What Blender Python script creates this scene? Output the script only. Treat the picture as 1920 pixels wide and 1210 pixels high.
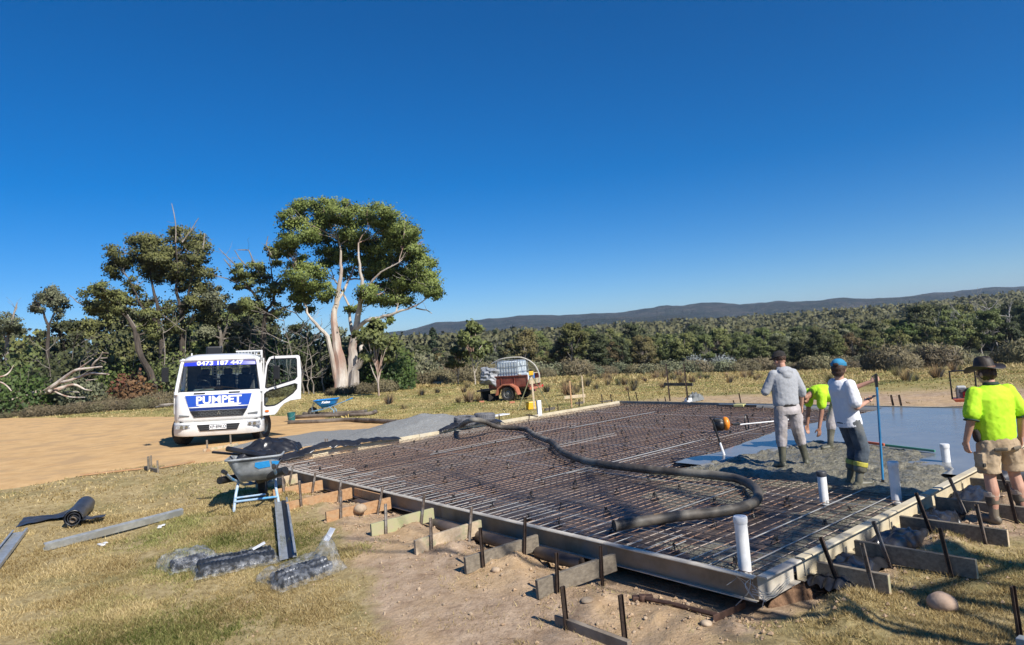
import bpy, bmesh, math, random
import numpy as np
from mathutils import Vector, Matrix, Euler
random.seed(7); RNG = np.random.default_rng(7)
scene = bpy.context.scene
for o in list(bpy.data.objects): bpy.data.objects.remove(o)
COL = scene.collection

# ------------------------------------------------------------------ camera, sky, sun, exposure
F = 1300.0; CX = 960.0; CY = 560.0; H = 2.15
_rho = math.atan(.077); _p = math.atan(85 / 1300.0)
_f = np.array([0, math.cos(_p), math.sin(_p)])
_r0 = np.array([1., 0, 0]); _u0 = np.array([0, -math.sin(_p), math.cos(_p)])
_r = math.cos(_rho) * _r0 - math.sin(_rho) * _u0
_u = math.sin(_rho) * _r0 + math.cos(_rho) * _u0
cd = bpy.data.cameras.new('camera'); cam = bpy.data.objects.new('camera', cd); COL.objects.link(cam)
cd.sensor_width = 36; cd.lens = F / 1920 * 36; cd.shift_y = -45 / 1920; cd.clip_start = .05; cd.clip_end = 20000
M = Matrix(((_r[0], _u[0], -_f[0], 0), (_r[1], _u[1], -_f[1], 0), (_r[2], _u[2], -_f[2], H), (0, 0, 0, 1)))
cam.matrix_world = M
scene.camera = cam

SUN_AZ = math.radians(-50); SUN_EL = math.radians(40)      # direction towards the sun, from +X anticlockwise
SDIR = Vector((math.cos(SUN_EL) * math.cos(SUN_AZ), math.cos(SUN_EL) * math.sin(SUN_AZ), math.sin(SUN_EL)))
world = bpy.data.worlds.new('World'); scene.world = world; world.use_nodes = True
nt = world.node_tree; nt.nodes.clear()
wo = nt.nodes.new('ShaderNodeOutputWorld'); bg = nt.nodes.new('ShaderNodeBackground')
sky = nt.nodes.new('ShaderNodeTexSky'); sky.sky_type = 'NISHITA'; sky.sun_disc = False
sky.sun_elevation = SUN_EL
sky.sun_rotation = math.radians(90) - SUN_AZ               # rotation is clockwise from +Y
sky.altitude = 900; sky.air_density = .9; sky.dust_density = 0.0; sky.ozone_density = 6.0
hs = nt.nodes.new('ShaderNodeHueSaturation'); hs.inputs['Hue'].default_value = .504; hs.inputs['Saturation'].default_value = 1.36; hs.inputs['Value'].default_value = 1.0
bg.inputs['Strength'].default_value = 0.086
nt.links.new(sky.outputs[0], hs.inputs['Color']); nt.links.new(hs.outputs[0], bg.inputs[0]); nt.links.new(bg.outputs[0], wo.inputs[0])
sl = bpy.data.lights.new('sun', 'SUN'); sl.energy = 4.8; sl.angle = math.radians(.53); sl.color = (1, .95, .87)
so = bpy.data.objects.new('sun', sl); COL.objects.link(so); so.rotation_euler = SDIR.to_track_quat('Z', 'Y').to_euler(); so.location = (20, -25, 30)
vs = scene.view_settings; scene.display_settings.display_device = 'sRGB'
vs.view_transform = 'Standard'; vs.look = 'None'; vs.exposure = 0.44; vs.gamma = 1.0; vs.use_curve_mapping = False
scene.render.engine = 'CYCLES'
scene.cycles.max_bounces = 6; scene.cycles.transparent_max_bounces = 12

# ------------------------------------------------------------------ helpers
def ray(x, y): return _f + (x - CX) / F * _r - (y - CY) / F * _u
def P(x, y, z=0.0):
    """point of the horizontal plane at height z that the photograph shows at pixel x, y"""
    d = ray(x, y); t = (z - H) / d[2]
    return Vector((d[0] * t, d[1] * t, z))
def hy(x): return 645 - .077 * (x - 960)
def at(x, Y):
    """ground position (x, y) at depth Y under picture column x"""
    d = ray(x, hy(x)); return d[0] / d[1] * Y, Y

def prop(o, label=None, cat=None, group=None, kind=None):
    if label: o['label'] = label
    if cat: o['category'] = cat
    if group: o['group'] = group
    if kind: o['kind'] = kind
    return o
def empty(name, loc=(0, 0, 0), rz=0.0, label=None, cat=None, group=None, rot=None):
    o = bpy.data.objects.new(name, None); COL.objects.link(o); o.location = loc
    o.rotation_euler = rot if rot is not None else (0, 0, rz); o.empty_display_size = .2
    return prop(o, label, cat, group)
def dup(root, loc=None, rz=None, label=None, group=None, scale=None):
    c = root.copy(); COL.objects.link(c)
    if loc is not None: c.location = loc
    if rz is not None: c.rotation_euler = (root.rotation_euler[0], root.rotation_euler[1], rz)
    if scale is not None: c.scale = scale
    if label: c['label'] = label
    if group: c['group'] = group
    for ch in list(root.children):
        k = ch.copy(); COL.objects.link(k); k.parent = c
        for g in list(ch.children):
            q = g.copy(); COL.objects.link(q); q.parent = k
    return c

class MB:
    def __init__(s): s.v = []; s.f = []; s.m = []; s.n = 0
    def add(s, vs, fs, mi=0):
        b = len(s.v); s.v += [tuple(v) for v in vs]; s.f += [tuple(i + b for i in f) for f in fs]; s.m += [mi] * len(fs); return s
    def box(s, c, size, R=None, mi=0):
        hx, hy_, hz = [k / 2 for k in size]; c = Vector(c)
        vs = [Vector((x * hx, y * hy_, z * hz)) for x in (-1, 1) for y in (-1, 1) for z in (-1, 1)]
        if R is not None: vs = [R @ v for v in vs]
        return s.add([v + c for v in vs], [(0, 1, 3, 2), (4, 6, 7, 5), (0, 4, 5, 1), (2, 3, 7, 6), (0, 2, 6, 4), (1, 5, 7, 3)], mi)
    def beam(s, a, b, w, h, up=(0, 0, 1), mi=0):
        a = Vector(a); b = Vector(b); d = (b - a); L = d.length; d.normalize(); up = Vector(up)
        x = d.cross(up)
        if x.length < 1e-4: x = d.cross(Vector((0, 1, 0)))
        x.normalize(); z = x.cross(d)
        R = Matrix((x, d, z)).transposed()
        return s.box((a + b) / 2, (w, L, h), R, mi)
    def tube(s, pts, r, n=8, cap=True, mi=0):
        pts = [Vector(p) for p in pts]; m = len(pts)
        rs = r if isinstance(r, (list, tuple)) else [r] * m
        rings = []; prev = None
        for i, p in enumerate(pts):
            d = (pts[min(i + 1, m - 1)] - pts[max(i - 1, 0)]).normalized()
            if prev is None:
                x = d.orthogonal().normalized()
            else:
                x = (prev - d * prev.dot(d)); x = x.normalized() if x.length > 1e-6 else d.orthogonal().normalized()
            prev = x; y = d.cross(x)
            rings.append([p + (x * math.cos(a) + y * math.sin(a)) * rs[i] for a in [2 * math.pi * k / n for k in range(n)]])
        return s.loft(rings, cap, mi)
    def loft(s, rings, cap=True, mi=0, closed=True):
        n = len(rings[0]); vs = [v for r in rings for v in r]; fs = []
        for i in range(len(rings) - 1):
            for k in range(n if closed else n - 1):
                k2 = (k + 1) % n
                fs.append((i * n + k, i * n + k2, (i + 1) * n + k2, (i + 1) * n + k))
        if cap: fs.append(tuple(range(n))[::-1]); fs.append(tuple((len(rings) - 1) * n + k for k in range(n)))
        return s.add(vs, fs, mi)
    def lathe(s, prof, c=(0, 0, 0), n=16, axis='Z', cap=True, mi=0):
        rings = []
        for r, z in prof:
            ring = []
            for k in range(n):
                a = 2 * math.pi * k / n; x, y = r * math.cos(a), r * math.sin(a)
                p = (x, y, z) if axis == 'Z' else ((z, x, y) if axis == 'X' else (y, z, x))
                ring.append(Vector(c) + Vector(p))
            rings.append(ring)
        return s.loft(rings, cap, mi)
    def prism(s, poly, o, ex, ey, th, mi=0):
        """flat polygon (list of 2-D points) in the frame o, ex, ey, given a thickness th along ex x ey"""
        o = Vector(o); ex = Vector(ex); ey = Vector(ey); nz = ex.cross(ey).normalized() * th
        a = [o + ex * u + ey * v for u, v in poly]; n = len(a)
        fs = [tuple(range(n))[::-1], tuple(range(n, 2 * n))] + [(i, (i + 1) % n, (i + 1) % n + n, i + n) for i in range(n)]
        return s.add(a + [p + nz for p in a], fs, mi)
    def build(s, name, mats, parent=None, smooth=False, bevel=0, label=None, cat=None, group=None, kind=None, sub=0, seg=2):
        me = bpy.data.meshes.new(name); me.from_pydata([tuple(v) for v in s.v], [], s.f); me.update()
        if not isinstance(mats, (list, tuple)): mats = [mats]
        for m in mats: me.materials.append(m)
        if len(mats) > 1: me.polygons.foreach_set('material_index', s.m)
        bm = bmesh.new(); bm.from_mesh(me); bmesh.ops.recalc_face_normals(bm, faces=bm.faces); bm.to_mesh(me); bm.free()
        if smooth: me.polygons.foreach_set('use_smooth', [True] * len(me.polygons))
        o = bpy.data.objects.new(name, me); COL.objects.link(o)
        if parent is not None: o.parent = parent
        if bevel:
            b = o.modifiers.new('bevel', 'BEVEL'); b.width = bevel; b.segments = seg; b.limit_method = 'ANGLE'; b.angle_limit = math.radians(35)
        if sub:
            b = o.modifiers.new('sub', 'SUBSURF'); b.levels = sub; b.render_levels = sub
        if smooth and not sub:
            try: me.set_sharp_from_angle(angle=math.radians(40))
            except Exception: pass
        return prop(o, label, cat, group, kind)

def npmesh(name, V, Fq, mats, parent=None, smooth=False, attrs=None, mi=None):
    """fast mesh from numpy arrays: V (n,3), Fq (m,k) with k = 3 or 4"""
    me = bpy.data.meshes.new(name); k = Fq.shape[1]
    me.vertices.add(len(V)); me.vertices.foreach_set('co', V.astype(np.float32).ravel())
    me.loops.add(Fq.size); me.loops.foreach_set('vertex_index', Fq.astype(np.int32).ravel())
    me.polygons.add(len(Fq)); me.polygons.foreach_set('loop_start', np.arange(len(Fq), dtype=np.int32) * k)
    try: me.polygons.foreach_set('loop_total', np.full(len(Fq), k, dtype=np.int32))
    except Exception: pass
    if not isinstance(mats, (list, tuple)): mats = [mats]
    for m in mats: me.materials.append(m)
    if mi is not None: me.polygons.foreach_set('material_index', mi.astype(np.int32))
    me.polygons.foreach_set('use_smooth', np.full(len(Fq), smooth))
    for an, (dom, arr) in (attrs or {}).items():
        if dom == 'VEC':
            a = me.attributes.new(an, 'FLOAT_VECTOR', 'POINT'); a.data.foreach_set('vector', arr.astype(np.float32).ravel()); continue
        a = me.attributes.new(an, 'FLOAT', dom); a.data.foreach_set('value', arr.astype(np.float32))
    me.update(calc_edges=True); me.validate()
    o = bpy.data.objects.new(name, me); COL.objects.link(o)
    if parent is not None: o.parent = parent
    return o

# value noise in numpy
_perm = np.random.default_rng(3).random((64, 64))
def vnoise(x, y, s=1.0, seed=0):
    x = np.asarray(x) / s + seed * 17.3; y = np.asarray(y) / s + seed * 5.7
    xi = np.floor(x).astype(int); yi = np.floor(y).astype(int); fx = x - xi; fy = y - yi
    fx = fx * fx * (3 - 2 * fx); fy = fy * fy * (3 - 2 * fy)
    g = lambda a, b: _perm[a % 64, b % 64]
    return (g(xi, yi) * (1 - fx) + g(xi + 1, yi) * fx) * (1 - fy) + (g(xi, yi + 1) * (1 - fx) + g(xi + 1, yi + 1) * fx) * fy
def fbm(x, y, s=1.0, o=4, seed=0):
    t = 0; a = .5; n = 0
    for i in range(o): t = t + a * vnoise(x, y, s / 2 ** i, seed + i); n += a; a *= .5
    return t / n
def sstep(a, b, x):
    t = np.clip((x - a) / (b - a), 0, 1); return t * t * (3 - 2 * t)
def polydist(px, py, poly):
    """signed distance to a polygon, positive inside"""
    poly = np.array([(p[0], p[1]) for p in poly]); n = len(poly)
    inside = np.zeros(px.shape, bool); dmin = np.full(px.shape, 1e9)
    for i in range(n):
        a = poly[i]; b = poly[(i + 1) % n]
        dx, dy = b - a; L = dx * dx + dy * dy + 1e-12
        t = np.clip(((px - a[0]) * dx + (py - a[1]) * dy) / L, 0, 1)
        dmin = np.minimum(dmin, np.hypot(px - a[0] - t * dx, py - a[1] - t * dy))
        c = ((a[1] > py) != (b[1] > py)) & (px < (b[0] - a[0]) * (py - a[1]) / (b[1] - a[1] + 1e-12) + a[0])
        inside ^= c
    return np.where(inside, dmin, -dmin)

# ------------------------------------------------------------------ materials
MATS = {}
def N(nt, t, **kw):
    n = nt.nodes.new(t)
    for k, v in kw.items():
        if k in n.inputs: n.inputs[k].default_value = v
        else: setattr(n, k, v)
    return n
def mat(name, c1, c2=None, rough=.6, metal=0., scale=8., bump=0., bscale=None, c3=None, spec=.5, stretch=None, detail=6, coat=0., trans=0., alpha=1., emis=None, lo=.35, hi=.65, rnd=0., ior=None, rvar=0., sheen=0.):
    """procedural surface: two or three colours mottled by noise, fine relief, optional per-object variation"""
    if name in MATS: return MATS[name]
    m = bpy.data.materials.new(name); m.use_nodes = True; nt = m.node_tree; nt.nodes.clear()
    out = N(nt, 'ShaderNodeOutputMaterial'); b = N(nt, 'ShaderNodeBsdfPrincipled')
    L = nt.links.new; L(b.outputs[0], out.inputs[0])
    b.inputs['Roughness'].default_value = rough; b.inputs['Metallic'].default_value = metal
    b.inputs['Specular IOR Level'].default_value = spec
    b.inputs['Coat Weight'].default_value = coat; b.inputs['Coat Roughness'].default_value = .08
    b.inputs['Transmission Weight'].default_value = trans; b.inputs['Alpha'].default_value = alpha
    if ior: b.inputs['IOR'].default_value = ior
    if sheen: b.inputs['Sheen Weight'].default_value = sheen
    tc = N(nt, 'ShaderNodeTexCoord'); mp = N(nt, 'ShaderNodeMapping'); L(tc.outputs['Object'], mp.inputs[0])
    if stretch: mp.inputs['Scale'].default_value = stretch
    if rnd or True:
        oi = N(nt, 'ShaderNodeObjectInfo'); ml = N(nt, 'ShaderNodeMath', operation='MULTIPLY'); ml.inputs[1].default_value = 37.0
        L(oi.outputs['Random'], ml.inputs[0]); cb = N(nt, 'ShaderNodeCombineXYZ'); L(ml.outputs[0], cb.inputs[0]); L(ml.outputs[0], cb.inputs[1]); L(cb.outputs[0], mp.inputs['Location'])
    col = None
    if c2 is not None:
        nz = N(nt, 'ShaderNodeTexNoise'); nz.inputs['Scale'].default_value = scale; nz.inputs['Detail'].default_value = detail; nz.inputs['Roughness'].default_value = .65
        L(mp.outputs[0], nz.inputs['Vector'])
        cr = N(nt, 'ShaderNodeValToRGB'); L(nz.outputs[0], cr.inputs[0])
        cr.color_ramp.elements[0].position = lo; cr.color_ramp.elements[1].position = hi
        cr.color_ramp.elements[0].color = (*c1, 1); cr.color_ramp.elements[1].color = (*c2, 1)
        col = cr.outputs[0]
        if c3 is not None:
            n2 = N(nt, 'ShaderNodeTexNoise'); n2.inputs['Scale'].default_value = scale * .37; n2.inputs['Detail'].default_value = 5
            L(mp.outputs[0], n2.inputs['Vector'])
            c2r = N(nt, 'ShaderNodeValToRGB'); L(n2.outputs[0], c2r.inputs[0]); c2r.color_ramp.elements[0].position = .5; c2r.color_ramp.elements[1].position = .62
            mx = N(nt, 'ShaderNodeMix', data_type='RGBA'); L(c2r.outputs[0], mx.inputs[0]); L(col, mx.inputs[6]); mx.inputs[7].default_value = (*c3, 1); col = mx.outputs[2]
        if rvar:
            mr = N(nt, 'ShaderNodeMapRange'); L(nz.outputs[0], mr.inputs[0]); mr.inputs[3].default_value = max(0, rough - rvar); mr.inputs[4].default_value = min(1, rough + rvar); L(mr.outputs[0], b.inputs['Roughness'])
    if rnd:
        h = N(nt, 'ShaderNodeHueSaturation')
        mr = N(nt, 'ShaderNodeMapRange'); L(oi.outputs['Random'], mr.inputs[0]); mr.inputs[3].default_value = 1 - rnd; mr.inputs[4].default_value = 1 + rnd
        L(mr.outputs[0], h.inputs['Value'])
        if col is not None: L(col, h.inputs['Color'])
        else: h.inputs['Color'].default_value = (*c1, 1)
        col = h.outputs[0]
    if col is not None: L(col, b.inputs['Base Color'])
    else: b.inputs['Base Color'].default_value = (*c1, 1)
    if bump:
        nb = N(nt, 'ShaderNodeTexNoise'); nb.inputs['Scale'].default_value = bscale or scale * 3; nb.inputs['Detail'].default_value = 5
        L(mp.outputs[0], nb.inputs['Vector'])
        bp = N(nt, 'ShaderNodeBump'); bp.inputs['Strength'].default_value = 1; bp.inputs['Distance'].default_value = bump
        L(nb.outputs[0], bp.inputs['Height']); L(bp.outputs[0], b.inputs['Normal'])
    if emis: b.inputs['Emission Color'].default_value = (*emis[:3], 1); b.inputs['Emission Strength'].default_value = emis[3]
    MATS[name] = m; return m

# slab frame: origin at the near corner, e1 along the front form towards the wheelbarrow, e2 along the right-hand form
A0 = Vector((1.92, 6.13, 0)); E1 = Vector((math.cos(math.radians(129.8)), math.sin(math.radians(129.8)), 0)); E2 = Vector((math.cos(math.radians(39.8)), math.sin(math.radians(39.8)), 0))
LS, LT = 12.2, 11.95
def S(s, t, z=0.0): return A0 + E1 * s + E2 * t + Vector((0, 0, z))
def st(x, y): dx = x - A0.x; dy = y - A0.y; return dx * E1.x + dy * E1.y, dx * E2.x + dy * E2.y
ANG1 = math.atan2(E1.y, E1.x); ANG2 = math.atan2(E2.y, E2.x)

# ------------------------------------------------------------------ terrain height
_kx = np.array([-900, 0, 560, 850, 1100, 1400, 1650, 1900, 2600])
_kaz = np.array([math.atan2(*at(k, 1.0)) for k in _kx])
_ze = H - np.array([2.4, 2.4, 2.6, 3.6, 5.3, 7.4, 8.7, 9.5, 9.8])
_re = np.array([57, 57, 57, 75, 100, 110, 115, 115, 115.])
_zv = _ze - np.array([.3, .3, .8, 2, 3, 3, 2.5, 1.5, 1])
_zh = H + np.array([12, 12, 14, 16, 18, 15, 14, 20, 26]) / 1300 * 600 - 9
_zr = H + np.array([30, 30, 30, 50, 49, 32, 20, 20, 20]) / 1300 * 3000
_rpx = np.array([-900, 560, 730, 800, 870, 950, 1000, 1090, 1180, 1300, 1420, 1470, 1520, 1560, 1650, 1720, 2600])
_rh = np.array([20, 22, 36, 44, 50, 47, 48, 45, 45, 38, 33, 37, 33, 32, 31, 27, 20])
_raz = np.array([math.atan2(*at(k, 1.0)) for k in _rpx])
def terrain(x, y):
    x = np.asarray(x, float); y = np.asarray(y, float)
    az = np.arctan2(x, y); r = np.hypot(x, y); d = r * np.maximum(np.cos(az), .62)
    azc = np.clip(az, _kaz[0], _kaz[-1])
    s, t = st(x, y)
    # near site levels
    front = -.28 + .12 * sstep(1.0, 12.0, s)
    zn = np.where(t < 0, front, front * (1 - sstep(0, 9, t)) + -.16 * sstep(0, 9, t))
    side = -.25 + .08 * sstep(0, 10, t)
    w = sstep(-.6, .3, s); zn = zn * w + side * (1 - w)
    zn = zn * (1 - sstep(11.6, 13.2, s)) + (-.045) * sstep(11.6, 13.2, s)
    zn = zn - .12 * sstep(-.9, -3.5, t) * (1 - sstep(9, 13, s))
    zn = zn - .14 * sstep(.10, .9, np.minimum(np.minimum(s, t), np.minimum(LS - s, LT - t)))
    # trench just outside the front and right forms
    dfo = np.where((s > -.3) & (s < LS), np.maximum(-t, 0), 9.); dfr = np.where((t > -.2) & (t < LT), np.maximum(-s, 0), 9.)
    dd = np.minimum(dfo, dfr)
    trench = np.exp(-((dd - .05) / .30) ** 2) * .09
    far = sstep(14, 26, d)
    zn = zn - trench * (s < 11.5)
    z24 = -.2
    ze = np.interp(azc, _kaz, _ze); re = np.interp(azc, _kaz, _re); zv = np.interp(azc, _kaz, _zv); zh = np.interp(azc, _kaz, _zh)
    zr = H + np.interp(az, _raz, _rh) / 1300 * 3000
    zr = zr + (fbm(az * 900, r * .02, 40, 4, 5) - .5) * 22
    z = np.where(d < 24, z24, np.where(d < re, z24 + (ze - z24) * (d - 24) / np.maximum(re - 24, 1),
        np.where(d < re * 1.6, ze + (zv - ze) * sstep(0, 1, (d - re) / (re * .6)),
        np.where(d < 600, zv + (zh - zv) * sstep(0, 1, (d - re * 1.6) / (600 - re * 1.6)),
        np.where(d < 1100, zh - 14 * sstep(600, 1100, d),
        np.where(d < 3000, zh - 14 + (zr - zh + 14) * sstep(1100, 3000, d), zr - 30 * sstep(3000, 4500, d)))))))
    z = zn * (1 - far) + z * far
    # relief
    inslab = (s > -.02) & (t > -.02) & (s < LS) & (t < LT)
    road = (s > 12.4)
    amp = np.where(inslab, 0, np.where(road & (d < 40), .012, .035))
    rel = (fbm(x, y, 1.1, 5, 1) - .5) * 2 * amp
    lump = np.maximum(0, fbm(x, y, .34, 4, 9) - .47) * .34 * sstep(.0, .25, dd) * (1 - sstep(.5, 1.3, dd))
    z = z + rel + np.where(inslab | road, 0, lump) + (fbm(x, y, 60, 4, 2) - .5) * np.clip((d - 60) / 200, 0, 1) * 6 * (d < 1200)
    z = z + np.where((d > 900) & (d < 3000), (fbm(x, y, 420, 5, 4) - .5) * 95 * sstep(900, 1800, d) * (1 - sstep(2500, 3000, d)), 0)
    return z
def tz(x, y): return float(terrain(np.array([x]), np.array([y]))[0])
def G(px, py, dz=0.0):
    """ground point seen at a pixel (iterated onto the terrain)"""
    z = -.2
    for _ in range(12):
        p = P(px, py, z); z = tz(p.x, p.y)
    p = P(px, py, z); p.z = z + dz; return p
# ================================================================== GROUND
def ground_material():
    m = bpy.data.materials.new('ground_mix'); m.use_nodes = True; nt = m.node_tree; nt.nodes.clear(); L = nt.links.new
    out = N(nt, 'ShaderNodeOutputMaterial'); b = N(nt, 'ShaderNodeBsdfPrincipled'); L(b.outputs[0], out.inputs[0])
    b.inputs['Roughness'].default_value = .95; b.inputs['Specular IOR Level'].default_value = .15
    geo = N(nt, 'ShaderNodeNewGeometry')
    def noise(s, d=6, r=.6, st=None):
        n = N(nt, 'ShaderNodeTexNoise'); n.inputs['Scale'].default_value = s; n.inputs['Detail'].default_value = d; n.inputs['Roughness'].default_value = r
        if st:
            mp = N(nt, 'ShaderNodeMapping'); mp.inputs['Scale'].default_value = st; L(geo.outputs['Position'], mp.inputs[0]); L(mp.outputs[0], n.inputs['Vector'])
        else: L(geo.outputs['Position'], n.inputs['Vector'])
        return n.outputs[0]
    def ramp(v, stops):
        r = N(nt, 'ShaderNodeValToRGB'); L(v, r.inputs[0]); e = r.color_ramp.elements
        while len(e) < len(stops): e.new(.5)
        for i, (p, c) in enumerate(stops): e[i].position = p; e[i].color = (*c, 1)
        return r.outputs[0]
    def mix(f, a, c):
        x = N(nt, 'ShaderNodeMix', data_type='RGBA'); L(f, x.inputs[0]); L(a, x.inputs[6]); L(c, x.inputs[7]); return x.outputs[2]
    def attr(n): a = N(nt, 'ShaderNodeAttribute'); a.attribute_name = n; return a.outputs['Fac']
    def edge(a, n, k=.5, w=.12):   # attribute broken up by noise
        s1 = N(nt, 'ShaderNodeMath', operation='SUBTRACT'); L(n, s1.inputs[0]); s1.inputs[1].default_value = .5
        s2 = N(nt, 'ShaderNodeMath', operation='MULTIPLY_ADD'); L(s1.outputs[0], s2.inputs[0]); s2.inputs[1].default_value = k * 2; L(a, s2.inputs[2])
        r = N(nt, 'ShaderNodeMapRange'); L(s2.outputs[0], r.inputs[0]); r.inputs[1].default_value = .5 - w; r.inputs[2].default_value = .5 + w; return r.outputs[0]
    straw = ramp(noise(9, 8, .7), [(.3, (.21, .155, .07)), (.5, (.38, .29, .14)), (.72, (.56, .45, .25))])
    green = ramp(noise(12, 8, .7), [(.3, (.08, .09, .028)), (.6, (.20, .19, .07)), (.8, (.30, .26, .11))])
    gmask = ramp(noise(.75, 6, .62), [(.50, (0, 0, 0)), (.66, (.6, .6, .6))])
    grass = mix(gmask, straw, green)
    dirt = ramp(noise(5, 9, .72), [(.3, (.24, .16, .10)), (.48, (.40, .285, .19)), (.62, (.52, .385, .265)), (.8, (.66, .51, .36))])
    sandy = ramp(noise(7, 8, .7), [(.3, (.42, .27, .13)), (.6, (.60, .42, .23)), (.8, (.70, .52, .31))])
    dirt = mix(ramp(noise(.9, 4, .5), [(.44, (0, 0, 0)), (.6, (.55, .55, .55))]), dirt, sandy)
    stones = N(nt, 'ShaderNodeTexVoronoi'); stones.inputs['Scale'].default_value = 30; L(geo.outputs['Position'], stones.inputs['Vector'])
    col = mix(edge(attr('bare'), noise(1.6, 7, .65), .45, .10), grass, dirt)
    # far paddock, wood floor and hills
    fieldc = ramp(noise(1.3, 7, .7, (.5, .5, 1)), [(.3, (.22, .19, .07)), (.45, (.36, .29, .11)), (.62, (.48, .37, .15)), (.8, (.32, .29, .11))])
    fieldc = mix(ramp(noise(.12, 5, .6), [(.42, (0, 0, 0)), (.62, (.8, .8, .8))]), fieldc, ramp(noise(3, 5), [(.3, (.10, .12, .035)), (.7, (.22, .22, .08))]))
    col = mix(attr('field'), col, fieldc)
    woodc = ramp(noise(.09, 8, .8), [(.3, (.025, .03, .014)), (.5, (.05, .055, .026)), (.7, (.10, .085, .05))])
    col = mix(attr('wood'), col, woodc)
    ridge = ramp(noise(.012, 9, .85), [(.42, (.022, .045, .03)), (.5, (.06, .085, .055)), (.58, (.17, .15, .115))])
    scat = N(nt, 'ShaderNodeTexVoronoi'); scat.inputs['Scale'].default_value = .07; L(geo.outputs['Position'], scat.inputs['Vector'])
    ridge = mix(ramp(scat.outputs['Distance'], [(.25, (0, 0, 0)), (.75, (.6, .6, .6))]), ridge, ramp(noise(.05, 4), [(.3, (.06, .05, .04)), (.7, (.10, .085, .07))]))
    col = mix(attr('ridge'), col, ridge)
    L(col, b.inputs['Base Color'])
    bp = N(nt, 'ShaderNodeBump'); bp.inputs['Distance'].default_value = .03; bp.inputs['Strength'].default_value = 1
    ad = N(nt, 'ShaderNodeMath', operation='MULTIPLY_ADD'); L(noise(22, 6, .75), ad.inputs[0]); ad.inputs[1].default_value = .8; L(noise(4, 5, .6), ad.inputs[2])
    L(ad.outputs[0], bp.inputs['Height'])
    bp2 = N(nt, 'ShaderNodeBump'); bp2.inputs['Distance'].default_value = 45; L(noise(.05, 6, .7), bp2.inputs['Height']); L(attr('ridge'), bp2.inputs['Strength']); L(bp.outputs[0], bp2.inputs['Normal'])
    L(bp2.outputs[0], b.inputs['Normal'])
    return m

BARE = [P(x, y, -.3) for x, y in [(425, 866), (470, 905), (545, 922), (600, 960), (650, 1010), (672, 1060), (690, 1120), (740, 1215), (1000, 1260), (1300, 1230), (1410, 1210), (1425, 1170), (1490, 1150), (1590, 1125), (1670, 1092), (1740, 1058), (1830, 1032), (1940, 1025)]] + \
       [S(-2.6, 7), S(-3, 12), S(3, 12), S(12.2, 9), S(12.2, 2)]
BARE2 = [P(x, y, -.2) for x, y in [(1180, 754), (1260, 738), (1420, 737), (1620, 733), (1760, 728), (2000, 730), (2300, 800), (1990, 800), (1900, 770), (1500, 765)]]
ROAD = [P(x, y, -.06) for x, y in [(-700, 1050), (-200, 950), (0, 918), (90, 905), (150, 893), (250, 878), (365, 869), (430, 862), (480, 872)]] + \
       [S(12.0, .3), S(12.35, 2), S(12.35, 9.3)] + [P(x, y, -.06) for x, y in [(870, 790), (800, 792), (700, 787), (640, 777), (560, 773), (450, 772), (330, 774), (150, 777), (0, 779), (-500, 800), (-1200, 850)]]
def mask(x, y, poly, w): return np.clip(.5 + polydist(x, y, poly) / w, 0, 1)

azs = np.concatenate([np.radians(np.arange(-49, 49, .25)), np.radians(np.arange(49, 311, 3.0))])
rr = [.4]
while rr[-1] < 30: rr.append(rr[-1] * 1.016)
while rr[-1] < 6500: rr.append(rr[-1] * 1.032)
rr = np.array(rr); na, nr = len(azs), len(rr)
AZ, RR = np.meshgrid(azs, rr, indexing='ij')
GX = (np.sin(AZ) * RR); GY = (np.cos(AZ) * RR)
GZ = terrain(GX, GY)
idx = np.arange(na * nr).reshape(na, nr); nxt = np.roll(idx, -1, axis=0)
quads = np.stack([idx[:, :-1], idx[:, 1:], nxt[:, 1:], nxt[:, :-1]], -1).reshape(-1, 4)
gv = np.stack([GX, GY, GZ], -1).reshape(-1, 3)
gx, gy = gv[:, 0], gv[:, 1]; gs_, gt_ = st(gx, gy)
bare = np.maximum(mask(gx, gy, BARE, 1.1), mask(gx, gy, BARE2, 4.0))
gd = np.hypot(gx, gy); ga = np.arctan2(gx, gy); gdd = gd * np.maximum(np.cos(ga), .62)
ree = np.interp(np.clip(ga, _kaz[0], _kaz[-1]), _kaz, _re)
fieldm = sstep(16, 24, gdd) * (1 - bare)
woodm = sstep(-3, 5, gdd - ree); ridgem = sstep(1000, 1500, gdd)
gq = quads[:, [0, 3, 2, 1]]
ground = npmesh('ground', gv, gq, ground_material(), smooth=True, attrs={'bare': ('POINT', bare), 'field': ('POINT', fieldm), 'wood': ('POINT', woodm), 'ridge': ('POINT', ridgem)})
cx_, cy_ = 0, 0
prop(ground, kind='structure')

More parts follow.
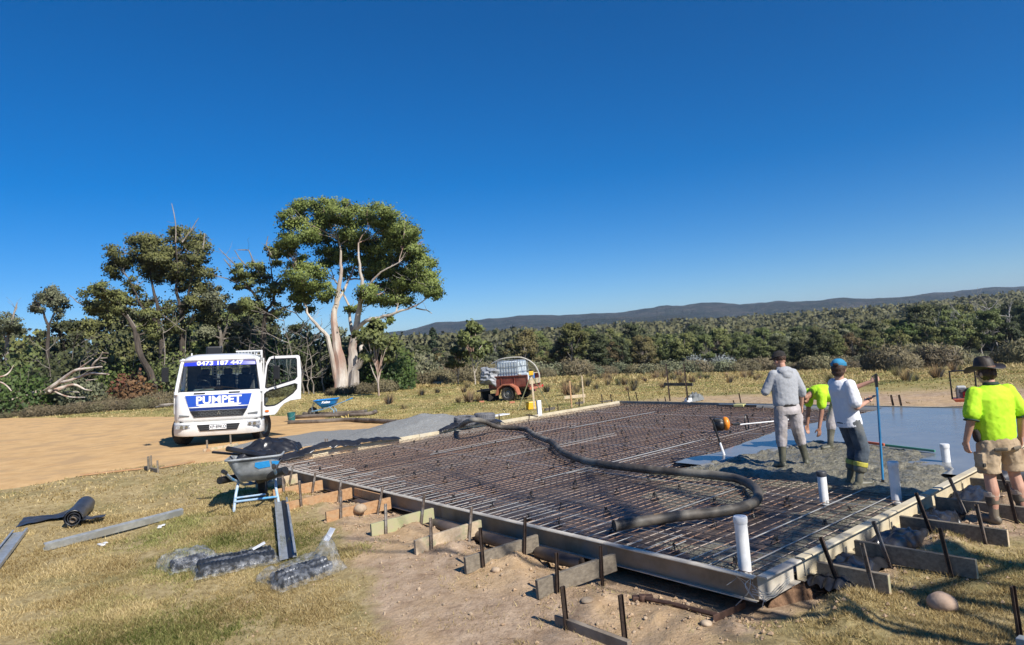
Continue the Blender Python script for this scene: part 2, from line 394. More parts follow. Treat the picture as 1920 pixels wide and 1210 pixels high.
# driveway: orange decomposed granite, its edge lost in the grass
m_road = mat('orange_granite', (.52, .32, .145), (.68, .455, .225), rough=.95, scale=2.2, bump=.012, bscale=60, c3=(.50, .33, .17), spec=.1, detail=10, lo=.3, hi=.7)
rd = polydist(gx, gy, ROAD)
sel = rd > -.6
zoff = np.clip(rd * .06 + (fbm(gx, gy, .5, 4, 12) - .5) * .05, -.05, .034)
def track(px, py, pts, w=.16):   # wheel tracks pressed into the gravel
    d = np.full(px.shape, 9.)
    for a, b in zip(pts[:-1], pts[1:]):
        dx, dy = b[0] - a[0], b[1] - a[1]; L2 = dx * dx + dy * dy
        t = np.clip(((px - a[0]) * dx + (py - a[1]) * dy) / L2, 0, 1); d = np.minimum(d, np.hypot(px - a[0] - t * dx, py - a[1] - t * dy))
    return np.exp(-(d / w) ** 2)
TR = [[(0, 880), (60, 850), (130, 820), (230, 800), (330, 790)], [(0, 905), (80, 868), (150, 835), (260, 812), (330, 803)], [(100, 900), (140, 850), (200, 800), (215, 785)], [(150, 905), (215, 850), (300, 812), (340, 806)]]
tk = sum(track(gx, gy, [P(a, b, -.05) for a, b in T]) for T in TR)
rz = gv[:, 2] + zoff - .018 * np.minimum(tk, 1.2) * (rd > 1.2)
keep = sel[gq].all(1)
used = np.unique(gq[keep]); remap = np.full(len(gv), -1); remap[used] = np.arange(len(used))
drive = npmesh('driveway', np.stack([gx, gy, rz], -1)[used], remap[gq[keep]], m_road, smooth=True); prop(drive, kind='structure')

def blob_sheet(name, poly, hfun, m, res=.08, **kw):
    """a heap whose skirt dips under the ground all round"""
    xs = [p[0] for p in poly]; ys = [p[1] for p in poly]
    X, Y = np.meshgrid(np.arange(min(xs) - .5, max(xs) + .5, res), np.arange(min(ys) - .5, max(ys) + .5, res), indexing='ij')
    d = polydist(X, Y, poly); Z = hfun(X, Y, d)
    n1, n2 = X.shape; id_ = np.arange(n1 * n2).reshape(n1, n2)
    q = np.stack([id_[:-1, :-1], id_[1:, :-1], id_[1:, 1:], id_[:-1, 1:]], -1).reshape(-1, 4)
    q = q[(d.ravel() > -.45)[q].all(1)]
    V = np.stack([X, Y, Z], -1).reshape(-1, 3); u = np.unique(q); rm = np.full(len(V), -1); rm[u] = np.arange(len(u))
    o = npmesh(name, V[u], rm[q], m, smooth=True); prop(o, **kw); return o

m_blue = mat('crushed_bluestone', (.17, .175, .172), (.33, .335, .325), rough=.9, scale=30, bump=.02, bscale=45, c3=(.24, .235, .22), spec=.2, detail=8)
STRIP = [P(x, y, -.03) for x, y in [(432, 832), (470, 822), (540, 812), (600, 803), (700, 797), (790, 797), (850, 806), (800, 812), (700, 822), (610, 832), (520, 846), (470, 846), (435, 838)]]
blob_sheet('bluestone_gravel_strip', STRIP, lambda X, Y, d: terrain(X, Y) + np.clip(d * .12 + (fbm(X, Y, .4, 4, 3) - .5) * .08, -.08, .05) + .02, m_blue, kind='structure')
hp = P(790, 806, 0); hc = (hp.x, hp.y + .9)
def heap_h(X, Y, d):
    a = math.radians(25); dx, dy = X - hc[0], Y - hc[1]
    u = dx * math.cos(a) + dy * math.sin(a); v = -dx * math.sin(a) + dy * math.cos(a)
    q = np.sqrt((u / 2.6) ** 2 + (v / 1.9) ** 2)
    return terrain(X, Y) - .06 + np.maximum(0, .50 * (1 - q) + .05) * (.9 + .25 * fbm(X, Y, .6, 4, 8)) + (fbm(X, Y, .15, 3, 5) - .5) * .05
blob_sheet('bluestone_gravel_heap', [(hc[0] + 3.0 * math.cos(a), hc[1] + 3.0 * math.sin(a)) for a in np.linspace(0, 6.28, 16)[:-1]], heap_h, m_blue,
           label='low heap of grey crushed bluestone between the driveway and the slab', cat='gravel heap', kind='stuff')

# ================================================================== SLAB
m_memb = mat('black_membrane', (.03, .025, .024), (.14, .105, .085), rough=.5, scale=1.4, bump=.006, bscale=9, c3=(.085, .072, .066), spec=.5, detail=9, rvar=.15)
def grid_st(name, s0, s1, t0, t1, res, zf, m, keepf=None, **kw):
    a = np.arange(s0, s1 + 1e-6, res); b = np.arange(t0, t1 + 1e-6, res); Sg, Tg = np.meshgrid(a, b, indexing='ij')
    X = A0.x + E1.x * Sg + E2.x * Tg; Y = A0.y + E1.y * Sg + E2.y * Tg; Z = zf(Sg, Tg, X, Y)
    n1, n2 = Sg.shape; id_ = np.arange(n1 * n2).reshape(n1, n2)
    q = np.stack([id_[:-1, :-1], id_[:-1, 1:], id_[1:, 1:], id_[1:, :-1]], -1).reshape(-1, 4)
    V = np.stack([X, Y, Z], -1).reshape(-1, 3)
    if keepf is not None:
        kk = keepf(Sg, Tg, X, Y).ravel(); q = q[kk[q].all(1)]; u = np.unique(q); rm = np.full(len(V), -1); rm[u] = np.arange(len(u)); V = V[u]; q = rm[q]
    o = npmesh(name, V, q, m, smooth=True); prop(o, **kw); return o
grid_st('plastic_membrane', .01, LS - .01, .01, LT - .01, .09,
        lambda s, t, X, Y: -.135 + (np.abs(fbm(s, t, .9, 4, 21) - .5)) * -.05 + (fbm(s, t, .22, 3, 22) - .5) * .022, m_memb, kind='structure')

SMOOTH = [(p.x, p.y) for p in [P(x, y, 0) for x, y in [(1252, 868), (1285, 857), (1345, 845), (1400, 825), (1450, 808), (1515, 793), (1560, 785), (1640, 768), (1655, 763)]] + [S(8.2, LT - .01), S(.01, LT - .01), S(.01, 5.6)] +
          [P(x, y, 0) for x, y in [(1790, 884), (1765, 872), (1690, 866), (1745, 850), (1660, 836), (1590, 829), (1530, 828), (1480, 836), (1420, 850), (1340, 866), (1255, 882)]]]
ROUGH = [(p.x, p.y) for p in [P(x, y, -.02) for x, y in [(1200, 868), (1255, 872), (1340, 858), (1420, 843), (1480, 829), (1530, 822), (1660, 829), (1755, 842), (1790, 870)]] + [S(.01, 6.0), S(.01, 3.75)] +
         [P(x, y, -.02) for x, y in [(1695, 922), (1610, 914), (1540, 902), (1480, 898), (1430, 895), (1400, 888), (1300, 884), (1235, 882)]]]
SLUR = [[(p.x, p.y) for p in [P(x, y, -.1) for x, y in q]] for q in
        [[(1725, 925), (1560, 1005), (1440, 1070), (1400, 1075), (1450, 1015), (1480, 960), (1560, 950), (1650, 915)],
         [(1250, 1015), (1340, 1010), (1430, 1075), (1330, 1062)], [(1215, 925), (1270, 900), (1340, 905), (1345, 925), (1300, 950), (1240, 945)],
         [(1330, 900), (1420, 905), (1420, 940), (1350, 935)]]]
sm_d = lambda X, Y: polydist(X, Y, SMOOTH)
def rough_z(s, t, X, Y):
    d = polydist(X, Y, ROUGH) + (fbm(X, Y, .5, 4, 31) - .5) * .5
    z = -.16 + .13 * sstep(-.25, .35, d)
    n = fbm(X, Y, .16, 5, 33); z = z + (np.maximum(n - .40, 0) * .13 + (vnoise(X, Y, .04, 34) - .5) * .026 + (fbm(X, Y, .7, 3, 39) - .5) * .05) * sstep(-.2, .3, d)
    z = z - .035 * sstep(.0, .25, sm_d(X, Y))
    for i, q in enumerate(SLUR):
        dq = polydist(X, Y, q) + (fbm(X, Y, .35, 4, 35 + i) - .5) * .5
        z = np.maximum(z, -.16 + (.062 if i != 2 else .055) * sstep(-.2, .2, dq) + (n - .5) * (.05 if i != 2 else .004) * sstep(-.1, .3, dq))
    return z
def rough_keep(s, t, X, Y):
    k = polydist(X, Y, ROUGH) > -.55
    for q in SLUR: k |= polydist(X, Y, q) > -.45
    return k & (sm_d(X, Y) < .4)
m_rough = mat('wet_concrete_rough', (.115, .105, .075), (.27, .25, .185), rough=.40, scale=14, bump=.035, bscale=26, c3=(.18, .165, .12), spec=.5, rvar=.16, detail=9)
grid_st('rough_poured_concrete', .012, 9.0, .012, 9.0, .03, rough_z, m_rough, rough_keep, kind='structure')
m_smooth = mat('wet_concrete_screeded', (.19, .19, .18), (.24, .24, .23), rough=.20, scale=1.2, bump=.0010, bscale=5, spec=.42, rvar=.08, stretch=(1, 1, 1))
def smooth_z(s, t, X, Y):
    d = sm_d(X, Y) + (fbm(X, Y, .3, 3, 41) - .5) * .10
    z = -.014 + (fbm(s * .35, t, .35, 3, 42) - .5) * .003
    edge = sstep(-.12, .06, d); nearform = np.minimum(np.minimum(s, t), LT - t) < .25
    return np.where(nearform, z, -.10 + (z + .10) * edge)
grid_st('screeded_wet_concrete', .012, 9.2, 4.0, LT - .012, .05, smooth_z, m_smooth, lambda s, t, X, Y: sm_d(X, Y) > -.2, kind='structure')

# reinforcing mesh: every bar a part
m_bar = mat('reinforcing_bar', (.26, .115, .055), (.36, .26, .19), rough=.6, scale=1.7, c3=(.38, .33, .28), rnd=.35, detail=5)
m_barx = mat('reinforcing_cross_bar', (.10, .055, .035), (.22, .16, .125), rough=.6, scale=1.3, rnd=.3)
m_barw = mat('reinforcing_bar_galvanised', (.30, .285, .26), (.52, .51, .48), rough=.4, scale=3, metal=.3, rnd=.12)
rebar = empty('reinforcing_mesh', S(0, 0, 0), ANG2 - math.radians(0), 'rusty steel reinforcing mesh spread over the black plastic inside the form boards', 'reinforcing mesh')
def bar_mesh(L, r, m):
    b = MB(); k = int(L / .35); b.tube([(L * i / k, 0, 0) for i in range(k + 1)], r, 5, True)
    o = b.build('bar', m, None, smooth=True); return o
# frame of rebar: local x = E2, local y = E1 (handed by the rotation)
def loc(s, t): return (t, s)
bars = []
protoL = bar_mesh(1.0, 1.0, m_bar); protoX = bar_mesh(1.0, 1.0, m_barx); protoW = bar_mesh(1.0, 1.0, m_barw)
def put_bar(s0, t0, s1, t1, z, r, white):
    src = protoW if white is True else (protoX if white is None else protoL)
    o = bpy.data.objects.new('bar', src.data); COL.objects.link(o); o.parent = rebar
    a = math.atan2(s1 - s0, t1 - t0); L = math.hypot(s1 - s0, t1 - t0)
    o.location = (t0, s0, z); o.rotation_euler = (0, 0, a); o.scale = (L, r, r)
for i in range(92):
    s = .10 + i * .133; j = RNG.normal(0, .012)
    put_bar(s + j, .04, s + RNG.normal(0, .012), LT - .05, -.078 + RNG.normal(0, .004), .0044, False)
    # pale ends of the bars along the front form
for i in range(56):
    s = .62 + i * .2 + (.015 if i % 2 else -.012)
    L = RNG.uniform(.3, 1.0)
    put_bar(s, .03, s, L, -.066, .0050, True)
for k in range(16):
    s = RNG.choice([2.2, 2.4, 2.6, 4.4, 4.6, 4.8, 5.0, 7.0, 7.2, 7.4, 9.2, 9.4]) + .12 + RNG.normal(0, .02); t = RNG.uniform(1, 8); put_bar(s, t, s + .01, min(t + RNG.uniform(1.5, 4), LT - .1), -.066, .006, True)
for s_, t_, e_ in ((.32, .1, 5.2), (.72, .4, 4.6), (2.1, .6, 3.0)): put_bar(s_, t_, s_ + .02, e_, -.060, .0065, True)
for i in range(90):
    t = .08 + i * .133
    put_bar(.05, t + RNG.normal(0, .01), LS - .05, t + RNG.normal(0, .01), -.070 + RNG.normal(0, .003), .0042, True if i % 17 == 5 else None)
bpy.data.objects.remove(protoX); bpy.data.objects.remove(protoL); bpy.data.objects.remove(protoW)

# bar chairs (little black plastic stools that hold the mesh up)
m_blk = mat('black_plastic', (.012, .012, .013), (.03, .03, .03), rough=.45, scale=20, spec=.4)
def chair_mesh():
    b = MB()
    b.lathe([(.055, 0), (.06, .006), (.018, .012)], n=8)
    for k in range(4):
        a = k * math.pi / 2 + .4; b.beam((.05 * math.cos(a), .05 * math.sin(a), 0), (.014 * math.cos(a), .014 * math.sin(a), .075), .014, .006)
    b.lathe([(.02, .068), (.02, .085)], n=8)
    for k in (-1, 1): b.beam((k * .013, -.008, .083), (k * .017, .008, .105), .006, .012)
    return b
ORD = 'first second third fourth fifth sixth seventh eighth ninth tenth eleventh twelfth thirteenth fourteenth fifteenth'.split()
ch0 = chair_mesh().build('bar_chair', m_blk)
first = True
for i in range(15):
    for j in range(15):
        s = .45 + i * .8 + RNG.normal(0, .1); t = .5 + j * .8 + RNG.normal(0, .1)
        if s > LS - .2 or t > LT - .3: continue
        p = S(s, t)
        X, Y = np.array([p.x]), np.array([p.y])
        if sm_d(X, Y)[0] > -.15 or polydist(X, Y, ROUGH)[0] > -.2: continue
        o = ch0 if first else ch0.copy()
        if not first: COL.objects.link(o)
        first = False
        o.location = (p.x, p.y, -.135); o.rotation_euler = (RNG.normal(0, .1), RNG.normal(0, .1), RNG.uniform(0, 6)); k = RNG.uniform(.8, 1.12); o.scale = (k, k, k)
        prop(o, 'black bar chair in the %s row from the front form, %s from the right form' % (ORD[j], ORD[i]), 'bar chair', 'black bar chairs dotted over the slab')

# form boards
m_fshade = mat('form_steel_shaded', (.19, .14, .09), (.29, .22, .15), rough=.55, scale=5, bump=.001, metal=.1, c3=(.24, .21, .18))  # darker copy of the form steel, front side's shade painted into the colour
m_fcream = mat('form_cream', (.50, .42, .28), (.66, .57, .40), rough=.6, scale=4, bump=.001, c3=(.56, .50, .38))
m_fdark = mat('form_grey_shaded', (.20, .19, .16), (.33, .31, .26), rough=.7, scale=5, bump=.002)  # dark grey paints the shade on the inner faces of the far forms
def channel(name, a, b, out, hgt, lip, m, label, group, z0=0., th=.006):
    """folded edge form: web with a lip at the top and another at the bottom, both turned outwards"""
    a = Vector(a); b = Vector(b); out = Vector(out)
    e = empty(name, a, 0, label, 'form board', group); d = b - a
    w = MB(); w.beam((0, 0, -hgt / 2) , Vector(d) + Vector((0, 0, -hgt / 2)), th, hgt)
    w.build('web', m, e)
    t = MB(); up = out * (lip / 2 + th / 2)
    t.beam(up + Vector((0, 0, -.003)), d + up + Vector((0, 0, -.003)), lip, .012); r = MB()
    t.tube([out * (lip + .004) + Vector((0, 0, -.008)), d + out * (lip + .004) + Vector((0, 0, -.008))], .009, 8)
    t.build('top_lip', m_lip if 'front' in label else m, e)
    u2 = out * (lip * .35 + th)
    r.beam(u2 + Vector((0, 0, -hgt + .004)), d + u2 + Vector((0, 0, -hgt + .004)), lip * .7, .008); r.build('bottom_lip', m_lip if 'front' in label else m, e)
    return e
m_lip = mat('form_lip_pale', (.46, .41, .33), (.60, .55, .46), rough=.5, scale=6, c3=(.36, .33, .29))
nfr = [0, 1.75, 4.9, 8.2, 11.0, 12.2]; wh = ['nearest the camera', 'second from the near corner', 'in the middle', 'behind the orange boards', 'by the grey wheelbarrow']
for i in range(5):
    channel('form_board', S(nfr[i] + .002, 0), S(nfr[i + 1] - .002, 0), -E2, .215, .055, m_fshade, 'brown steel front form, shade painted in, pale top lip, ' + wh[i], 'front form boards')
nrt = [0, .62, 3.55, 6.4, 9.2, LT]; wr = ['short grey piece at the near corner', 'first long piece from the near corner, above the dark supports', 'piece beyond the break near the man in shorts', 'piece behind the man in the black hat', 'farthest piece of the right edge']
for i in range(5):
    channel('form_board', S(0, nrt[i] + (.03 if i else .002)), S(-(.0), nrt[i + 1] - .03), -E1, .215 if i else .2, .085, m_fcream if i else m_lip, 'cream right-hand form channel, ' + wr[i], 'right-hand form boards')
for i, (a, b) in enumerate(((0, 4.2), (4.2, 8.2), (8.2, LT))):
    o = MB(); o.beam(S(LS + .02, a + .004, -.098), S(LS + .02, b - .004, -.098), .04, .2)
    o.build('form_board', m_fcream, bevel=.004, label='cream timber left form board, ' + ['end under black plastic by the wheelbarrow', 'middle length beside the grey gravel', 'far length leading to the back corner'][i], cat='form board', group='left form boards')
for i, (a, b) in enumerate(((0, 4.0), (4.0, 8.1), (8.1, LS + .04))):
    o = MB(); o.beam(S(a + .004, LT + .02, -.098), S(b - .004, LT + .02, -.098), .04, .2)
    o.build('form_board', m_fdark if i > 0 else m_fcream, bevel=.004, label='form board of the far slab edge, ' + ['right length behind the wet concrete', 'middle length, shade painted in, behind the men', 'left length, shade painted in, at the back corner'][i], cat='form board', group='far form boards')

# kicker boards with their two steel stakes
m_wo = mat('timber_orange', (.36, .19, .085), (.52, .31, .155), rough=.75, scale=3, bump=.0015, bscale=30, stretch=(1, 10, 10), c3=(.44, .28, .15), rnd=.12)
m_wp = mat('timber_pale', (.44, .33, .21), (.58, .46, .32), rough=.75, scale=3, bump=.0015, bscale=30, stretch=(1, 10, 10), c3=(.36, .33, .20), rnd=.1)
m_wd = mat('timber_grey', (.14, .115, .085), (.26, .22, .165), rough=.8, scale=3, bump=.0015, bscale=30, stretch=(1, 10, 10), rnd=.12)
m_wg = mat('timber_greenish', (.40, .34, .22), (.36, .37, .18), rough=.75, scale=2.5, bump=.0015, bscale=30, stretch=(1, 3, 3))
m_steel = mat('stake_steel', (.13, .095, .07), (.27, .22, .185), rough=.55, metal=.4, scale=14, bump=.0005, c3=(.34, .31, .28), rnd=.15)
m_steeld = mat('stake_steel_dark', (.035, .024, .02), (.09, .06, .045), rough=.55, metal=.3, scale=14, bump=.0005, rnd=.15)
stake_mesh = {}
def stake(p, hgt, lean=(0, 0), rz=0., m=None, label='', group='', into=.25, w=.032):
    """folded steel peg with punched holes, driven into the ground at p"""
    m = m or m_steel; key = (round(hgt, 2), m.name, w)
    if key not in stake_mesh:
        b = MB(); z0 = -into
        b.box((0, 0, (hgt + z0) / 2), (w, .004, hgt - z0)); b.box((-w / 2 + .002, -.009, (hgt + z0) / 2), (.004, .018, hgt - z0)); b.box((w / 2 - .002, -.009, (hgt + z0) / 2), (.004, .018, hgt - z0))
        o = b.build('steel_stake', m); q = MB()
        for z in np.arange(hgt - .03, .05, -.09): q.lathe([(.005, -.0035), (.005, .0035)], c=(0, 0, z), n=6, axis='Y')
        h = q.build('punched_holes', m_blk, o, kind='stuff')
        stake_mesh[key] = o
    else:
        o = dup(stake_mesh[key])
    o.location = p; o.rotation_euler = (lean[0], lean[1], rz)
    prop(o, label, 'stake', group); return o
def kicker(s, t, d, L, m, z, hgt=.175, th=.045, label='', rot=0., tilt=0.):
    """board standing on edge, from the form outwards along d"""
    d = Vector(d); d = Matrix.Rotation(rot, 3, 'Z') @ d; a = S(s, t, z); a = a + d * .10
    o = MB(); o.beam(a, a + d * L + Vector((0, 0, tilt)), th, hgt)
    return o.build('support_board', m, bevel=.004, label=label, cat='timber board', group='support boards bracing the forms'), a, d

front = [(11.75, .5, m_wp, -.10, 'short pale'), (11.0, .62, m_wo, -.105, 'short tan'), (9.75, .80, m_wp, -.11, 'pale bleached'), (8.6, .88, m_wo, -.115, 'warm orange'),
         (7.45, 1.12, m_wo, -.125, 'longest orange'), (6.15, 1.02, m_wo, -.13, 'bright reddish orange'), (4.95, .95, m_wg, -.135, 'green-stained'), (3.85, 1.0, m_wp, -.14, 'pale grey brown'), (2.75, 1.0, m_wd, -.15, 'shaded grey'), (1.55, 1.0, m_wd, -.15, 'dark grey end')]
where = ['next to the grey wheelbarrow', 'second from the wheelbarrow', 'third from the wheelbarrow', 'fourth from the wheelbarrow', 'fifth from the wheelbarrow, beside a stone', 'sixth from the wheelbarrow', 'seventh from the wheelbarrow', 'third from the near corner', 'second from the near corner', 'nearest the slab corner']
for i, (s, L, m, z, nm) in enumerate(front):
    o, a, d = kicker(s, 0, -E2, L, m, z, label=nm + ' support board, ' + where[i], rot=RNG.normal(0, .05) - .03, tilt=-.02)
    side = Vector((-d.y, d.x, 0)) * (.045)
    if side.y > 0: side = -side
    for k, fr in enumerate((.24, .80)):
        p = a + d * L * fr + side; g = tz(p.x, p.y)
        mm = m_steeld if i > 7 else m_steel
        stake((p.x, p.y, g), .36 + RNG.uniform(0, .06), (RNG.normal(0, .05), (.22 if fr < .5 else .03) * (1 if i < 8 else .5) + RNG.normal(0, .04)), ANG2 + math.pi / 2 * 0 + RNG.normal(0, .1), mm,
              ['inner', 'outer'][k] + ' steel stake of the ' + nm + ' support board', 'steel stakes along the front form', w=.034)
o = MB(); o.beam(S(7.35, -.09, -.10), S(6.45, -.09, -.10), .03, .13); o.build('packing_board', m_wo, bevel=.003, label='orange timber packing board lying flat against the front form', cat='timber board')
right = [(.85, .62, m_wd, -.15, 'short dark'), (1.62, 1.05, m_wd, -.135, 'first long brown'), (2.72, 1.0, m_wd, -.13, 'second long brown'), (3.75, 1.0, m_wd, -.13, 'pale-ended brown'), (4.95, 1.3, m_wd, -.12, 'farthest wide brown')]
wr = ['nearest the slab corner', 'second from the corner', 'third from the corner', 'before the boots', 'behind the boots of the hatted man']
for i, (t, L, m, z, nm) in enumerate(right):
    o, a, d = kicker(0, t, -E1, L, m, z - .01, hgt=.17, label=nm + ' right-hand support board, ' + wr[i], rot=RNG.normal(0, .03))
    e_ = MB(); e_.beam(a + d * (L + .001), a + d * (L + .003), .044, .166); e_.build('pale_end', m_wp, o)
    side = Vector((-d.y, d.x, 0)) * .045
    if side.y > 0: side = -side
    for k, fr in enumerate((.33, .82)):
        p = a + d * L * fr + side; g = tz(p.x, p.y)
        stake((p.x, p.y, g - .02), .42 + RNG.uniform(0, .05), (RNG.normal(0, .05), -.26 if k == 0 else -.12), ANG1 + math.pi + RNG.normal(0, .1), m_steeld if (i + k) % 2 == 0 else m_steel,
              ['inner leaning', 'outer'][k] + ' steel stake of the ' + nm + ' right-hand board', 'steel stakes along the right-hand form', w=.034)
# ================================================================== VEGETATION
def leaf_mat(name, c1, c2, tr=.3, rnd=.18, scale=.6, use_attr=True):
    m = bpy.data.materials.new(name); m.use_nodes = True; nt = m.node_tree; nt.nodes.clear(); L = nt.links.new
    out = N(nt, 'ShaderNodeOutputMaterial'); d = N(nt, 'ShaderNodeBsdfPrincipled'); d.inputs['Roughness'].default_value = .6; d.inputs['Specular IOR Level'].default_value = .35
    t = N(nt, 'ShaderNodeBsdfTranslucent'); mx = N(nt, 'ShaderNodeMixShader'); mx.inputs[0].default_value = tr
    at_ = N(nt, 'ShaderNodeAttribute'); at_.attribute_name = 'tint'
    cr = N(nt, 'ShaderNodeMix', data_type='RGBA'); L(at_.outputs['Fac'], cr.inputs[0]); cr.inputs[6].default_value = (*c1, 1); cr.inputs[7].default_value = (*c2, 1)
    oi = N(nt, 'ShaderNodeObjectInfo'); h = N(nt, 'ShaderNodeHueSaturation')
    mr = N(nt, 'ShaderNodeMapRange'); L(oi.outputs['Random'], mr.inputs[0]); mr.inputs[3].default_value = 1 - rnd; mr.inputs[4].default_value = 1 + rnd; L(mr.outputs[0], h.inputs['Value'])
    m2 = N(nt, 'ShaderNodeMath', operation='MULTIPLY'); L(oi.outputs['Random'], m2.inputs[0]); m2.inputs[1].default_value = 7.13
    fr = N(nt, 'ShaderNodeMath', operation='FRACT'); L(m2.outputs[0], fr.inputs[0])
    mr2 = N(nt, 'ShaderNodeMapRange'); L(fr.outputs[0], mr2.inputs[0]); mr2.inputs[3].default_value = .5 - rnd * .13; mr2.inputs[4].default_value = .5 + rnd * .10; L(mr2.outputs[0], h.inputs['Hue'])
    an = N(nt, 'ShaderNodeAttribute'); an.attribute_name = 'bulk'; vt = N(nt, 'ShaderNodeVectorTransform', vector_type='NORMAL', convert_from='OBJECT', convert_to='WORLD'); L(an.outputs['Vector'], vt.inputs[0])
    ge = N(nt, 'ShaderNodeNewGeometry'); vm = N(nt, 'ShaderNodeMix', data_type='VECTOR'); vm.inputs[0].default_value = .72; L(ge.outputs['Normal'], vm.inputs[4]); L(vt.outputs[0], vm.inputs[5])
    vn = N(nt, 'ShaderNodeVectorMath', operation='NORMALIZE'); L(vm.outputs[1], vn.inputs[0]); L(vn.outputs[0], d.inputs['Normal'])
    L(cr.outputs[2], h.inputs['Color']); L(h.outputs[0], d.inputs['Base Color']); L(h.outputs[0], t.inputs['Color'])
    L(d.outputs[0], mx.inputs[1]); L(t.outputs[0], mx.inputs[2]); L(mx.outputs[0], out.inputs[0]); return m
LF_gum = leaf_mat('gum_leaves', (.075, .115, .034), (.31, .37, .095), .35, .08)
LF_olive = leaf_mat('olive_leaves', (.07, .09, .034), (.26, .285, .095), .3, .2)
LF_grey = leaf_mat('grey_green_leaves', (.105, .12, .07), (.30, .31, .18), .3, .2)
LF_dark = leaf_mat('dark_leaves', (.035, .05, .022), (.13, .15, .062), .25, .2)
LF_green = leaf_mat('fresh_green_leaves', (.045, .085, .02), (.15, .205, .055), .35, .15)
LF_brown = leaf_mat('dry_brown_leaves', (.12, .06, .032), (.30, .15, .08), .3, .2)
LF_pine = leaf_mat('pine_needles', (.022, .04, .02), (.075, .11, .05), .15, .15)
LF_twig = leaf_mat('dry_scrub', (.11, .095, .05), (.25, .215, .115), .1, .2)
LF_silver = leaf_mat('silver_leaves', (.17, .20, .19), (.36, .39, .38), .2, .1)
m_barkp = mat('bark_pale', (.30, .24, .19), (.60, .54, .47), rough=.85, scale=1.6, bump=.02, bscale=6, c3=(.34, .20, .15), stretch=(1, 1, .35), detail=8)
m_barkg = mat('bark_grey', (.15, .125, .10), (.34, .30, .26), rough=.9, scale=3, bump=.015, bscale=10, stretch=(1, 1, .3), rnd=.25)
m_barkd = mat('bark_dark', (.035, .028, .022), (.10, .08, .065), rough=.95, scale=3, bump=.02, bscale=10, stretch=(1, 1, .3), rnd=.2)
m_dead = mat('dead_wood', (.30, .27, .24), (.56, .52, .47), rough=.85, scale=3, bump=.01, bscale=10, stretch=(1, 1, .4), rnd=.15)

class Cards:
    """loose leaf-sized faces"""
    def __init__(s): s.V = []; s.T = []; s.B = []
    def clump(s, c, r, n, size, flat=.75, droop=.5, asp=.38, shell=.55, tint=0., big=None):
        c = np.asarray(c, float); g = RNG.normal(size=(n, 3)); g /= np.linalg.norm(g, axis=1)[:, None] + 1e-9
        rad = r * (shell + (1 - shell) * RNG.random(n)) * (1 + .30 * np.sin(g[:, 0] * 6 + c[0] * 3) * np.cos(g[:, 2] * 5 + c[1] * 3)) * RNG.uniform(.55, 1.25, n)
        p = c + g * rad[:, None] * np.array([1, 1, flat])
        bu = g * .6 + (np.asarray(big) if big is not None else 0.) + np.array([0, 0, .15])
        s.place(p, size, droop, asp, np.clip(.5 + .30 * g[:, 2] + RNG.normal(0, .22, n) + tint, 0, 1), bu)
    def place(s, p, size, droop, asp, tint, bulk=None):
        n = len(p)
        if bulk is None: bulk = RNG.normal(0, .35, (n, 3)) + np.array([0, 0, .7])
        bulk = bulk / (np.linalg.norm(bulk, axis=1)[:, None] + 1e-9); s.B.append(np.repeat(bulk, 4, axis=0))
        d = RNG.normal(size=(n, 3)); d[:, 2] -= droop * 1.6; d /= np.linalg.norm(d, axis=1)[:, None] + 1e-9
        e = RNG.normal(size=(n, 3)); e -= (e * d).sum(1)[:, None] * d; e /= np.linalg.norm(e, axis=1)[:, None] + 1e-9
        l = (size * RNG.uniform(.6, 1.35, n))[:, None]; w = l * asp
        s.V.append(np.stack([p, p + d * l * .45 + e * w, p + d * l, p + d * l * .45 - e * w], 1).reshape(-1, 3)); s.T.append(np.repeat(tint, 4))
    def build(s, name, m, parent):
        V = np.concatenate(s.V); Fq = np.arange(len(V)).reshape(-1, 4)
        return npmesh(name, V, Fq, m, parent, attrs={'tint': ('POINT', np.concatenate(s.T)), 'bulk': ('VEC', np.concatenate(s.B))})
def wob(a, b, k, amt):
    a = np.asarray(a, float); b = np.asarray(b, float); L = np.linalg.norm(b - a); pts = []
    off = np.zeros(3)
    for i in range(k + 1):
        t = i / k
        if 0 < i < k: off = off * .6 + RNG.normal(0, amt * L, 3) * .5
        pts.append(a + (b - a) * t + off * math.sin(math.pi * t) * 1.0)
    return pts
def limb(mb, a, b, r0, r1, k=5, amt=.07, n=6, rise=0.):
    pts = wob(a, b, k, amt)
    for i, p in enumerate(pts): p[2] += rise * math.sin(math.pi * i / k) * np.linalg.norm(np.array(b) - np.array(a))
    mb.tube(pts, [r0 + (r1 - r0) * i / k for i in range(k + 1)], n, True); return pts

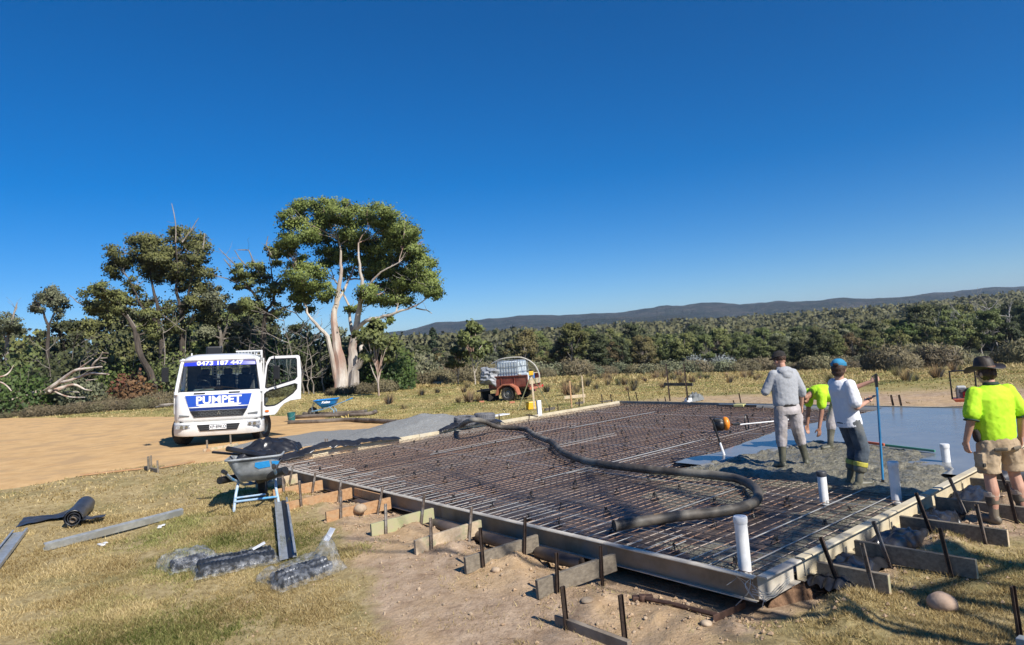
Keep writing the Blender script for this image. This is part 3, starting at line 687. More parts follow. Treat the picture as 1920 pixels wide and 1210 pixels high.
def photo_tree(name, px, Y, trunks, clumps, lm, bm_, size, dens, label, group=None, zoom=(0, 0, 1), depth=.55, r_trunk=.3, twigs=3, kscale=1., dead=(), cat='tree', leafdroop=.5):
    """tree at depth Y; trunks are polylines and clumps are circles, given in metres by scaling picture offsets at that depth"""
    ox, oy, zs = zoom
    m = Y / F
    bx, by = at(px, Y); bz = tz(bx, by)
    dr = ray(px, hy(px)); base_y = None
    def toL(x, y, dy=0.):
        X = ox + x / zs; Yp = oy + y / zs; d = ray(X, Yp); q = d / d[1] * Y
        return np.array([q[0] - bx, dy, q[2] + H - bz])
    e = empty(name, (bx, by, bz), 0, label, cat, group)
    tb = MB(); nodes = []
    for i, T in enumerate(trunks):
        pts = [toL(x, y, dyy) for x, y, dyy, r in T]; rs = [r for *_, r in T]
        if i == 0 or T[0][3] > .2: pts[0][2] = min(pts[0][2], -.2)
        # smooth subdivision
        P2 = []; R2 = []
        for a in range(len(pts) - 1):
            for q in range(3):
                t = q / 3; P2.append(pts[a] * (1 - t) + pts[a + 1] * t + (RNG.normal(0, .04, 3) if q else 0)); R2.append(rs[a] * (1 - t) + rs[a + 1] * t)
        P2.append(pts[-1]); R2.append(rs[-1]); tb.tube(P2, R2, 8, True)
        nodes += [(p, r) for p, r in zip(P2, R2)]
    cards = Cards(); tw = MB()
    for C in clumps:
        x, y, r = C[:3]; rr_ = r / zs * m * kscale * 1.22; dy = C[3] if len(C) > 3 else RNG.uniform(-1, 1) * depth * 3.2
        c = toL(x, y, dy); fill = C[4] if len(C) > 4 else 1.
        best = None
        for p, rad in nodes:
            dv = c - p; L = np.linalg.norm(dv)
            if p[2] < c[2] + rr_ * .2 and rad < .35:
                sc = L - min(dv[2], L) * .25
                if best is None or sc < best[0]: best = (sc, p, rad)
        if best is None: best = (0, nodes[len(nodes) // 2][0], .1)
        r0 = min(best[2] * .8, .05 + .02 * np.linalg.norm(c - best[1]))
        pts = limb(tb, best[1], c, r0, .022, 5, .08, 6, .04)
        for q in range(twigs):
            g = RNG.normal(size=3); g[2] = abs(g[2]) * .8; g /= np.linalg.norm(g); s0 = pts[RNG.integers(2, 6)]
            limb(tw, s0, c + g * rr_ * .85, .022, .008, 4, .1, 4)
        n = int(dens * rr_ * rr_ * 105 * fill)
        # a clump is a handful of smaller tufts
        k = max(4, int(rr_ * 7))
        for q in range(k):
            g = RNG.normal(size=3); g /= np.linalg.norm(g); cc = c + g * rr_ * .66 * np.array([1, 1, .75])
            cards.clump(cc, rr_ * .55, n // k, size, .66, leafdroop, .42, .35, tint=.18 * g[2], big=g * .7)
    for D in dead:   # bare dead branches
        pts = [toL(x, y, 0) for x, y in D]; 
        for a in range(len(pts) - 1): limb(tw, pts[a], pts[a + 1], .05 * (1 - a / len(pts)) + .012, .05 * (1 - (a + 1) / len(pts)) + .01, 4, .03, 5)
        for q in range(4):
            s0 = pts[RNG.integers(0, len(pts) - 1)]; g = RNG.normal(size=3); g[2] = abs(g[2]); limb(tw, s0, s0 + g * .7, .015, .006, 4, .1, 4)
    tb.build('trunk', bm_, e, smooth=True)
    if tw.v: tw.build('twigs', bm_ if bm_ is not m_barkd else m_barkg, e, smooth=True, kind='stuff')
    if cards.V: cards.build('crown', lm, e)
    return e

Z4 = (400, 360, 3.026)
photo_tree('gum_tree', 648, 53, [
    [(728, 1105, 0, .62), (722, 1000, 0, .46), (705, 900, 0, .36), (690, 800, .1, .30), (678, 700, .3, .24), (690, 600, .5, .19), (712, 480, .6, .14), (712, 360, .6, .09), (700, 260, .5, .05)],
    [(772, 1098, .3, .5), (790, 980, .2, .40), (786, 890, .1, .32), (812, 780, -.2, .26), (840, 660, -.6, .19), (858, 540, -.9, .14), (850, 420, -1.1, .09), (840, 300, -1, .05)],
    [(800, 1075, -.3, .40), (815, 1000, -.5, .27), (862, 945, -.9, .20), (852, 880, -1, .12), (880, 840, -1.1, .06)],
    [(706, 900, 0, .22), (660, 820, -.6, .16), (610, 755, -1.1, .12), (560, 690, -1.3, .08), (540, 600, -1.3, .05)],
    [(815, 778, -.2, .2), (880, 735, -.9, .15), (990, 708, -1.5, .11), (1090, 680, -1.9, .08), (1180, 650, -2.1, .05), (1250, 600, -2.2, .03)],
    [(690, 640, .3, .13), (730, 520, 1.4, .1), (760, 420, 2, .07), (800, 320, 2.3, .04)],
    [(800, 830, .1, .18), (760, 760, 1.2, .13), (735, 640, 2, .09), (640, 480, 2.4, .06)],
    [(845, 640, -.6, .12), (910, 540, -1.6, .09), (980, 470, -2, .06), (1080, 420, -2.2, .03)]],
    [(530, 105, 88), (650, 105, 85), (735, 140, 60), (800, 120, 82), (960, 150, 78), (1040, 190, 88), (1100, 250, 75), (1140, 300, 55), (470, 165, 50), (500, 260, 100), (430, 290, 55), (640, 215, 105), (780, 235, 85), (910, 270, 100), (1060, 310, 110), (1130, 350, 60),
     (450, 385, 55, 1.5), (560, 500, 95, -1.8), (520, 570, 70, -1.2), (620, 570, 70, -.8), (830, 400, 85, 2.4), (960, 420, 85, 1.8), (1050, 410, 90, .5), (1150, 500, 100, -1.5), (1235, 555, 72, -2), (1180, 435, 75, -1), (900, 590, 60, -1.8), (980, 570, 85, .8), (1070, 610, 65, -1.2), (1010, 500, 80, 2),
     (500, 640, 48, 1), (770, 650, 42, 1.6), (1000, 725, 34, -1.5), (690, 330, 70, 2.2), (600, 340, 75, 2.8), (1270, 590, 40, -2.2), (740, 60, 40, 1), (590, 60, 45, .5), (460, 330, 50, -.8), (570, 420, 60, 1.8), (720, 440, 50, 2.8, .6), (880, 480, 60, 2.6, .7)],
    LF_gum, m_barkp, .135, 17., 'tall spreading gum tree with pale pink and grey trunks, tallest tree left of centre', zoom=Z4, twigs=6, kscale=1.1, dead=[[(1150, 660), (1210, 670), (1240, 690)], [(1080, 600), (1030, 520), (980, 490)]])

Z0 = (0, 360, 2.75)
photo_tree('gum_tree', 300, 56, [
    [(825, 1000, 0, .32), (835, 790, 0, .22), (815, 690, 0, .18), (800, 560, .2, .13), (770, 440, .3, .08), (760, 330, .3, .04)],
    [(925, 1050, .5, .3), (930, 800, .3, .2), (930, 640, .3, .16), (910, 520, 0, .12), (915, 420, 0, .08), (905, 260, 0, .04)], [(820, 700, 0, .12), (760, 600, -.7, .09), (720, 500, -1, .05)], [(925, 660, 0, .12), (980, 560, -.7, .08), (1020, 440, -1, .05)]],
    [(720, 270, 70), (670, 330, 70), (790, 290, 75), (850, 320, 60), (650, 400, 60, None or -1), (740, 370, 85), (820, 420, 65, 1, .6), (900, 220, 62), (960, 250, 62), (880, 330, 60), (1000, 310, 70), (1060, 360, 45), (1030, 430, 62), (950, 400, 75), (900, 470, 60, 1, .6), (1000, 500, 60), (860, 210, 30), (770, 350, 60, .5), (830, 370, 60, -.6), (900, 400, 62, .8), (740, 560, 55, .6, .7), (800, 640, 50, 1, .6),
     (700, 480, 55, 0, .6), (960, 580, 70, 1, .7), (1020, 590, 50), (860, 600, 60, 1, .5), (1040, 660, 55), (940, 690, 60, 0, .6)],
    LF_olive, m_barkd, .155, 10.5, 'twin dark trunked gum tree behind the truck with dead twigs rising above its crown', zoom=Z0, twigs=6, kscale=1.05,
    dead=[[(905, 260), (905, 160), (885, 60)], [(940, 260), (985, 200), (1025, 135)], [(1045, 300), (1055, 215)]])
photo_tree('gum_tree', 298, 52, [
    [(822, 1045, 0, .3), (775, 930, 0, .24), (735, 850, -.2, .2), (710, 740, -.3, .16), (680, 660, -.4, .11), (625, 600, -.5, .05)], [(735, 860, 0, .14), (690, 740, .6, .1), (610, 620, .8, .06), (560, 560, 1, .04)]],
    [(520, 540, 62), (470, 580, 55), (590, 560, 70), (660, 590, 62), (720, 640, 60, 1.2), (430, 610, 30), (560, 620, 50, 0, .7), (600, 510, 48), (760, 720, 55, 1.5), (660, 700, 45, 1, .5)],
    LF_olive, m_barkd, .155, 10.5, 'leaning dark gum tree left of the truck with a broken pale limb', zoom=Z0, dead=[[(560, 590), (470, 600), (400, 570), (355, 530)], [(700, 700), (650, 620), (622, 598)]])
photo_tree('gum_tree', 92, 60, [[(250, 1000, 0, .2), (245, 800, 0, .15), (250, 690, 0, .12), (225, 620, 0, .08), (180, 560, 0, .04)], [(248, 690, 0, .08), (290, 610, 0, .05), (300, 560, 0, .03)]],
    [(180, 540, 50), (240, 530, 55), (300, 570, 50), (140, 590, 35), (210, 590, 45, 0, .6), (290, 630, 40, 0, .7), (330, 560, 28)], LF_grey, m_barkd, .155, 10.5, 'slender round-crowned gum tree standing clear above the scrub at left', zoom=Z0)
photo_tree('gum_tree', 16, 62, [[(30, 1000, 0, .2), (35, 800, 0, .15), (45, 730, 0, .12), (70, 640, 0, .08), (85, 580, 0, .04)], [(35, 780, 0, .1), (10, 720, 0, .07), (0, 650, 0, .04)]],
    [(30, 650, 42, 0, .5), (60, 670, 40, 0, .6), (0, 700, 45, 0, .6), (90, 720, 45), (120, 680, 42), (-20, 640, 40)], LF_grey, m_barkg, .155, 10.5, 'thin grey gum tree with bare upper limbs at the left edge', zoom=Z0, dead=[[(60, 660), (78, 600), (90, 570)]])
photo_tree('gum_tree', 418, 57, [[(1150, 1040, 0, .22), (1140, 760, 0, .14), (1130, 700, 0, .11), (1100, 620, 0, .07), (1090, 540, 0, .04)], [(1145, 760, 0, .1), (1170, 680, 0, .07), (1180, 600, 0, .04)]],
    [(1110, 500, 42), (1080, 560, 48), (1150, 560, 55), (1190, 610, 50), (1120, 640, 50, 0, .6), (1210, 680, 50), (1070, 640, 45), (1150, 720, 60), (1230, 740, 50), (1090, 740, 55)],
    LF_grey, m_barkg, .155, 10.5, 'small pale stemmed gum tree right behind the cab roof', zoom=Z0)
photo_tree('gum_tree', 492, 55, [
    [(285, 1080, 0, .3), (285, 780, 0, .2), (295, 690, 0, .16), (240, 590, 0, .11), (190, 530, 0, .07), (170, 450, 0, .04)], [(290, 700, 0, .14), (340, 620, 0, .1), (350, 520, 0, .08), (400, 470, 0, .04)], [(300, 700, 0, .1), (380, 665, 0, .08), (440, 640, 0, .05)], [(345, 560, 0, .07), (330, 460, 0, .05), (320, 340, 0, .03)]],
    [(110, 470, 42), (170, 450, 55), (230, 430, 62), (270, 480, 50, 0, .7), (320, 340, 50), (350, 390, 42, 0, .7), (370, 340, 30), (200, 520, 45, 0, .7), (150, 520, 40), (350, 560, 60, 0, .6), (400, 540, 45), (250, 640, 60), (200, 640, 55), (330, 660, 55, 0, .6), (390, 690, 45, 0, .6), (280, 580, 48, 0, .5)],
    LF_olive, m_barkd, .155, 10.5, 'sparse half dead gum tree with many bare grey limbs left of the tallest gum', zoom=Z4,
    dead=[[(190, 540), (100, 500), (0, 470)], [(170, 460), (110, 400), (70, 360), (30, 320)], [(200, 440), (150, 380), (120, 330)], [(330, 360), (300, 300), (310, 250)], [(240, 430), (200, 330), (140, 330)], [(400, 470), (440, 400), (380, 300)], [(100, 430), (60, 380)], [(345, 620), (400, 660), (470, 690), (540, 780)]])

# ---- generic kinds, each built once and copied
def gen_tree(name, hgt, wid, trunk_frac, nclump, lm, bm_, size, cards, rtr=.2, flat=.7, shape='dome', drp=.5, seed=0, nstem=1, leaf_sub=2):
    global RNG
    RNG = np.random.default_rng(100 + seed); e = empty(name, (0, 0, 0)); tb = MB(); cd_ = Cards()
    tops = []
    for k in range(nstem):
        a = RNG.uniform(0, 6.28); off = (0 if nstem == 1 else wid * .12)
        b0 = np.array([math.cos(a) * off * .5, math.sin(a) * off * .5, -.3]); b1 = np.array([math.cos(a) * off * 2 + RNG.normal(0, .2), math.sin(a) * off * 2 + RNG.normal(0, .2), hgt * .78])
        tops.append(limb(tb, b0, b1, rtr, rtr * .25, 7, .035, 7))
    for i in range(nclump):
        if shape == 'dome':
            u = RNG.random(); z = trunk_frac + (1 - trunk_frac) * u; rad = wid * .5 * math.sqrt(max(.05, 1 - (max(0, (u - .35)) / .65) ** 2)) * (.5 + .5 * min(1, u / .3))
        elif shape == 'cone':
            u = RNG.random() ** 1.4; z = trunk_frac + (1 - trunk_frac) * u; rad = wid * .5 * (1 - u)
        else:
            u = RNG.random(); z = .1 + .85 * u; rad = wid * .5 * math.sqrt(max(.08, 1 - u * u))
        a = RNG.uniform(0, 6.28); q = rad * math.sqrt(RNG.uniform(.15, 1)) * .8
        c = np.array([math.cos(a) * q, math.sin(a) * q, z * hgt * .93]); r = wid * RNG.uniform(.15, .24) if shape != 'cone' else wid * .12 * (1.3 - u)
        T = tops[RNG.integers(0, len(tops))]; s0 = T[min(7, max(1, int(7 * z * .7)))]
        if size > 0 and shape != 'bush': limb(tb, s0, c, .05, .02, 3, .08, 4)
        n = int(cards / nclump)
        for k in range(leaf_sub):
            g = RNG.normal(size=3); g /= np.linalg.norm(g)
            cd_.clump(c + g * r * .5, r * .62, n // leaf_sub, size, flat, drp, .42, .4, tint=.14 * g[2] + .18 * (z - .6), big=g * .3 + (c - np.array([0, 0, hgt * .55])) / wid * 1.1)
    tb.build('trunk', bm_, e, smooth=True); cd_.build('crown', lm, e); return e
def gen_dead(name, hgt, seed, n=9, m=None, r=.14):
    global RNG
    RNG = np.random.default_rng(300 + seed); e = empty(name, (0, 0, 0)); tb = MB(); br = MB()
    T = limb(tb, (0, 0, -.3), (RNG.normal(0, .5), RNG.normal(0, .3), hgt * .9), r, r * .2, 8, .04, 7)
    for i in range(n):
        s0 = T[RNG.integers(2, 9)]; g = RNG.normal(size=3); g[2] = abs(g[2]) * .9 + .3; g /= np.linalg.norm(g); L = hgt * RNG.uniform(.2, .42)
        B = limb(br, s0, s0 + g * L, r * .4, r * .12, 5, .09, 5)
        for k in range(3):
            g2 = g + RNG.normal(0, .6, 3); g2 /= np.linalg.norm(g2); limb(br, B[RNG.integers(2, 6)], B[-1] + g2 * L * .35, r * .14, .012, 4, .1, 4)
    tb.build('trunk', m or m_dead, e, smooth=True); br.build('branches', m or m_dead, e, smooth=True, kind='stuff'); return e
def gen_scrub(name, hgt, wid, lm, n, seed, size=.35, stems=True):
    global RNG
    RNG = np.random.default_rng(500 + seed); cd_ = Cards(); 
    a = RNG.uniform(0, 6.28, n); q = np.sqrt(RNG.random(n)) * wid / 2; z = RNG.random(n) ** .8 * hgt * np.sqrt(np.clip(1 - (q / (wid / 2)) ** 2 * .7, .05, 1)) * RNG.uniform(.7, 1.1, n)
    p = np.stack([np.cos(a) * q, np.sin(a) * q, z], 1)
    lump = .5 + .5 * np.sin(p[:, 0] * 2.3 + seed) * np.cos(p[:, 1] * 2.1) * np.sin(p[:, 2] * 2.7 + seed)
    keep = RNG.random(n) < .35 + .65 * lump; p = p[keep]; z = z[keep]; bu = p / np.array([wid / 2, wid / 2, hgt]) + RNG.normal(0, .25, p.shape) + np.array([0, 0, .2])
    cd_.place(p, size, -.35 if lm is LF_twig else .3, .10 if lm is LF_twig else .4, np.clip(.25 + .5 * z / hgt + RNG.normal(0, .2, len(p)), 0, 1), bu)
    e = empty(name, (0, 0, 0)); cd_.build('foliage', lm, e)
    tb = MB()
    for k in range(9):
        aa = RNG.uniform(0, 6.28); limb(tb, (math.cos(aa) * wid * .08, math.sin(aa) * wid * .08, -.1), (math.cos(aa) * wid * .3, math.sin(aa) * wid * .3, hgt * RNG.uniform(.6, .95)), .03, .01, 4, .06, 4)
    tb.build('stem', m_barkg, e, smooth=True, kind='stuff'); return e

K = {}
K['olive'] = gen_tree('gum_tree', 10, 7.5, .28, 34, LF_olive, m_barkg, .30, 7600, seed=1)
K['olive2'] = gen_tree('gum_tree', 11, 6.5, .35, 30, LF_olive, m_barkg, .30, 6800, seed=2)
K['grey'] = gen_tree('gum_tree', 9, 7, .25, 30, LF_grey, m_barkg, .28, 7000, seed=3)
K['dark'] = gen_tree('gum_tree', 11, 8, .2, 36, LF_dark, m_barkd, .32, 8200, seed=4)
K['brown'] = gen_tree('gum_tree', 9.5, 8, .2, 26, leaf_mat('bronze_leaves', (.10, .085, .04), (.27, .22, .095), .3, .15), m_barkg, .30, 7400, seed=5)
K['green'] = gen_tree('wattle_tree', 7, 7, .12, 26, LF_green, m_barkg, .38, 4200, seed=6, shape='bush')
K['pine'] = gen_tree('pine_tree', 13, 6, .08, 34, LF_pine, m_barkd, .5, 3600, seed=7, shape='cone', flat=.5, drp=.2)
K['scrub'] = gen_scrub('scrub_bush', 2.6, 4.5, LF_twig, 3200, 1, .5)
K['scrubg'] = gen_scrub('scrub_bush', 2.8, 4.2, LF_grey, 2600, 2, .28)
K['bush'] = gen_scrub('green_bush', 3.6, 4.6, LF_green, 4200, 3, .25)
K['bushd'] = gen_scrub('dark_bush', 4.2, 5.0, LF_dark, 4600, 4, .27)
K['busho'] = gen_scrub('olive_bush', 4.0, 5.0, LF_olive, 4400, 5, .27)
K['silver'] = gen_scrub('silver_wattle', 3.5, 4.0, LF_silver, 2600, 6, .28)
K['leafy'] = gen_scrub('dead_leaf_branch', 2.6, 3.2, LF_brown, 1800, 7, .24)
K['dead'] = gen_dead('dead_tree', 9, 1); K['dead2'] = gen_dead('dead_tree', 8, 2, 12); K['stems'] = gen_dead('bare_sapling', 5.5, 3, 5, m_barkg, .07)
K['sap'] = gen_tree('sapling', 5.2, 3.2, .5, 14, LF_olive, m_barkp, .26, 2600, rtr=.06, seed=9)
RNG = np.random.default_rng(77)
used_k = {k: False for k in K}
CNT = {}
def put(kind, px, Y, scale, label, group=None, cat='tree', wx=1.):
    x, y = at(px, Y); z = tz(x, y) - .05; o = K[kind]; rz = RNG.uniform(0, 6.28); sc = (scale * wx, scale * wx, scale)
    if used_k[kind]: o = dup(o)
    used_k[kind] = True
    o.location = (x, y, z); o.rotation_euler = (0, 0, rz); o.scale = sc
    if group is None and 'group' in o: del o['group']
    return prop(o, label, cat, group)

# left belt: individual trees and bushes behind the driveway
G1 = 'bushes and young trees under the left-hand gums'
lb = [('bush', 30, 50, 1.0, 'bright green round bush at the left edge behind the fallen tree'), ('bushd', 120, 60, 1.25, None), ('scrubg', 175, 57, 1.3, None), ('busho', 60, 62, 1.4, None), ('dark', 125, 68, .8, None), ('olive', 60, 72, .82, None),
      ('olive2', 165, 70, .85, None), ('bushd', 205, 58, 1.4, None), ('bush', 228, 55, .95, None), ('busho', 262, 60, 1.6, None), ('dark', 250, 72, .9, None), ('leafy', 262, 52, 1.0, 'mass of dead reddish brown leaves hanging beside the leaning gum'), ('leafy', 245, 54, 1.1, 'second mass of dead brown leaves on broken boughs behind the fallen tree'),
      ('bushd', 320, 60, 1.5, None), ('olive', 350, 66, .8, None), ('scrubg', 345, 57, 1.5, None), ('busho', 390, 60, 1.6, None), ('olive2', 430, 68, .75, None), ('bushd', 455, 60, 1.45, None), ('dark', 500, 68, .72, None), ('bush', 505, 58, 1.35, None), ('bushd', 545, 60, 1.3, None),
      ('busho', 580, 62, 1.4, None), ('dark', 560, 70, .66, None), ('olive', 610, 72, .6, None), ('bushd', 610, 60, 1.1, None), ('busho', 680, 60, 1.25, None), ('bush', 725, 57, 1.0, 'dense green bush right of the tallest gum'), ('green', 742, 62, .62, 'rounded green wattle right of the tallest gum'), ('busho', 705, 62, 1.35, None),
      ('scrubg', 780, 70, 1.2, None), ('busho', 20, 66, 1.8, None), ('scrubg', 0, 58, 1.2, None), ('dark', -30, 66, .8, None), ('olive2', 215, 75, 1.0, None), ('olive', 300, 78, 1.1, None), ('dark', 400, 80, 1.0, None), ('olive2', 470, 80, .95, None), ('grey', 20, 80, 1.0, None), ('olive', 690, 80, .75, None), ('grey', 640, 85, .8, None), ('scrubg', 440, 56, 1.2, None), ('scrubg', 150, 52, .9, None), ('busho', 330, 54, 1.0, None)]
NMS = {'bushd': ('dark evergreen bush in the scrub below the left-hand gums', 'bush'), 'busho': ('olive bush in the scrub below the left-hand gums', 'bush'), 'bush': ('fresh green bush in the scrub below the left-hand gums', 'bush'), 'scrubg': ('grey green low shrub in the scrub below the left-hand gums', 'bush'),
       'dark': ('dark crowned young gum filling the belt behind the truck', 'tree'), 'olive': ('olive crowned young gum filling the belt behind the truck', 'tree'), 'olive2': ('narrow olive young gum filling the belt behind the truck', 'tree'), 'grey': ('grey leaved young gum filling the belt behind the truck', 'tree'), 'green': ('green wattle', 'tree'), 'leafy': ('dead leaves', 'dead boughs')}
for kd, px, Y, sc, lab in lb:
    nm, ct = NMS[kd]; put(kd, px, Y, sc * RNG.uniform(.94, 1.06), lab or nm.replace('in the scrub below the left-hand gums', 'below the left-hand gums').replace('filling the belt behind the truck', 'in the belt of trees') + (', left of the leaning gum' if px < 230 else ', left of the truck' if px < 330 else ', behind the truck' if px < 560 else ', beside the tallest gum'), None if lab else G1, 'bush' if kd.startswith(('bush', 'scrub')) else ('dead boughs' if kd == 'leafy' else 'tree'))
for i, px in enumerate([488, 500, 513, 524, 536, 548, 560, 572, 585, 600, 470, 455, 130, 148, 320, 345, 245, 100]):
    put('stems', px + RNG.normal(0, 3), RNG.uniform(52, 57), RNG.uniform(.7, 1.15), 'bare grey sapling in the thicket left of the tallest gum' if px > 440 else 'bare grey sapling in the scrub behind the driveway', 'bare saplings in the left-hand scrub')
for i in range(26):
    px = -20 + i * 29 + RNG.normal(0, 6)
    if 560 < px < 600: continue
    put('scrub', px, RNG.uniform(48.5, 54), RNG.uniform(.22, .48), 'low tangle of dry brown scrub along the edge of the left-hand trees', 'low dry scrub at the foot of the trees', 'scrub', 1.25)
put('sap', 705, 46, 1.0, 'lone thin white stemmed sapling in front of the tallest gum', None, 'sapling')
put('sap', 886, 62, 1.12, 'white stemmed sapling behind the trailer, left of the water tank', None, 'sapling')
put('sap', 855, 64, .7, 'short spindly sapling in the paddock left of the trailer', None, 'sapling')

# the wood beyond the paddock
GW = 'trees of the wood beyond the paddock'
WD = {'olive': 'olive crowned gum tree in the wood beyond the paddock', 'olive2': 'tall narrow olive gum tree in the wood beyond the paddock', 'grey': 'grey green gum tree in the wood beyond the paddock', 'dark': 'dark crowned gum tree in the wood beyond the paddock',
      'brown': 'bronze tinged gum tree in the wood beyond the paddock', 'green': 'bright green wattle in the wood beyond the paddock', 'pine': 'dark pine tree rising behind the gum wood', 'dead': 'bare white dead tree in the wood at right', 'dead2': 'bare branching dead tree in the wood at right'}
def where_wood(px, ri=None):
    for lim, w_ in ((840, 'left of the trailer'), (1040, 'behind the trailer'), (1200, 'behind the pale pegs'), (1330, 'behind the tall black posts'), (1430, 'left of the grey hoodie'), (1560, 'behind the grey hoodie'), (1700, 'behind the blue cap'), (1810, 'left of the black hat'), (9999, 'behind the black hat')):
        if px < lim: break
    return w_
def edge_Y(px): return np.interp(px, [560, 850, 1100, 1400, 1650, 1900], [57, 75, 100, 110, 115, 115])
rows = [(2, 12, .66, 36), (16, 28, .74, 32), (34, 52, .82, 30), (62, 88, .86, 28), (110, 150, .9, 26)]
for ri, (a, b, sc, step) in enumerate(rows):
    px = 765 + RNG.uniform(0, 15)
    while px < 2010:
        Y = edge_Y(px) + RNG.uniform(a, b)
        if px < 960: w = [.1, .1, .45, .05, .1, .2]; f = .62
        elif px < 1360: w = [.3, .15, .1, .15, .27, .03]; f = .95
        else: w = [.3, .2, .15, .28, .05, .02]; f = .95
        kd = RNG.choice(['olive', 'olive2', 'grey', 'dark', 'brown', 'green'], p=w)
        if px > 1700: f = 1.15; 
        if px > 1850 and ri > 0: f = 1.12; kd = 'dark'
        put(kd, px, Y, sc * f * RNG.uniform(.8, 1.18), WD[kd].replace('in the wood beyond the paddock', 'in the wood, ' + ('front edge', 'second rank', 'third rank', 'fourth rank', 'farthest rank')[ri] + ', ' + where_wood(px)), GW, wx=RNG.uniform(.95, 1.2))
        px += step * RNG.uniform(.6, 1.3)
for px in (800, 815, 832, 850, 880, 905, 925, 942, 960, 975, 992, 1012):
    put('pine', px + RNG.normal(0, 4), 210 + RNG.uniform(-20, 30), RNG.uniform(.75, 1.0), WD['pine'], 'pines behind the wood')
put('pine', 812, 130, .85, 'single dark pine standing highest left of the trailer', None)
put('dark', 1185, 135, .95, 'very dark broad crown in the middle of the wood', None); put('dark', 1300, 160, 1.05, 'black green crown breaking the wood skyline right of centre', None)
put('green', 1690, 125, 1.1, 'bright yellow green wattle behind the man with the blue pole', None); put('green', 1148, 118, .8, 'yellow green wattle low in the middle of the wood', None)
for px, Y, sc, k in ((1800, 128, 1.25, 'dead'), (1830, 126, 1.35, 'dead2'), (1780, 130, 1.2, 'dead2'), (1860, 128, 1.4, 'dead'), (1890, 130, 1.3, 'dead2'), (1755, 128, 1.0, 'dead'), (930, 96, .6, 'dead'), (950, 98, .55, 'dead2')):
    put(k, px, Y, sc * .78, WD[k] if px > 1000 else 'bare dead tree leaning in the scrub behind the trailer', 'dead trees in the wood' if px > 1000 else 'dead trees behind the trailer')
for px, Y in ((1300, 106), (1345, 108), (1355, 110), (1290, 108), (1330, 112)): put('silver', px, Y, .85, 'pale silver leaved shrub at the foot of the wood', 'silver shrubs at the foot of the wood', 'bush')
px = 760
while px < 2000:
    Y = edge_Y(px) + RNG.uniform(-6, 3)
    kd = RNG.choice(['scrub', 'scrubg', 'scrub']) if px < 1380 or px > 1600 else 'scrub'
    put(kd, px, Y, RNG.uniform(.5, .95), ('grey brown' if kd == 'scrub' else 'grey green') + ' scrub bush at the far edge of the paddock, ' + where_wood(px), 'scrub along the far edge of the paddock', 'bush', 1.3)
    px += RNG.uniform(12, 24)
for px, Y, s in ((1655, 62, .95), (1720, 66, 1.0), (1745, 64, .9), (1700, 70, 1.0), (1685, 58, .6), (1765, 72, .95), (1640, 72, .8), (1905, 60, .9)):
    put('scrub', px, Y, s, 'wispy grey broom bush behind the man with the blue pole' if px < 1800 else 'wispy grey broom bush at the right edge', 'broom bushes in the paddock', 'bush')

# far wood: one mass on the rising ground
def far_wood(n, d0, d1, a0, a1, size, hgt, per, name, lm):
    a = RNG.uniform(a0, a1, n); d = d0 * (d1 / d0) ** RNG.random(n); r = d / np.cos(a); x = np.sin(a) * r; y = np.cos(a) * r; z = terrain(x, y)
    keep = fbm(x, y, 60, 3, 51) > .25; x, y, z = x[keep], y[keep], z[keep]; n = len(x)
    h = hgt * RNG.uniform(.65, 1.2, n); w = h * RNG.uniform(.28, .42, n)
    g = RNG.normal(size=(n, per, 3)); g /= np.linalg.norm(g, axis=2)[:, :, None]; g[:, :, 2] = np.abs(g[:, :, 2]) * 1.1 - .35
    p = np.stack([x, y, z + h * .62], 1)[:, None, :] + g * np.stack([w, w, h * .40], 1)[:, None, :] * RNG.uniform(.7, 1.1, (n, per, 1))
    tone = RNG.uniform(-.25, .25, n)[:, None]
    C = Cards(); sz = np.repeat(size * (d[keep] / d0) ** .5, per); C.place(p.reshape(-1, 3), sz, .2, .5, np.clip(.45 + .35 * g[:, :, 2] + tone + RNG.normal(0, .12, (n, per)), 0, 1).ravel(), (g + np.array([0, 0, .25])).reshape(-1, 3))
    o = C.build(name, lm, None); return o
LF_far = leaf_mat('far_wood_leaves', (.06, .07, .034), (.21, .20, .10), .2, 0)
aR = math.atan2(*at(2000, 1)); aL = math.atan2(*at(690, 1))
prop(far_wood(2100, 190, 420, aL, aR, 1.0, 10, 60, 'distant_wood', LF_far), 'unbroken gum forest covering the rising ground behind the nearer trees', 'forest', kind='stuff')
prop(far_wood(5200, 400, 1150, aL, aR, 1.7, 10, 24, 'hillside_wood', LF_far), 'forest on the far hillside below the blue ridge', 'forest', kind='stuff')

# tussocks in the paddock
def tussock(seed, n=150, h=.55):
    r = np.random.default_rng(seed); a = r.uniform(0, 6.28, n); q = r.random(n) * .10; sp = r.uniform(.05, .34, n); hh = h * r.uniform(.5, 1.1, n)
    b = np.stack([np.cos(a) * q, np.sin(a) * q, np.zeros(n) - .03], 1); t = np.stack([np.cos(a) * (q + sp), np.sin(a) * (q + sp), hh], 1)
    w = np.stack([-np.sin(a), np.cos(a), np.zeros(n)], 1) * .012
    V = np.stack([b - w, b + w, t], 1).reshape(-1, 3)
    return V, np.clip(r.normal(.5, .25, n), 0, 1)
LF_tus = leaf_mat('tussock_blades', (.22, .15, .065), (.48, .36, .17), .2, .18); LF_tusg = leaf_mat('green_tussock_blades', (.10, .10, .035), (.26, .24, .10), .2, .18)
tus = []
for i, (m_, sd) in enumerate(((LF_tus, 1), (LF_tusg, 2), (LF_tus, 3))):
    V, T = tussock(sd); o = npmesh('tussock', V, np.arange(len(V)).reshape(-1, 3), m_, attrs={'tint': ('POINT', np.repeat(T, 3)), 'bulk': ('VEC', np.tile([0, -.3, .9], (len(V), 1)))}); tus.append([o, False])
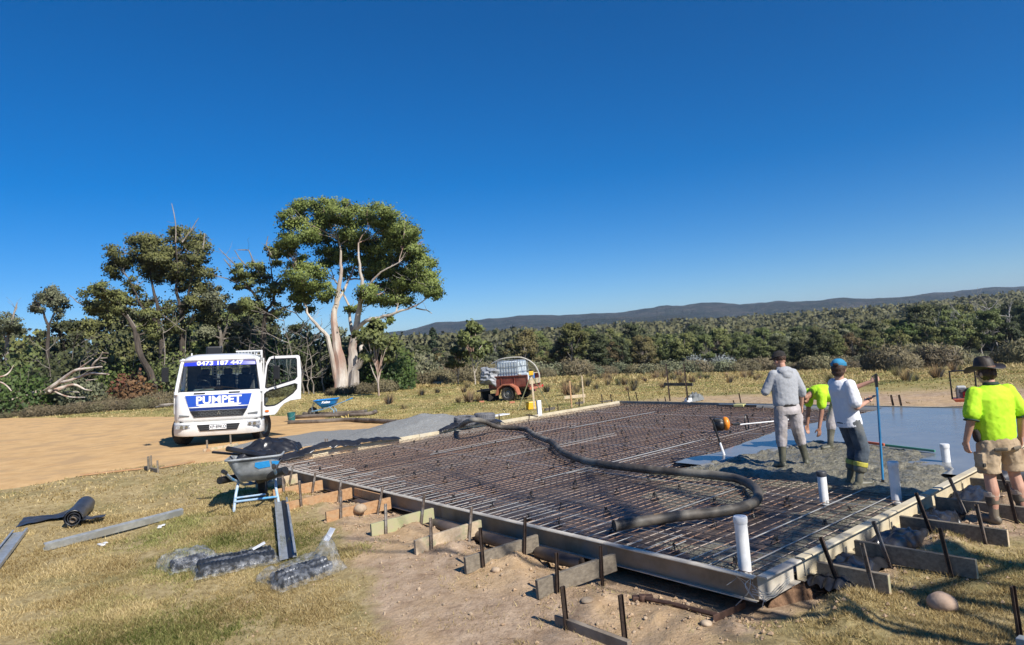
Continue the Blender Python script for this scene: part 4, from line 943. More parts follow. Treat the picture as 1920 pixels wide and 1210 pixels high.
def put_tus(px, py, k, s, lab='brown grass tussock in the paddock', grp='grass tussocks in the paddock'):
    p = G(px, py); o, u = tus[k]
    if u: o = o.copy(); COL.objects.link(o)
    tus[k][1] = True; o.location = p; o.rotation_euler = (0, 0, RNG.uniform(0, 6)); o.scale = (s * 1.3, s * 1.3, s)
    prop(o, lab, 'tussock', grp)
for px, py, s in ((1065, 742, 1.3), (880, 755, 1.2), (1100, 725, 1.2), (1230, 712, 1.6), (1245, 711, 1.5), (1262, 713, 1.3), (1140, 715, 1.6), (1125, 712, 1.3), (1160, 722, .9), (1188, 728, 1.1), (1278, 719, 1.1), (1298, 718, 1.1), (1313, 711, 1.3), (1326, 711, .9), (1395, 709, 1.3), (1272, 708, 1.7), (1250, 706, 1.5), (1408, 707, 1.2), (1368, 718, .9), (955, 716, .9), (1010, 712, 1.), (1035, 708, 1.3), (1075, 706, 1.2), (790, 742, 1), (820, 738, .8), (870, 736, .8)):
    put_tus(px, py, int(RNG.integers(0, 3)), s)
for i in range(85):
    px = RNG.uniform(1010, 1450) if i < 45 else RNG.uniform(600, 1900); py = hy(px) + RNG.uniform(72, 108) if px < 1500 else hy(px) + RNG.uniform(106, 128)
    put_tus(px, py, int(RNG.integers(0, 3)), RNG.uniform(.5, 1.1))
# ================================================================== GRASS
def grass_mat(name):
    m = bpy.data.materials.new(name); m.use_nodes = True; nt = m.node_tree; nt.nodes.clear(); L = nt.links.new
    out = N(nt, 'ShaderNodeOutputMaterial'); d = N(nt, 'ShaderNodeBsdfDiffuse'); t = N(nt, 'ShaderNodeBsdfTranslucent'); mx = N(nt, 'ShaderNodeMixShader'); mx.inputs[0].default_value = .3
    a = N(nt, 'ShaderNodeAttribute'); a.attribute_name = 'tint'; g = N(nt, 'ShaderNodeAttribute'); g.attribute_name = 'green'
    r = N(nt, 'ShaderNodeValToRGB'); L(a.outputs['Fac'], r.inputs[0]); e = r.color_ramp.elements; e[0].position = .1; e[0].color = (.24, .165, .07, 1); e[1].position = .9; e[1].color = (.70, .56, .30, 1); k = e.new(.5); k.color = (.48, .37, .17, 1)
    r2 = N(nt, 'ShaderNodeValToRGB'); L(a.outputs['Fac'], r2.inputs[0]); e = r2.color_ramp.elements; e[0].position = .1; e[0].color = (.07, .09, .02, 1); e[1].position = .9; e[1].color = (.42, .42, .15, 1)
    x = N(nt, 'ShaderNodeMix', data_type='RGBA'); L(g.outputs['Fac'], x.inputs[0]); L(r.outputs[0], x.inputs[6]); L(r2.outputs[0], x.inputs[7]); L(x.outputs[2], d.inputs[0]); L(x.outputs[2], t.inputs[0])
    L(d.outputs[0], mx.inputs[1]); L(t.outputs[0], mx.inputs[2]); L(mx.outputs[0], out.inputs[0]); return m
m_grass = grass_mat('grass_blades')
def blades(name, n, r0, r1, a0, a1, hf, wf, label, thin=1.0):
    rng = np.random.default_rng(int(n) % 977)
    r = r0 * (r1 / r0) ** (rng.random(n) ** thin); a = rng.uniform(a0, a1, n); x = np.sin(a) * r; y = np.cos(a) * r
    s, t = st(x, y)
    bare = np.maximum(mask(x, y, BARE, 1.1), mask(x, y, BARE2, 4.0)); bare = bare + (fbm(x, y, .62, 4, 61) - .5) * 1.7
    road = polydist(x, y, ROAD) + (fbm(x, y, .5, 4, 12) - .5) * .5
    k = (bare < .5 - .26 * (rng.random(n) < .8)) & (road < .05) & ~((s > -.25) & (t > -.3) & (s < LS + .1) & (t < LT + .2))
    k &= (fbm(x, y, .35, 3, 63) > rng.uniform(.18, .5, n))
    sp = (rng.random(n) < .035) & (bare < 1.1) & (fbm(x, y, .4, 3, 66) > .5); k |= sp & (road < 0) & ~((s > -.25) & (t > -.3) & (s < LS + .1) & (t < LT + .2))
    x, y, r = x[k], y[k], r[k]; n = len(x); z = terrain(x, y)
    h = hf(r) * rng.uniform(.45, 1.25, n) * (.35 + 1.1 * fbm(x, y, .5, 3, 62)); w = wf(r) * rng.uniform(.7, 1.3, n); th = rng.uniform(0, 6.28, n); ln = rng.uniform(.25, 1.3, n) * h; la = rng.uniform(0, 6.28, n)
    b = np.stack([x, y, z - .01], 1); wv = np.stack([np.cos(th) * w, np.sin(th) * w, np.zeros(n)], 1); tp_ = b + np.stack([np.cos(la) * ln, np.sin(la) * ln, h], 1)
    V = np.stack([b - wv, b + wv, tp_], 1).reshape(-1, 3)
    gr = np.clip((fbm(x, y, 1.3, 4, 64) - .50) * 4 + rng.normal(0, .25, n), 0, 1); ti = np.clip(rng.normal(.5, .22, n) + (fbm(x, y, .8, 3, 65) - .5) * .8, 0, 1)
    o = npmesh(name, V, np.arange(3 * n).reshape(-1, 3), m_grass, attrs={'tint': ('POINT', np.repeat(ti, 3)), 'green': ('POINT', np.repeat(gr, 3))}); return prop(o, label, 'grass', kind='stuff')
blades('grass', 1150000, 3.6, 14, math.radians(-47), math.radians(47), lambda r: .046 + .0006 * r, lambda r: .0017 + .00042 * r, 'short dry grass with green patches in the foreground')
blades('paddock_grass', 230000, 14, 75, math.radians(-45), math.radians(45), lambda r: .032 + .0013 * r, lambda r: .004 + .0007 * r, 'yellow paddock grass behind the slab and the driveway')
blades('distant_grass', 60000, 60, 120, math.radians(-12), math.radians(45), lambda r: .12 + .0022 * r, lambda r: .0045 + .0010 * r, 'taller pale grass at the far side of the paddock')
# ================================================================== LETTERING, GLASS, WHEELS
def text(name, body, size, parent, loc, rot, m, sx=1., off=0., shear=0., space=1., ext=.001):
    c = bpy.data.curves.new(name, 'FONT'); c.body = body; c.size = size; c.align_x = 'CENTER'; c.align_y = 'CENTER'; c.extrude = ext; c.offset = off; c.shear = shear; c.space_character = space; c.resolution_u = 3
    t = bpy.data.objects.new(name, c); COL.objects.link(t)
    bpy.context.view_layer.update()
    me = bpy.data.meshes.new_from_object(t.evaluated_get(bpy.context.evaluated_depsgraph_get()))
    bpy.data.objects.remove(t); me.materials.clear(); me.materials.append(m)
    o = bpy.data.objects.new(name, me); COL.objects.link(o); o.parent = parent; o.location = loc; o.rotation_euler = rot; o.scale = (sx, 1, 1); return o
def glass(name, tint=(.7, .78, .76), refl=.9, op=0.):
    m = bpy.data.materials.new(name); m.use_nodes = True; nt = m.node_tree; nt.nodes.clear(); L = nt.links.new
    out = N(nt, 'ShaderNodeOutputMaterial'); t = N(nt, 'ShaderNodeBsdfTransparent'); t.inputs[0].default_value = (*tint, 1); g = N(nt, 'ShaderNodeBsdfGlossy'); g.inputs['Roughness'].default_value = .03
    f = N(nt, 'ShaderNodeFresnel'); f.inputs[0].default_value = 1.5; mu = N(nt, 'ShaderNodeMath', operation='MULTIPLY_ADD'); mu.inputs[1].default_value = refl; mu.inputs[2].default_value = op; L(f.outputs[0], mu.inputs[0])
    mx = N(nt, 'ShaderNodeMixShader'); L(mu.outputs[0], mx.inputs[0]); L(t.outputs[0], mx.inputs[1]); L(g.outputs[0], mx.inputs[2]); L(mx.outputs[0], out.inputs[0]); return m
m_glass = glass('cab_glass', (.74, .80, .78), .75, .02)
m_white = mat('white_paint', (.78, .78, .76), (.70, .69, .66), rough=.3, scale=2.0, coat=.35, lo=.45, hi=.8, spec=.5)
m_whiteb = mat('white_bumper', (.74, .73, .70), (.60, .57, .52), rough=.4, scale=3, coat=.2, lo=.5, hi=.8)
m_blue = mat('sticker_blue', (.015, .07, .42), (.018, .085, .48), rough=.35, scale=3)
m_dblue = mat('sticker_dark_blue', (.01, .03, .16), rough=.35); m_ban = mat('banner_blue', (.02, .04, .62), rough=.35)
m_lett = mat('letter_white', (.85, .85, .85), rough=.5)
m_rub = mat('rubber', (.018, .017, .016), (.05, .045, .04), rough=.85, scale=20, bump=.002)
m_trim = mat('black_trim', (.012, .012, .013), rough=.4); m_grey = mat('grey_plastic', (.10, .11, .11), (.16, .17, .17), rough=.6, scale=6)
m_chr = mat('chrome', (.7, .7, .7), rough=.15, metal=1.); m_lamp = mat('lamp_glass', (.55, .57, .6), (.25, .26, .28), rough=.12, scale=25, coat=1., metal=.3)
m_amber = mat('amber_lens', (.75, .16, .01), rough=.2, coat=.5); m_rim = mat('steel_rim', (.18, .18, .18), (.32, .32, .31), rough=.5, scale=10, metal=.5)
m_dirtyg = mat('dusty_chassis', (.06, .055, .05), (.14, .12, .10), rough=.8, scale=8)
def wheel(parent, loc, R=.42, w=.24, rz=0., name='wheel', bolts=6, mr=None, fr=.58):
    e = empty(name, loc, 0); e.parent = parent; e.rotation_euler = (0, 0, rz)
    t = MB(); h = w / 2
    t.lathe([(R * fr, -h * .8), (R * .72, -h), (R * .92, -h), (R * .985, -h * .8), (R, -h * .3), (R, h * .3), (R * .985, h * .8), (R * .92, h), (R * .72, h), (R * fr, h * .8)], n=28, axis='X', cap=False)
    for k in range(28):
        a = 2 * math.pi * k / 28; t.box((0, math.cos(a) * R * .998, math.sin(a) * R * .998), (w * .8, .03, .012), Matrix.Rotation(a + math.pi / 2, 3, 'X'))
    t.build('tyre', m_rub, e, smooth=True)
    r = MB(); r.lathe([(R * fr, -h * .8), (R * fr * .95, -h * .5), (R * fr * .9, 0), (R * fr * .4, h * .2), (R * fr * .3, h * .8), (.001, h * .82)], n=24, axis='X', cap=False)
    r.lathe([(R * fr, h * .8), (R * fr * .95, h * .5), (R * fr * .9, .0), (R * fr * .42, -h * .2), (R * fr * .3, -h * .7), (.001, -h * .72)], n=24, axis='X', cap=False)
    for k in range(bolts):
        a = 2 * math.pi * k / bolts
        for sgn in (-1, 1): r.lathe([(.014, 0), (.014, sgn * .03)], c=(sgn * h * .25, math.cos(a) * R * fr * .55, math.sin(a) * R * fr * .55), n=6, axis='X')
    r.build('rim', mr or m_rim, e, smooth=True); return e

# ================================================================== PUMP TRUCK
tp = P(412, 828, -.03); TY = 20.3; k_ = TY / tp.y; tx = tp.x * k_
truck = empty('pump_truck', (tx - .03, TY, tz(tx, TY) + .0), 0, 'white concrete pump truck with blue lettering and its door swung open on the driveway', 'truck', rot=(0, math.radians(2.6), math.radians(17)))
hb, ht, zt = 1.20, 1.08, 2.66
def px_(z): return hb + (ht - hb) * max(0, (z - 1.5)) / (zt - 1.5)
# lower front panel
prof = [(.05, .70), (.0, .80), (-.01, 1.2), (.02, 1.50), (.05, 1.575)]
m = MB(); rings = []
for y, z in prof:
    row = []
    for i in range(17):
        u = -1 + i / 8; x = u * px_(z); yy = y + .10 * abs(u) ** 6 + (.10 if abs(u) == 1 else 0); row.append(Vector((x, yy, z)))
    rings.append(row)
m.loft(rings, cap=False, closed=False)
o = m.build('front_panel', m_white, truck, smooth=True); sd = o.modifiers.new('t', 'SOLIDIFY'); sd.thickness = .02; sd.offset = 0
# side shells (below the windows), rear wall, floor
for s_ in (-1, 1):
    b = MB()
    if s_ == -1:
        b.prism([(.2, .95), (.2, 1.6), (1.3, 1.6), (1.3, 1.0), (1.25, .72), (1.1, .62), (.55, .62)], (s_ * hb, 0, 0), (0, 1, 0), (0, 0, 1), -.03)
        b.build('door', m_white, truck, bevel=.01)
        b = MB(); b.prism([(1.3, .62), (1.3, 2.5), (1.75, 2.5), (1.75, .62)], (s_ * hb + .02, 0, 0), (0, 1, 0), (0, 0, 1), -.03); b.build('side_panel', m_white, truck, bevel=.01)
    else:
        b.prism([(1.25, .62), (1.25, 2.5), (1.75, 2.5), (1.75, .62)], (hb - .05, 0, 0), (0, 1, 0), (0, 0, 1), .03); b.build('side_panel', m_white, truck, bevel=.01)
        b = MB(); b.prism([(.12, .70), (.12, 1.2), (.30, 1.0), (.5, .8), (1.25, .8), (1.25, .70)], (hb - .04, 0, 0), (0, 1, 0), (0, 0, 1), .03); b.build('door_sill', m_dirtyg, truck)
b = MB(); b.box((0, 1.76, 1.02), (2 * hb - .1, .03, .8)); b.box((0, 1.76, 2.45), (2 * ht - .02, .03, .3)); b.box((-.9, 1.76, 1.9), (.4, .03, .9)); b.box((.92, 1.76, 1.9), (.36, .03, .9)); b.build('rear_wall', m_grey, truck)
b = MB(); b.box((0, .95, .74), (2 * hb - .12, 1.5, .08)); b.build('cab_floor', m_trim, truck)
# pillars and roof
for s_ in (-1, 1):
    b = MB(); b.tube([(s_ * (hb - .035), .14, 1.50), (s_ * (hb - .06), .20, 1.75), (s_ * (ht - .03), .36, 2.36), (s_ * (ht - .07), .46, 2.52)], [.05, .05, .048, .05], 8); b.build('windscreen_pillar', m_white, truck, smooth=True)
    b = MB(); b.beam((s_ * (hb - .05), 1.28, 1.5), (s_ * (ht - .02), 1.28, 2.52), .08, .06, (0, 1, 0)); b.build('door_pillar', m_white, truck, bevel=.01)
m = MB(); rings = []
for y, z, hw in [(.34, 2.42, ht - .02), (.30, 2.50, ht - .01), (.40, 2.585, ht - .03), (.62, 2.64, ht - .06), (1.1, 2.67, ht - .06), (1.6, 2.65, ht - .06), (1.80, 2.58, ht - .04), (1.82, 2.42, ht)]:
    row = []
    for i in range(15):
        u = -1 + i / 7; row.append(Vector((u * (hw + .04), y + .06 * abs(u) ** 4 * (1 if y < 1 else -1), z - .13 * abs(u) ** 7 * (1 if z > 2.5 else .1))))
    rings.append(row)
m.loft(rings, cap=False, closed=False)
o = m.build('roof', m_white, truck, smooth=True); sd = o.modifiers.new('t', 'SOLIDIFY'); sd.thickness = .02; sd.offset = -1
b = MB(); b.beam((ht - .0, .45, 2.47), (ht - .0, 1.75, 2.47), .04, .10); b.beam((-ht, .45, 2.47), (-ht, 1.75, 2.47), .04, .10); b.build('roof_rail', m_white, truck, bevel=.01)
# windscreen with its rubber and banner
def ws(u, v, d=0.):   # u -1..1, v 0..1 up the glass
    z = 1.575 + v * .90; x = u * (px_(z) - .10); y = .075 + v * .27 + .07 * abs(u) ** 3 - d; return Vector((x, y, z))
def ws_patch(u0, u1, v0, v1, d, name, m_, par, nu=14):
    q = MB(); q.loft([[ws(u0 + (u1 - u0) * i / nu, v0 + (v1 - v0) * j / 4, d) for i in range(nu + 1)] for j in range(5)], cap=False, closed=False); return q.build(name, m_, par, smooth=True)
wsp = ws_patch(-1, 1, 0, 1, 0, 'windscreen', m_glass, truck)
pts = [ws(-1 + 2 * i / 14, 0) for i in range(15)] + [ws(1, j / 5) for j in range(1, 6)] + [ws(1 - 2 * i / 14, 1) for i in range(1, 15)] + [ws(-1, 1 - j / 5) for j in range(1, 6)]
q = MB(); q.tube(pts + [pts[0]], .022, 6); q.build('window_rubber', m_trim, wsp, smooth=True)
ban = ws_patch(-.97, .97, .83, .985, .006, 'banner', m_ban, truck)
bq = ws(0, .905, .012); sl_ = math.atan2(.90, .27)
text('phone_number', '0473 187 447', .175, ban, (0, bq.y, bq.z), (sl_, 0, 0), m_lett, sx=1.28, off=.006, space=1.02)
# stickers, grille
zc = .0
def fp(poly, y, th, name, m_, par=None, bev=0):
    q = MB(); q.prism(poly, (0, y, 0), (1, 0, 0), (0, 0, 1), th); return q.build(name, m_, par or truck, bevel=bev)
lg = fp([(-.90, 1.475), (.90, 1.475), (.815, 1.145), (-.815, 1.145)], -.012, .006, 'name_panel', m_blue)
bd = MB()
for a, c in (((-.915, 1.487), (.915, 1.487)), ((.915, 1.487), (.825, 1.13)), ((-.915, 1.487), (-.825, 1.13)), ((-.825, 1.13), (.825, 1.13))): bd.beam((a[0], -.016, a[1]), (c[0], -.016, c[1]), .003, .007, (0, 1, 0))
bd.build('white_border', m_lett, lg)
text('name_lettering', 'PUMPET', .30, lg, (0, -.022, 1.318), (math.pi / 2, 0, 0), m_lett, sx=1.12, off=.010, space=1.03)
fp([(-.80, 1.115), (.80, 1.115), (.775, 1.035), (-.775, 1.035)], -.012, .006, 'dark_stripe', m_dblue)
gr = fp([(-.77, 1.03), (.77, 1.03), (.66, .84), (-.66, .84)], -.02, .02, 'grille', m_trim, bev=.008)
q = MB()
for r_ in range(3):
    for i in range(-5 + r_ % 2, 6):
        x = i * .125 + (.06 if r_ % 2 else 0)
        if abs(x) < .66 - (2 - r_) * .03:
            z = .975 - r_ * .05
            for a0 in range(6):
                a1, a2 = a0 * math.pi / 3, (a0 + 1) * math.pi / 3
                q.beam((x + .055 * math.cos(a1), -.043, z + .026 * math.sin(a1)), (x + .055 * math.cos(a2), -.043, z + .026 * math.sin(a2)), .006, .006, (0, 1, 0))
q.build('grille_mesh', m_grey, gr, kind='stuff')
q = MB()
for k in range(3):   # three-diamond badge
    a = math.pi / 2 + k * 2 * math.pi / 3; c = Vector((.0, 0, .945)); d = Vector((math.cos(a), 0, math.sin(a))); n_ = Vector((-d.z, 0, d.x))
    q.prism([((d * .066).x, (d * .066).z), ((d * .033 + n_ * .019).x, (d * .033 + n_ * .019).z), (0, 0), ((d * .033 - n_ * .019).x, (d * .033 - n_ * .019).z)], (0, -.046, .945), (1, 0, 0), (0, 0, 1), .006)
q.build('badge', m_chr, gr)
for x in (-.52, .42):
    fp([(x - .16, 1.545), (x + .16, 1.545), (x + .15, 1.51), (x - .15, 1.51)], -.004, .006, 'vent', m_trim, bev=.003)
for s_ in (-1, 1): fp([(s_ * 1.06, .93), (s_ * .78, .90), (s_ * .80, .865), (s_ * 1.06, .885)], .016, .03, 'step_slot', m_grey)
b = MB(); b.box((0, .16, .735), (2 * hb - .3, .2, .06)); b.build('bumper_gap', m_trim, truck)
# bumper
m = MB(); rings = []
for y, z in [(.10, .715), (-.02, .70), (-.055, .62), (-.05, .50), (-.035, .40), (.02, .31), (.10, .29)]:
    rings.append([Vector(((-1 + i / 10) * (hb + .035), y + .30 * abs(-1 + i / 10) ** 8, z + (.02 * abs(-1 + i / 10) ** 4 if z < .5 else 0))) for i in range(21)])
m.loft(rings, cap=False, closed=False); bump = m.build('bumper', m_whiteb, truck, smooth=True); sd = bump.modifiers.new('t', 'SOLIDIFY'); sd.thickness = .03; sd.offset = -1
fp([(-.58, .63), (.58, .63), (.50, .45), (-.50, .45)], -.066, .012, 'lower_intake', m_trim, bump, .01)
q = MB(); [q.beam((-.54, -.080, z), (.54, -.080, z), .012, .006) for z in (.51, .57)]; q.build('intake_slats', m_grey, bump, kind='stuff')
pl = fp([(-.25, .615), (.21, .615), (.21, .485), (-.25, .485)], -.084, .008, 'number_plate', m_lett, bump, .004)
text('plate_characters', 'XP·89KO', .125, pl, (-.02, -.096, .55), (math.pi / 2, 0, 0), m_trim, sx=.92, off=.002)
for s_ in (-1, 1):
    q = MB(); q.prism([(s_ * .74, .655), (s_ * 1.13, .665), (s_ * 1.15, .53), (s_ * .70, .515)], (0, .0, 0), (1, 0, 0), (0, 0, 1), .05)
    o = q.build('headlight', m_lamp, bump, bevel=.012); o.location = (0, -.105 + .02, 0); o.rotation_euler = (0, 0, 0)
    r_ = MB()
    for x, r0 in ((.98, .045), (.85, .038)): r_.lathe([(r0, .0), (r0 * .6, .012), (.001, .016)], c=(s_ * x, -.09, .595), n=14, axis='Y')
    r_.build('reflector', m_chr, o, smooth=True)
    o.location.y = .005
# wipers
for a, c in ((ws(-.62, .0, .03), ws(-.1, .11, .03)), (ws(.62, .0, .03), ws(.05, .14, .03))):
    q = MB(); q.tube([a, (a + c) / 2 + Vector((0, -.01, .015)), c], .010, 5); q.beam(c - Vector((.32, 0, -.0)), c + Vector((.2, 0, -.03)), .012, .02); q.build('wiper', m_trim, wsp, smooth=False)
# interior
b = MB(); b.box((0, .42, 1.50), (2.1, .42, .16)); b.box((.0, .36, 1.30), (2.1, .28, .3)); b.box((-.45, .40, 1.60), (.55, .3, .08)); b.build('dashboard', mat('dash_grey', (.14, .17, .17), rough=.7), truck, bevel=.04)
q = MB(); q.tube([(-.5 + .21 * math.cos(a), .62 - .08 * math.sin(a), 1.70 + .19 * math.sin(a)) for a in np.linspace(0, 2 * math.pi, 21)], .015, 6); q.tube([(-.5, .5, 1.5), (-.5, .62, 1.70)], .03, 6); q.beam((-.7, .62, 1.7), (-.3, .62, 1.7), .02, .03); q.build('steering_wheel', m_trim, truck, smooth=True)
for x in (-.55, .1, .62):
    b = MB(); b.box((x, 1.25, 1.2), (.46, .5, .16)); b.box((x, 1.52, 1.65), (.46, .14, .75)); b.box((x, 1.50, 2.12), (.26, .1, .2)); b.build('seat', mat('seat_fabric', (.03, .032, .035), (.06, .06, .065), rough=.9, scale=12), truck, bevel=.05)
# open door on the right of the picture (hinged at the front pillar)
door = empty('door', (hb - .01, .16, 0), 0); door.parent = truck; door.rotation_euler = (0, 0, math.radians(-12))
DW = 1.12
outer = [(0, .78), (.36, .80), (.44, .88), (.52, 1.00), (.64, 1.12), (.82, 1.20), (DW, 1.235), (DW + .02, 2.0), (DW - .02, 2.50), (DW - .07, 2.545), (.30, 2.54), (.20, 2.50), (.12, 2.35), (.0, 1.60)]
win = [(.10, 1.62), (.17, 2.26), (.27, 2.45), (.99, 2.455), (1.01, 2.42), (1.02, 1.90), (.96, 1.83), (.16, 1.60)]
low = [(.07, 1.10), (.07, 1.42), (.13, 1.48), (.96, 1.70), (1.02, 1.68), (1.01, 1.55), (.90, 1.42), (.45, 1.12), (.36, 1.08), (.12, 1.06)]
def holed(outer, holes, o, ex, ey, th, name, m_, par):
    bm = bmesh.new(); o = Vector(o); ex = Vector(ex); ey = Vector(ey); es = []
    for lp in [outer] + holes:
        vs_ = [bm.verts.new(o + ex * u + ey * v) for u, v in lp]; es += [bm.edges.new((vs_[i], vs_[(i + 1) % len(vs_)])) for i in range(len(vs_))]
    bmesh.ops.triangle_fill(bm, use_beauty=True, use_dissolve=False, edges=es)
    me = bpy.data.meshes.new(name); bm.to_mesh(me); bm.free(); me.materials.append(m_)
    ob = bpy.data.objects.new(name, me); COL.objects.link(ob); ob.parent = par
    sd = ob.modifiers.new('t', 'SOLIDIFY'); sd.thickness = th; sd.offset = 0; bv = ob.modifiers.new('b', 'BEVEL'); bv.width = .008; bv.segments = 2; bv.limit_method = 'ANGLE'; return ob
holed(outer, [win, low], (0, 0, 0), (1, 0, 0), (0, 0, 1), .07, 'door_skin', m_white, door)
def shrink(p, k):
    cx = sum(a for a, _ in p) / len(p); cy = sum(b for _, b in p) / len(p); return [(cx + (a - cx) * k, cy + (b - cy) * k) for a, b in p]
for nm, w_ in (('window', win), ('lower_window', low)):
    q = MB(); q.prism(shrink(w_, 1.01), (0, -.004, 0), (1, 0, 0), (0, 0, 1), .008); q.build(nm, m_glass, door)
    q = MB(); pp = [Vector((a, -.037, b)) for a, b in w_]; q.tube(pp + [pp[0]], .018, 5); q.build('window_seal', m_trim, door, smooth=True)
q = MB(); q.lathe([(.055, 0), (.05, -.02), (.02, -.03)], c=(.14, -.035, .92), n=12, axis='Y'); o = q.build('indicator', m_amber, door, smooth=True); o.scale = (1.2, 1, .7); o.location = (-.03, 0, .27)
mir = empty('mirror', (.0, 0, 0)); mir.parent = door
q = MB(); q.tube([(.36, -.04, 2.53), (.40, -.12, 2.45), (.42, -.14, 2.2), (.40, -.13, 1.75), (.42, -.06, 1.56)], .014, 6); q.build('mirror_arm', m_trim, mir, smooth=True)
q = MB(); q.box((.46, -.18, 2.05), (.19, .07, .42)); q.build('mirror_housing', m_trim, mir, bevel=.03)
q = MB(); q.beam((.2, -.05, 1.52), (.34, -.05, 1.56), .02, .03); q.build('door_handle', m_trim, door)
# far-side mirror
q = MB(); q.tube([(-hb + .02, .25, 2.45), (-hb - .22, .1, 2.4), (-hb - .24, .1, 1.9), (-hb + .0, .2, 1.6)], .014, 6); q.box((-hb - .24, .08, 2.1), (.18, .07, .42)); q.build('mirror', m_trim, truck)
# wheels, mudguards, chassis and pump gear behind
wheel(truck, (hb - .10, .98, .42), .43, .26, rz=math.radians(-24)); wheel(truck, (-hb + .12, .98, .42), .43, .26, rz=math.radians(-24))
for x in (hb - .28, -hb + .28): wheel(truck, (x, 5.0, .40), .41, .44, bolts=6)
for s_ in (-1, 1):
    q = MB(); rings = []
    for a in np.linspace(-.1, math.pi + .1, 11): rings.append([Vector((s_ * (hb - .32), 1.15 + .5 * math.cos(a), .42 + .46 * math.sin(a))), Vector((s_ * (hb - .04), 1.15 + .5 * math.cos(a), .42 + .46 * math.sin(a)))])
    q.loft(rings, cap=False, closed=False); o = q.build('mudguard', m_dirtyg, truck, smooth=True); sd = o.modifiers.new('t', 'SOLIDIFY'); sd.thickness = .02
    q = MB(); q.box((s_ * (hb - .22), 2.05, .62), (.35, .6, .45)); q.build('side_tank', m_dirtyg, truck, bevel=.04)
b = MB(); b.beam((-.4, .3, .62), (-.4, 6.6, .62), .09, .22); b.beam((.4, .3, .62), (.4, 6.6, .62), .09, .22); b.beam((-.9, 1.15, .45), (.9, 1.15, .45), .12, .12); b.beam((-.9, 5.0, .45), (.9, 5.0, .45), .16, .16); b.box((0, .9, .6), (.7, 1.2, .4)); b.build('chassis', m_dirtyg, truck)
b = MB(); b.box((0, 4.4, .92), (2.1, 4.6, .14)); b.build('deck', m_grey, truck, bevel=.01)
b = MB(); b.box((0, 3.6, 1.5), (1.3, 1.6, 1.0)); b.build('pump_cover', m_grey, truck, bevel=.06)
b = MB(); b.loft([[Vector((x * .55, 6.1 + y * .45, 1.0)) for x, y in ((-1, -1), (1, -1), (1, 1), (-1, 1))], [Vector((x * .8, 6.2 + y * .7, 1.6)) for x, y in ((-1, -1), (1, -1), (1, 1), (-1, 1))]], cap=False); o = b.build('hopper', m_grey, truck); sd = o.modifiers.new('t', 'SOLIDIFY'); sd.thickness = .03
hbm = empty('headboard', (0, 1.95, 0)); hbm.parent = truck
q = MB(); [q.beam((a, 0, 1.0), (a, 0, 2.72), .04, .04, (0, 1, 0)) for a in (-1.0, 1.08)]; q.beam((.30, 0, 2.74), (1.1, 0, 2.74), .03, .04); q.beam((-1.0, 0, 1.9), (1.08, 0, 1.9), .03, .04); q.build('headboard_frame', m_white, hbm)
holes = MB()
for i in range(22): holes.beam((-.95 + i * .095, .01, 1.95), (-.95 + i * .095 + .0, .01, 2.60 + (.12 if i > 13 else 0)), .02, .02, (0, 1, 0))
for i in range(9): holes.beam((-.96 if i < 8 else .3, .025, 1.98 + i * .09), (1.05, .025, 1.98 + i * .09), .02, .02)
holes.build('perforated_sheet', m_white, hbm, kind='stuff')
b = MB(); b.box((-.38, 2.3, 2.72), (.46, .4, .42)); b.build('air_intake', m_trim, truck, bevel=.05)
b = MB(); b.tube([(-.38, 2.3, 1.0), (-.38, 2.3, 2.6)], .08, 10); b.build('intake_pipe', m_trim, truck, smooth=True)
b = MB(); b.lathe([(.03, 0), (.05, .04), (.05, .07), (.01, .08)], c=(1.0, .9, 2.60), n=12); b.build('roof_marker', m_chr, truck, smooth=True)
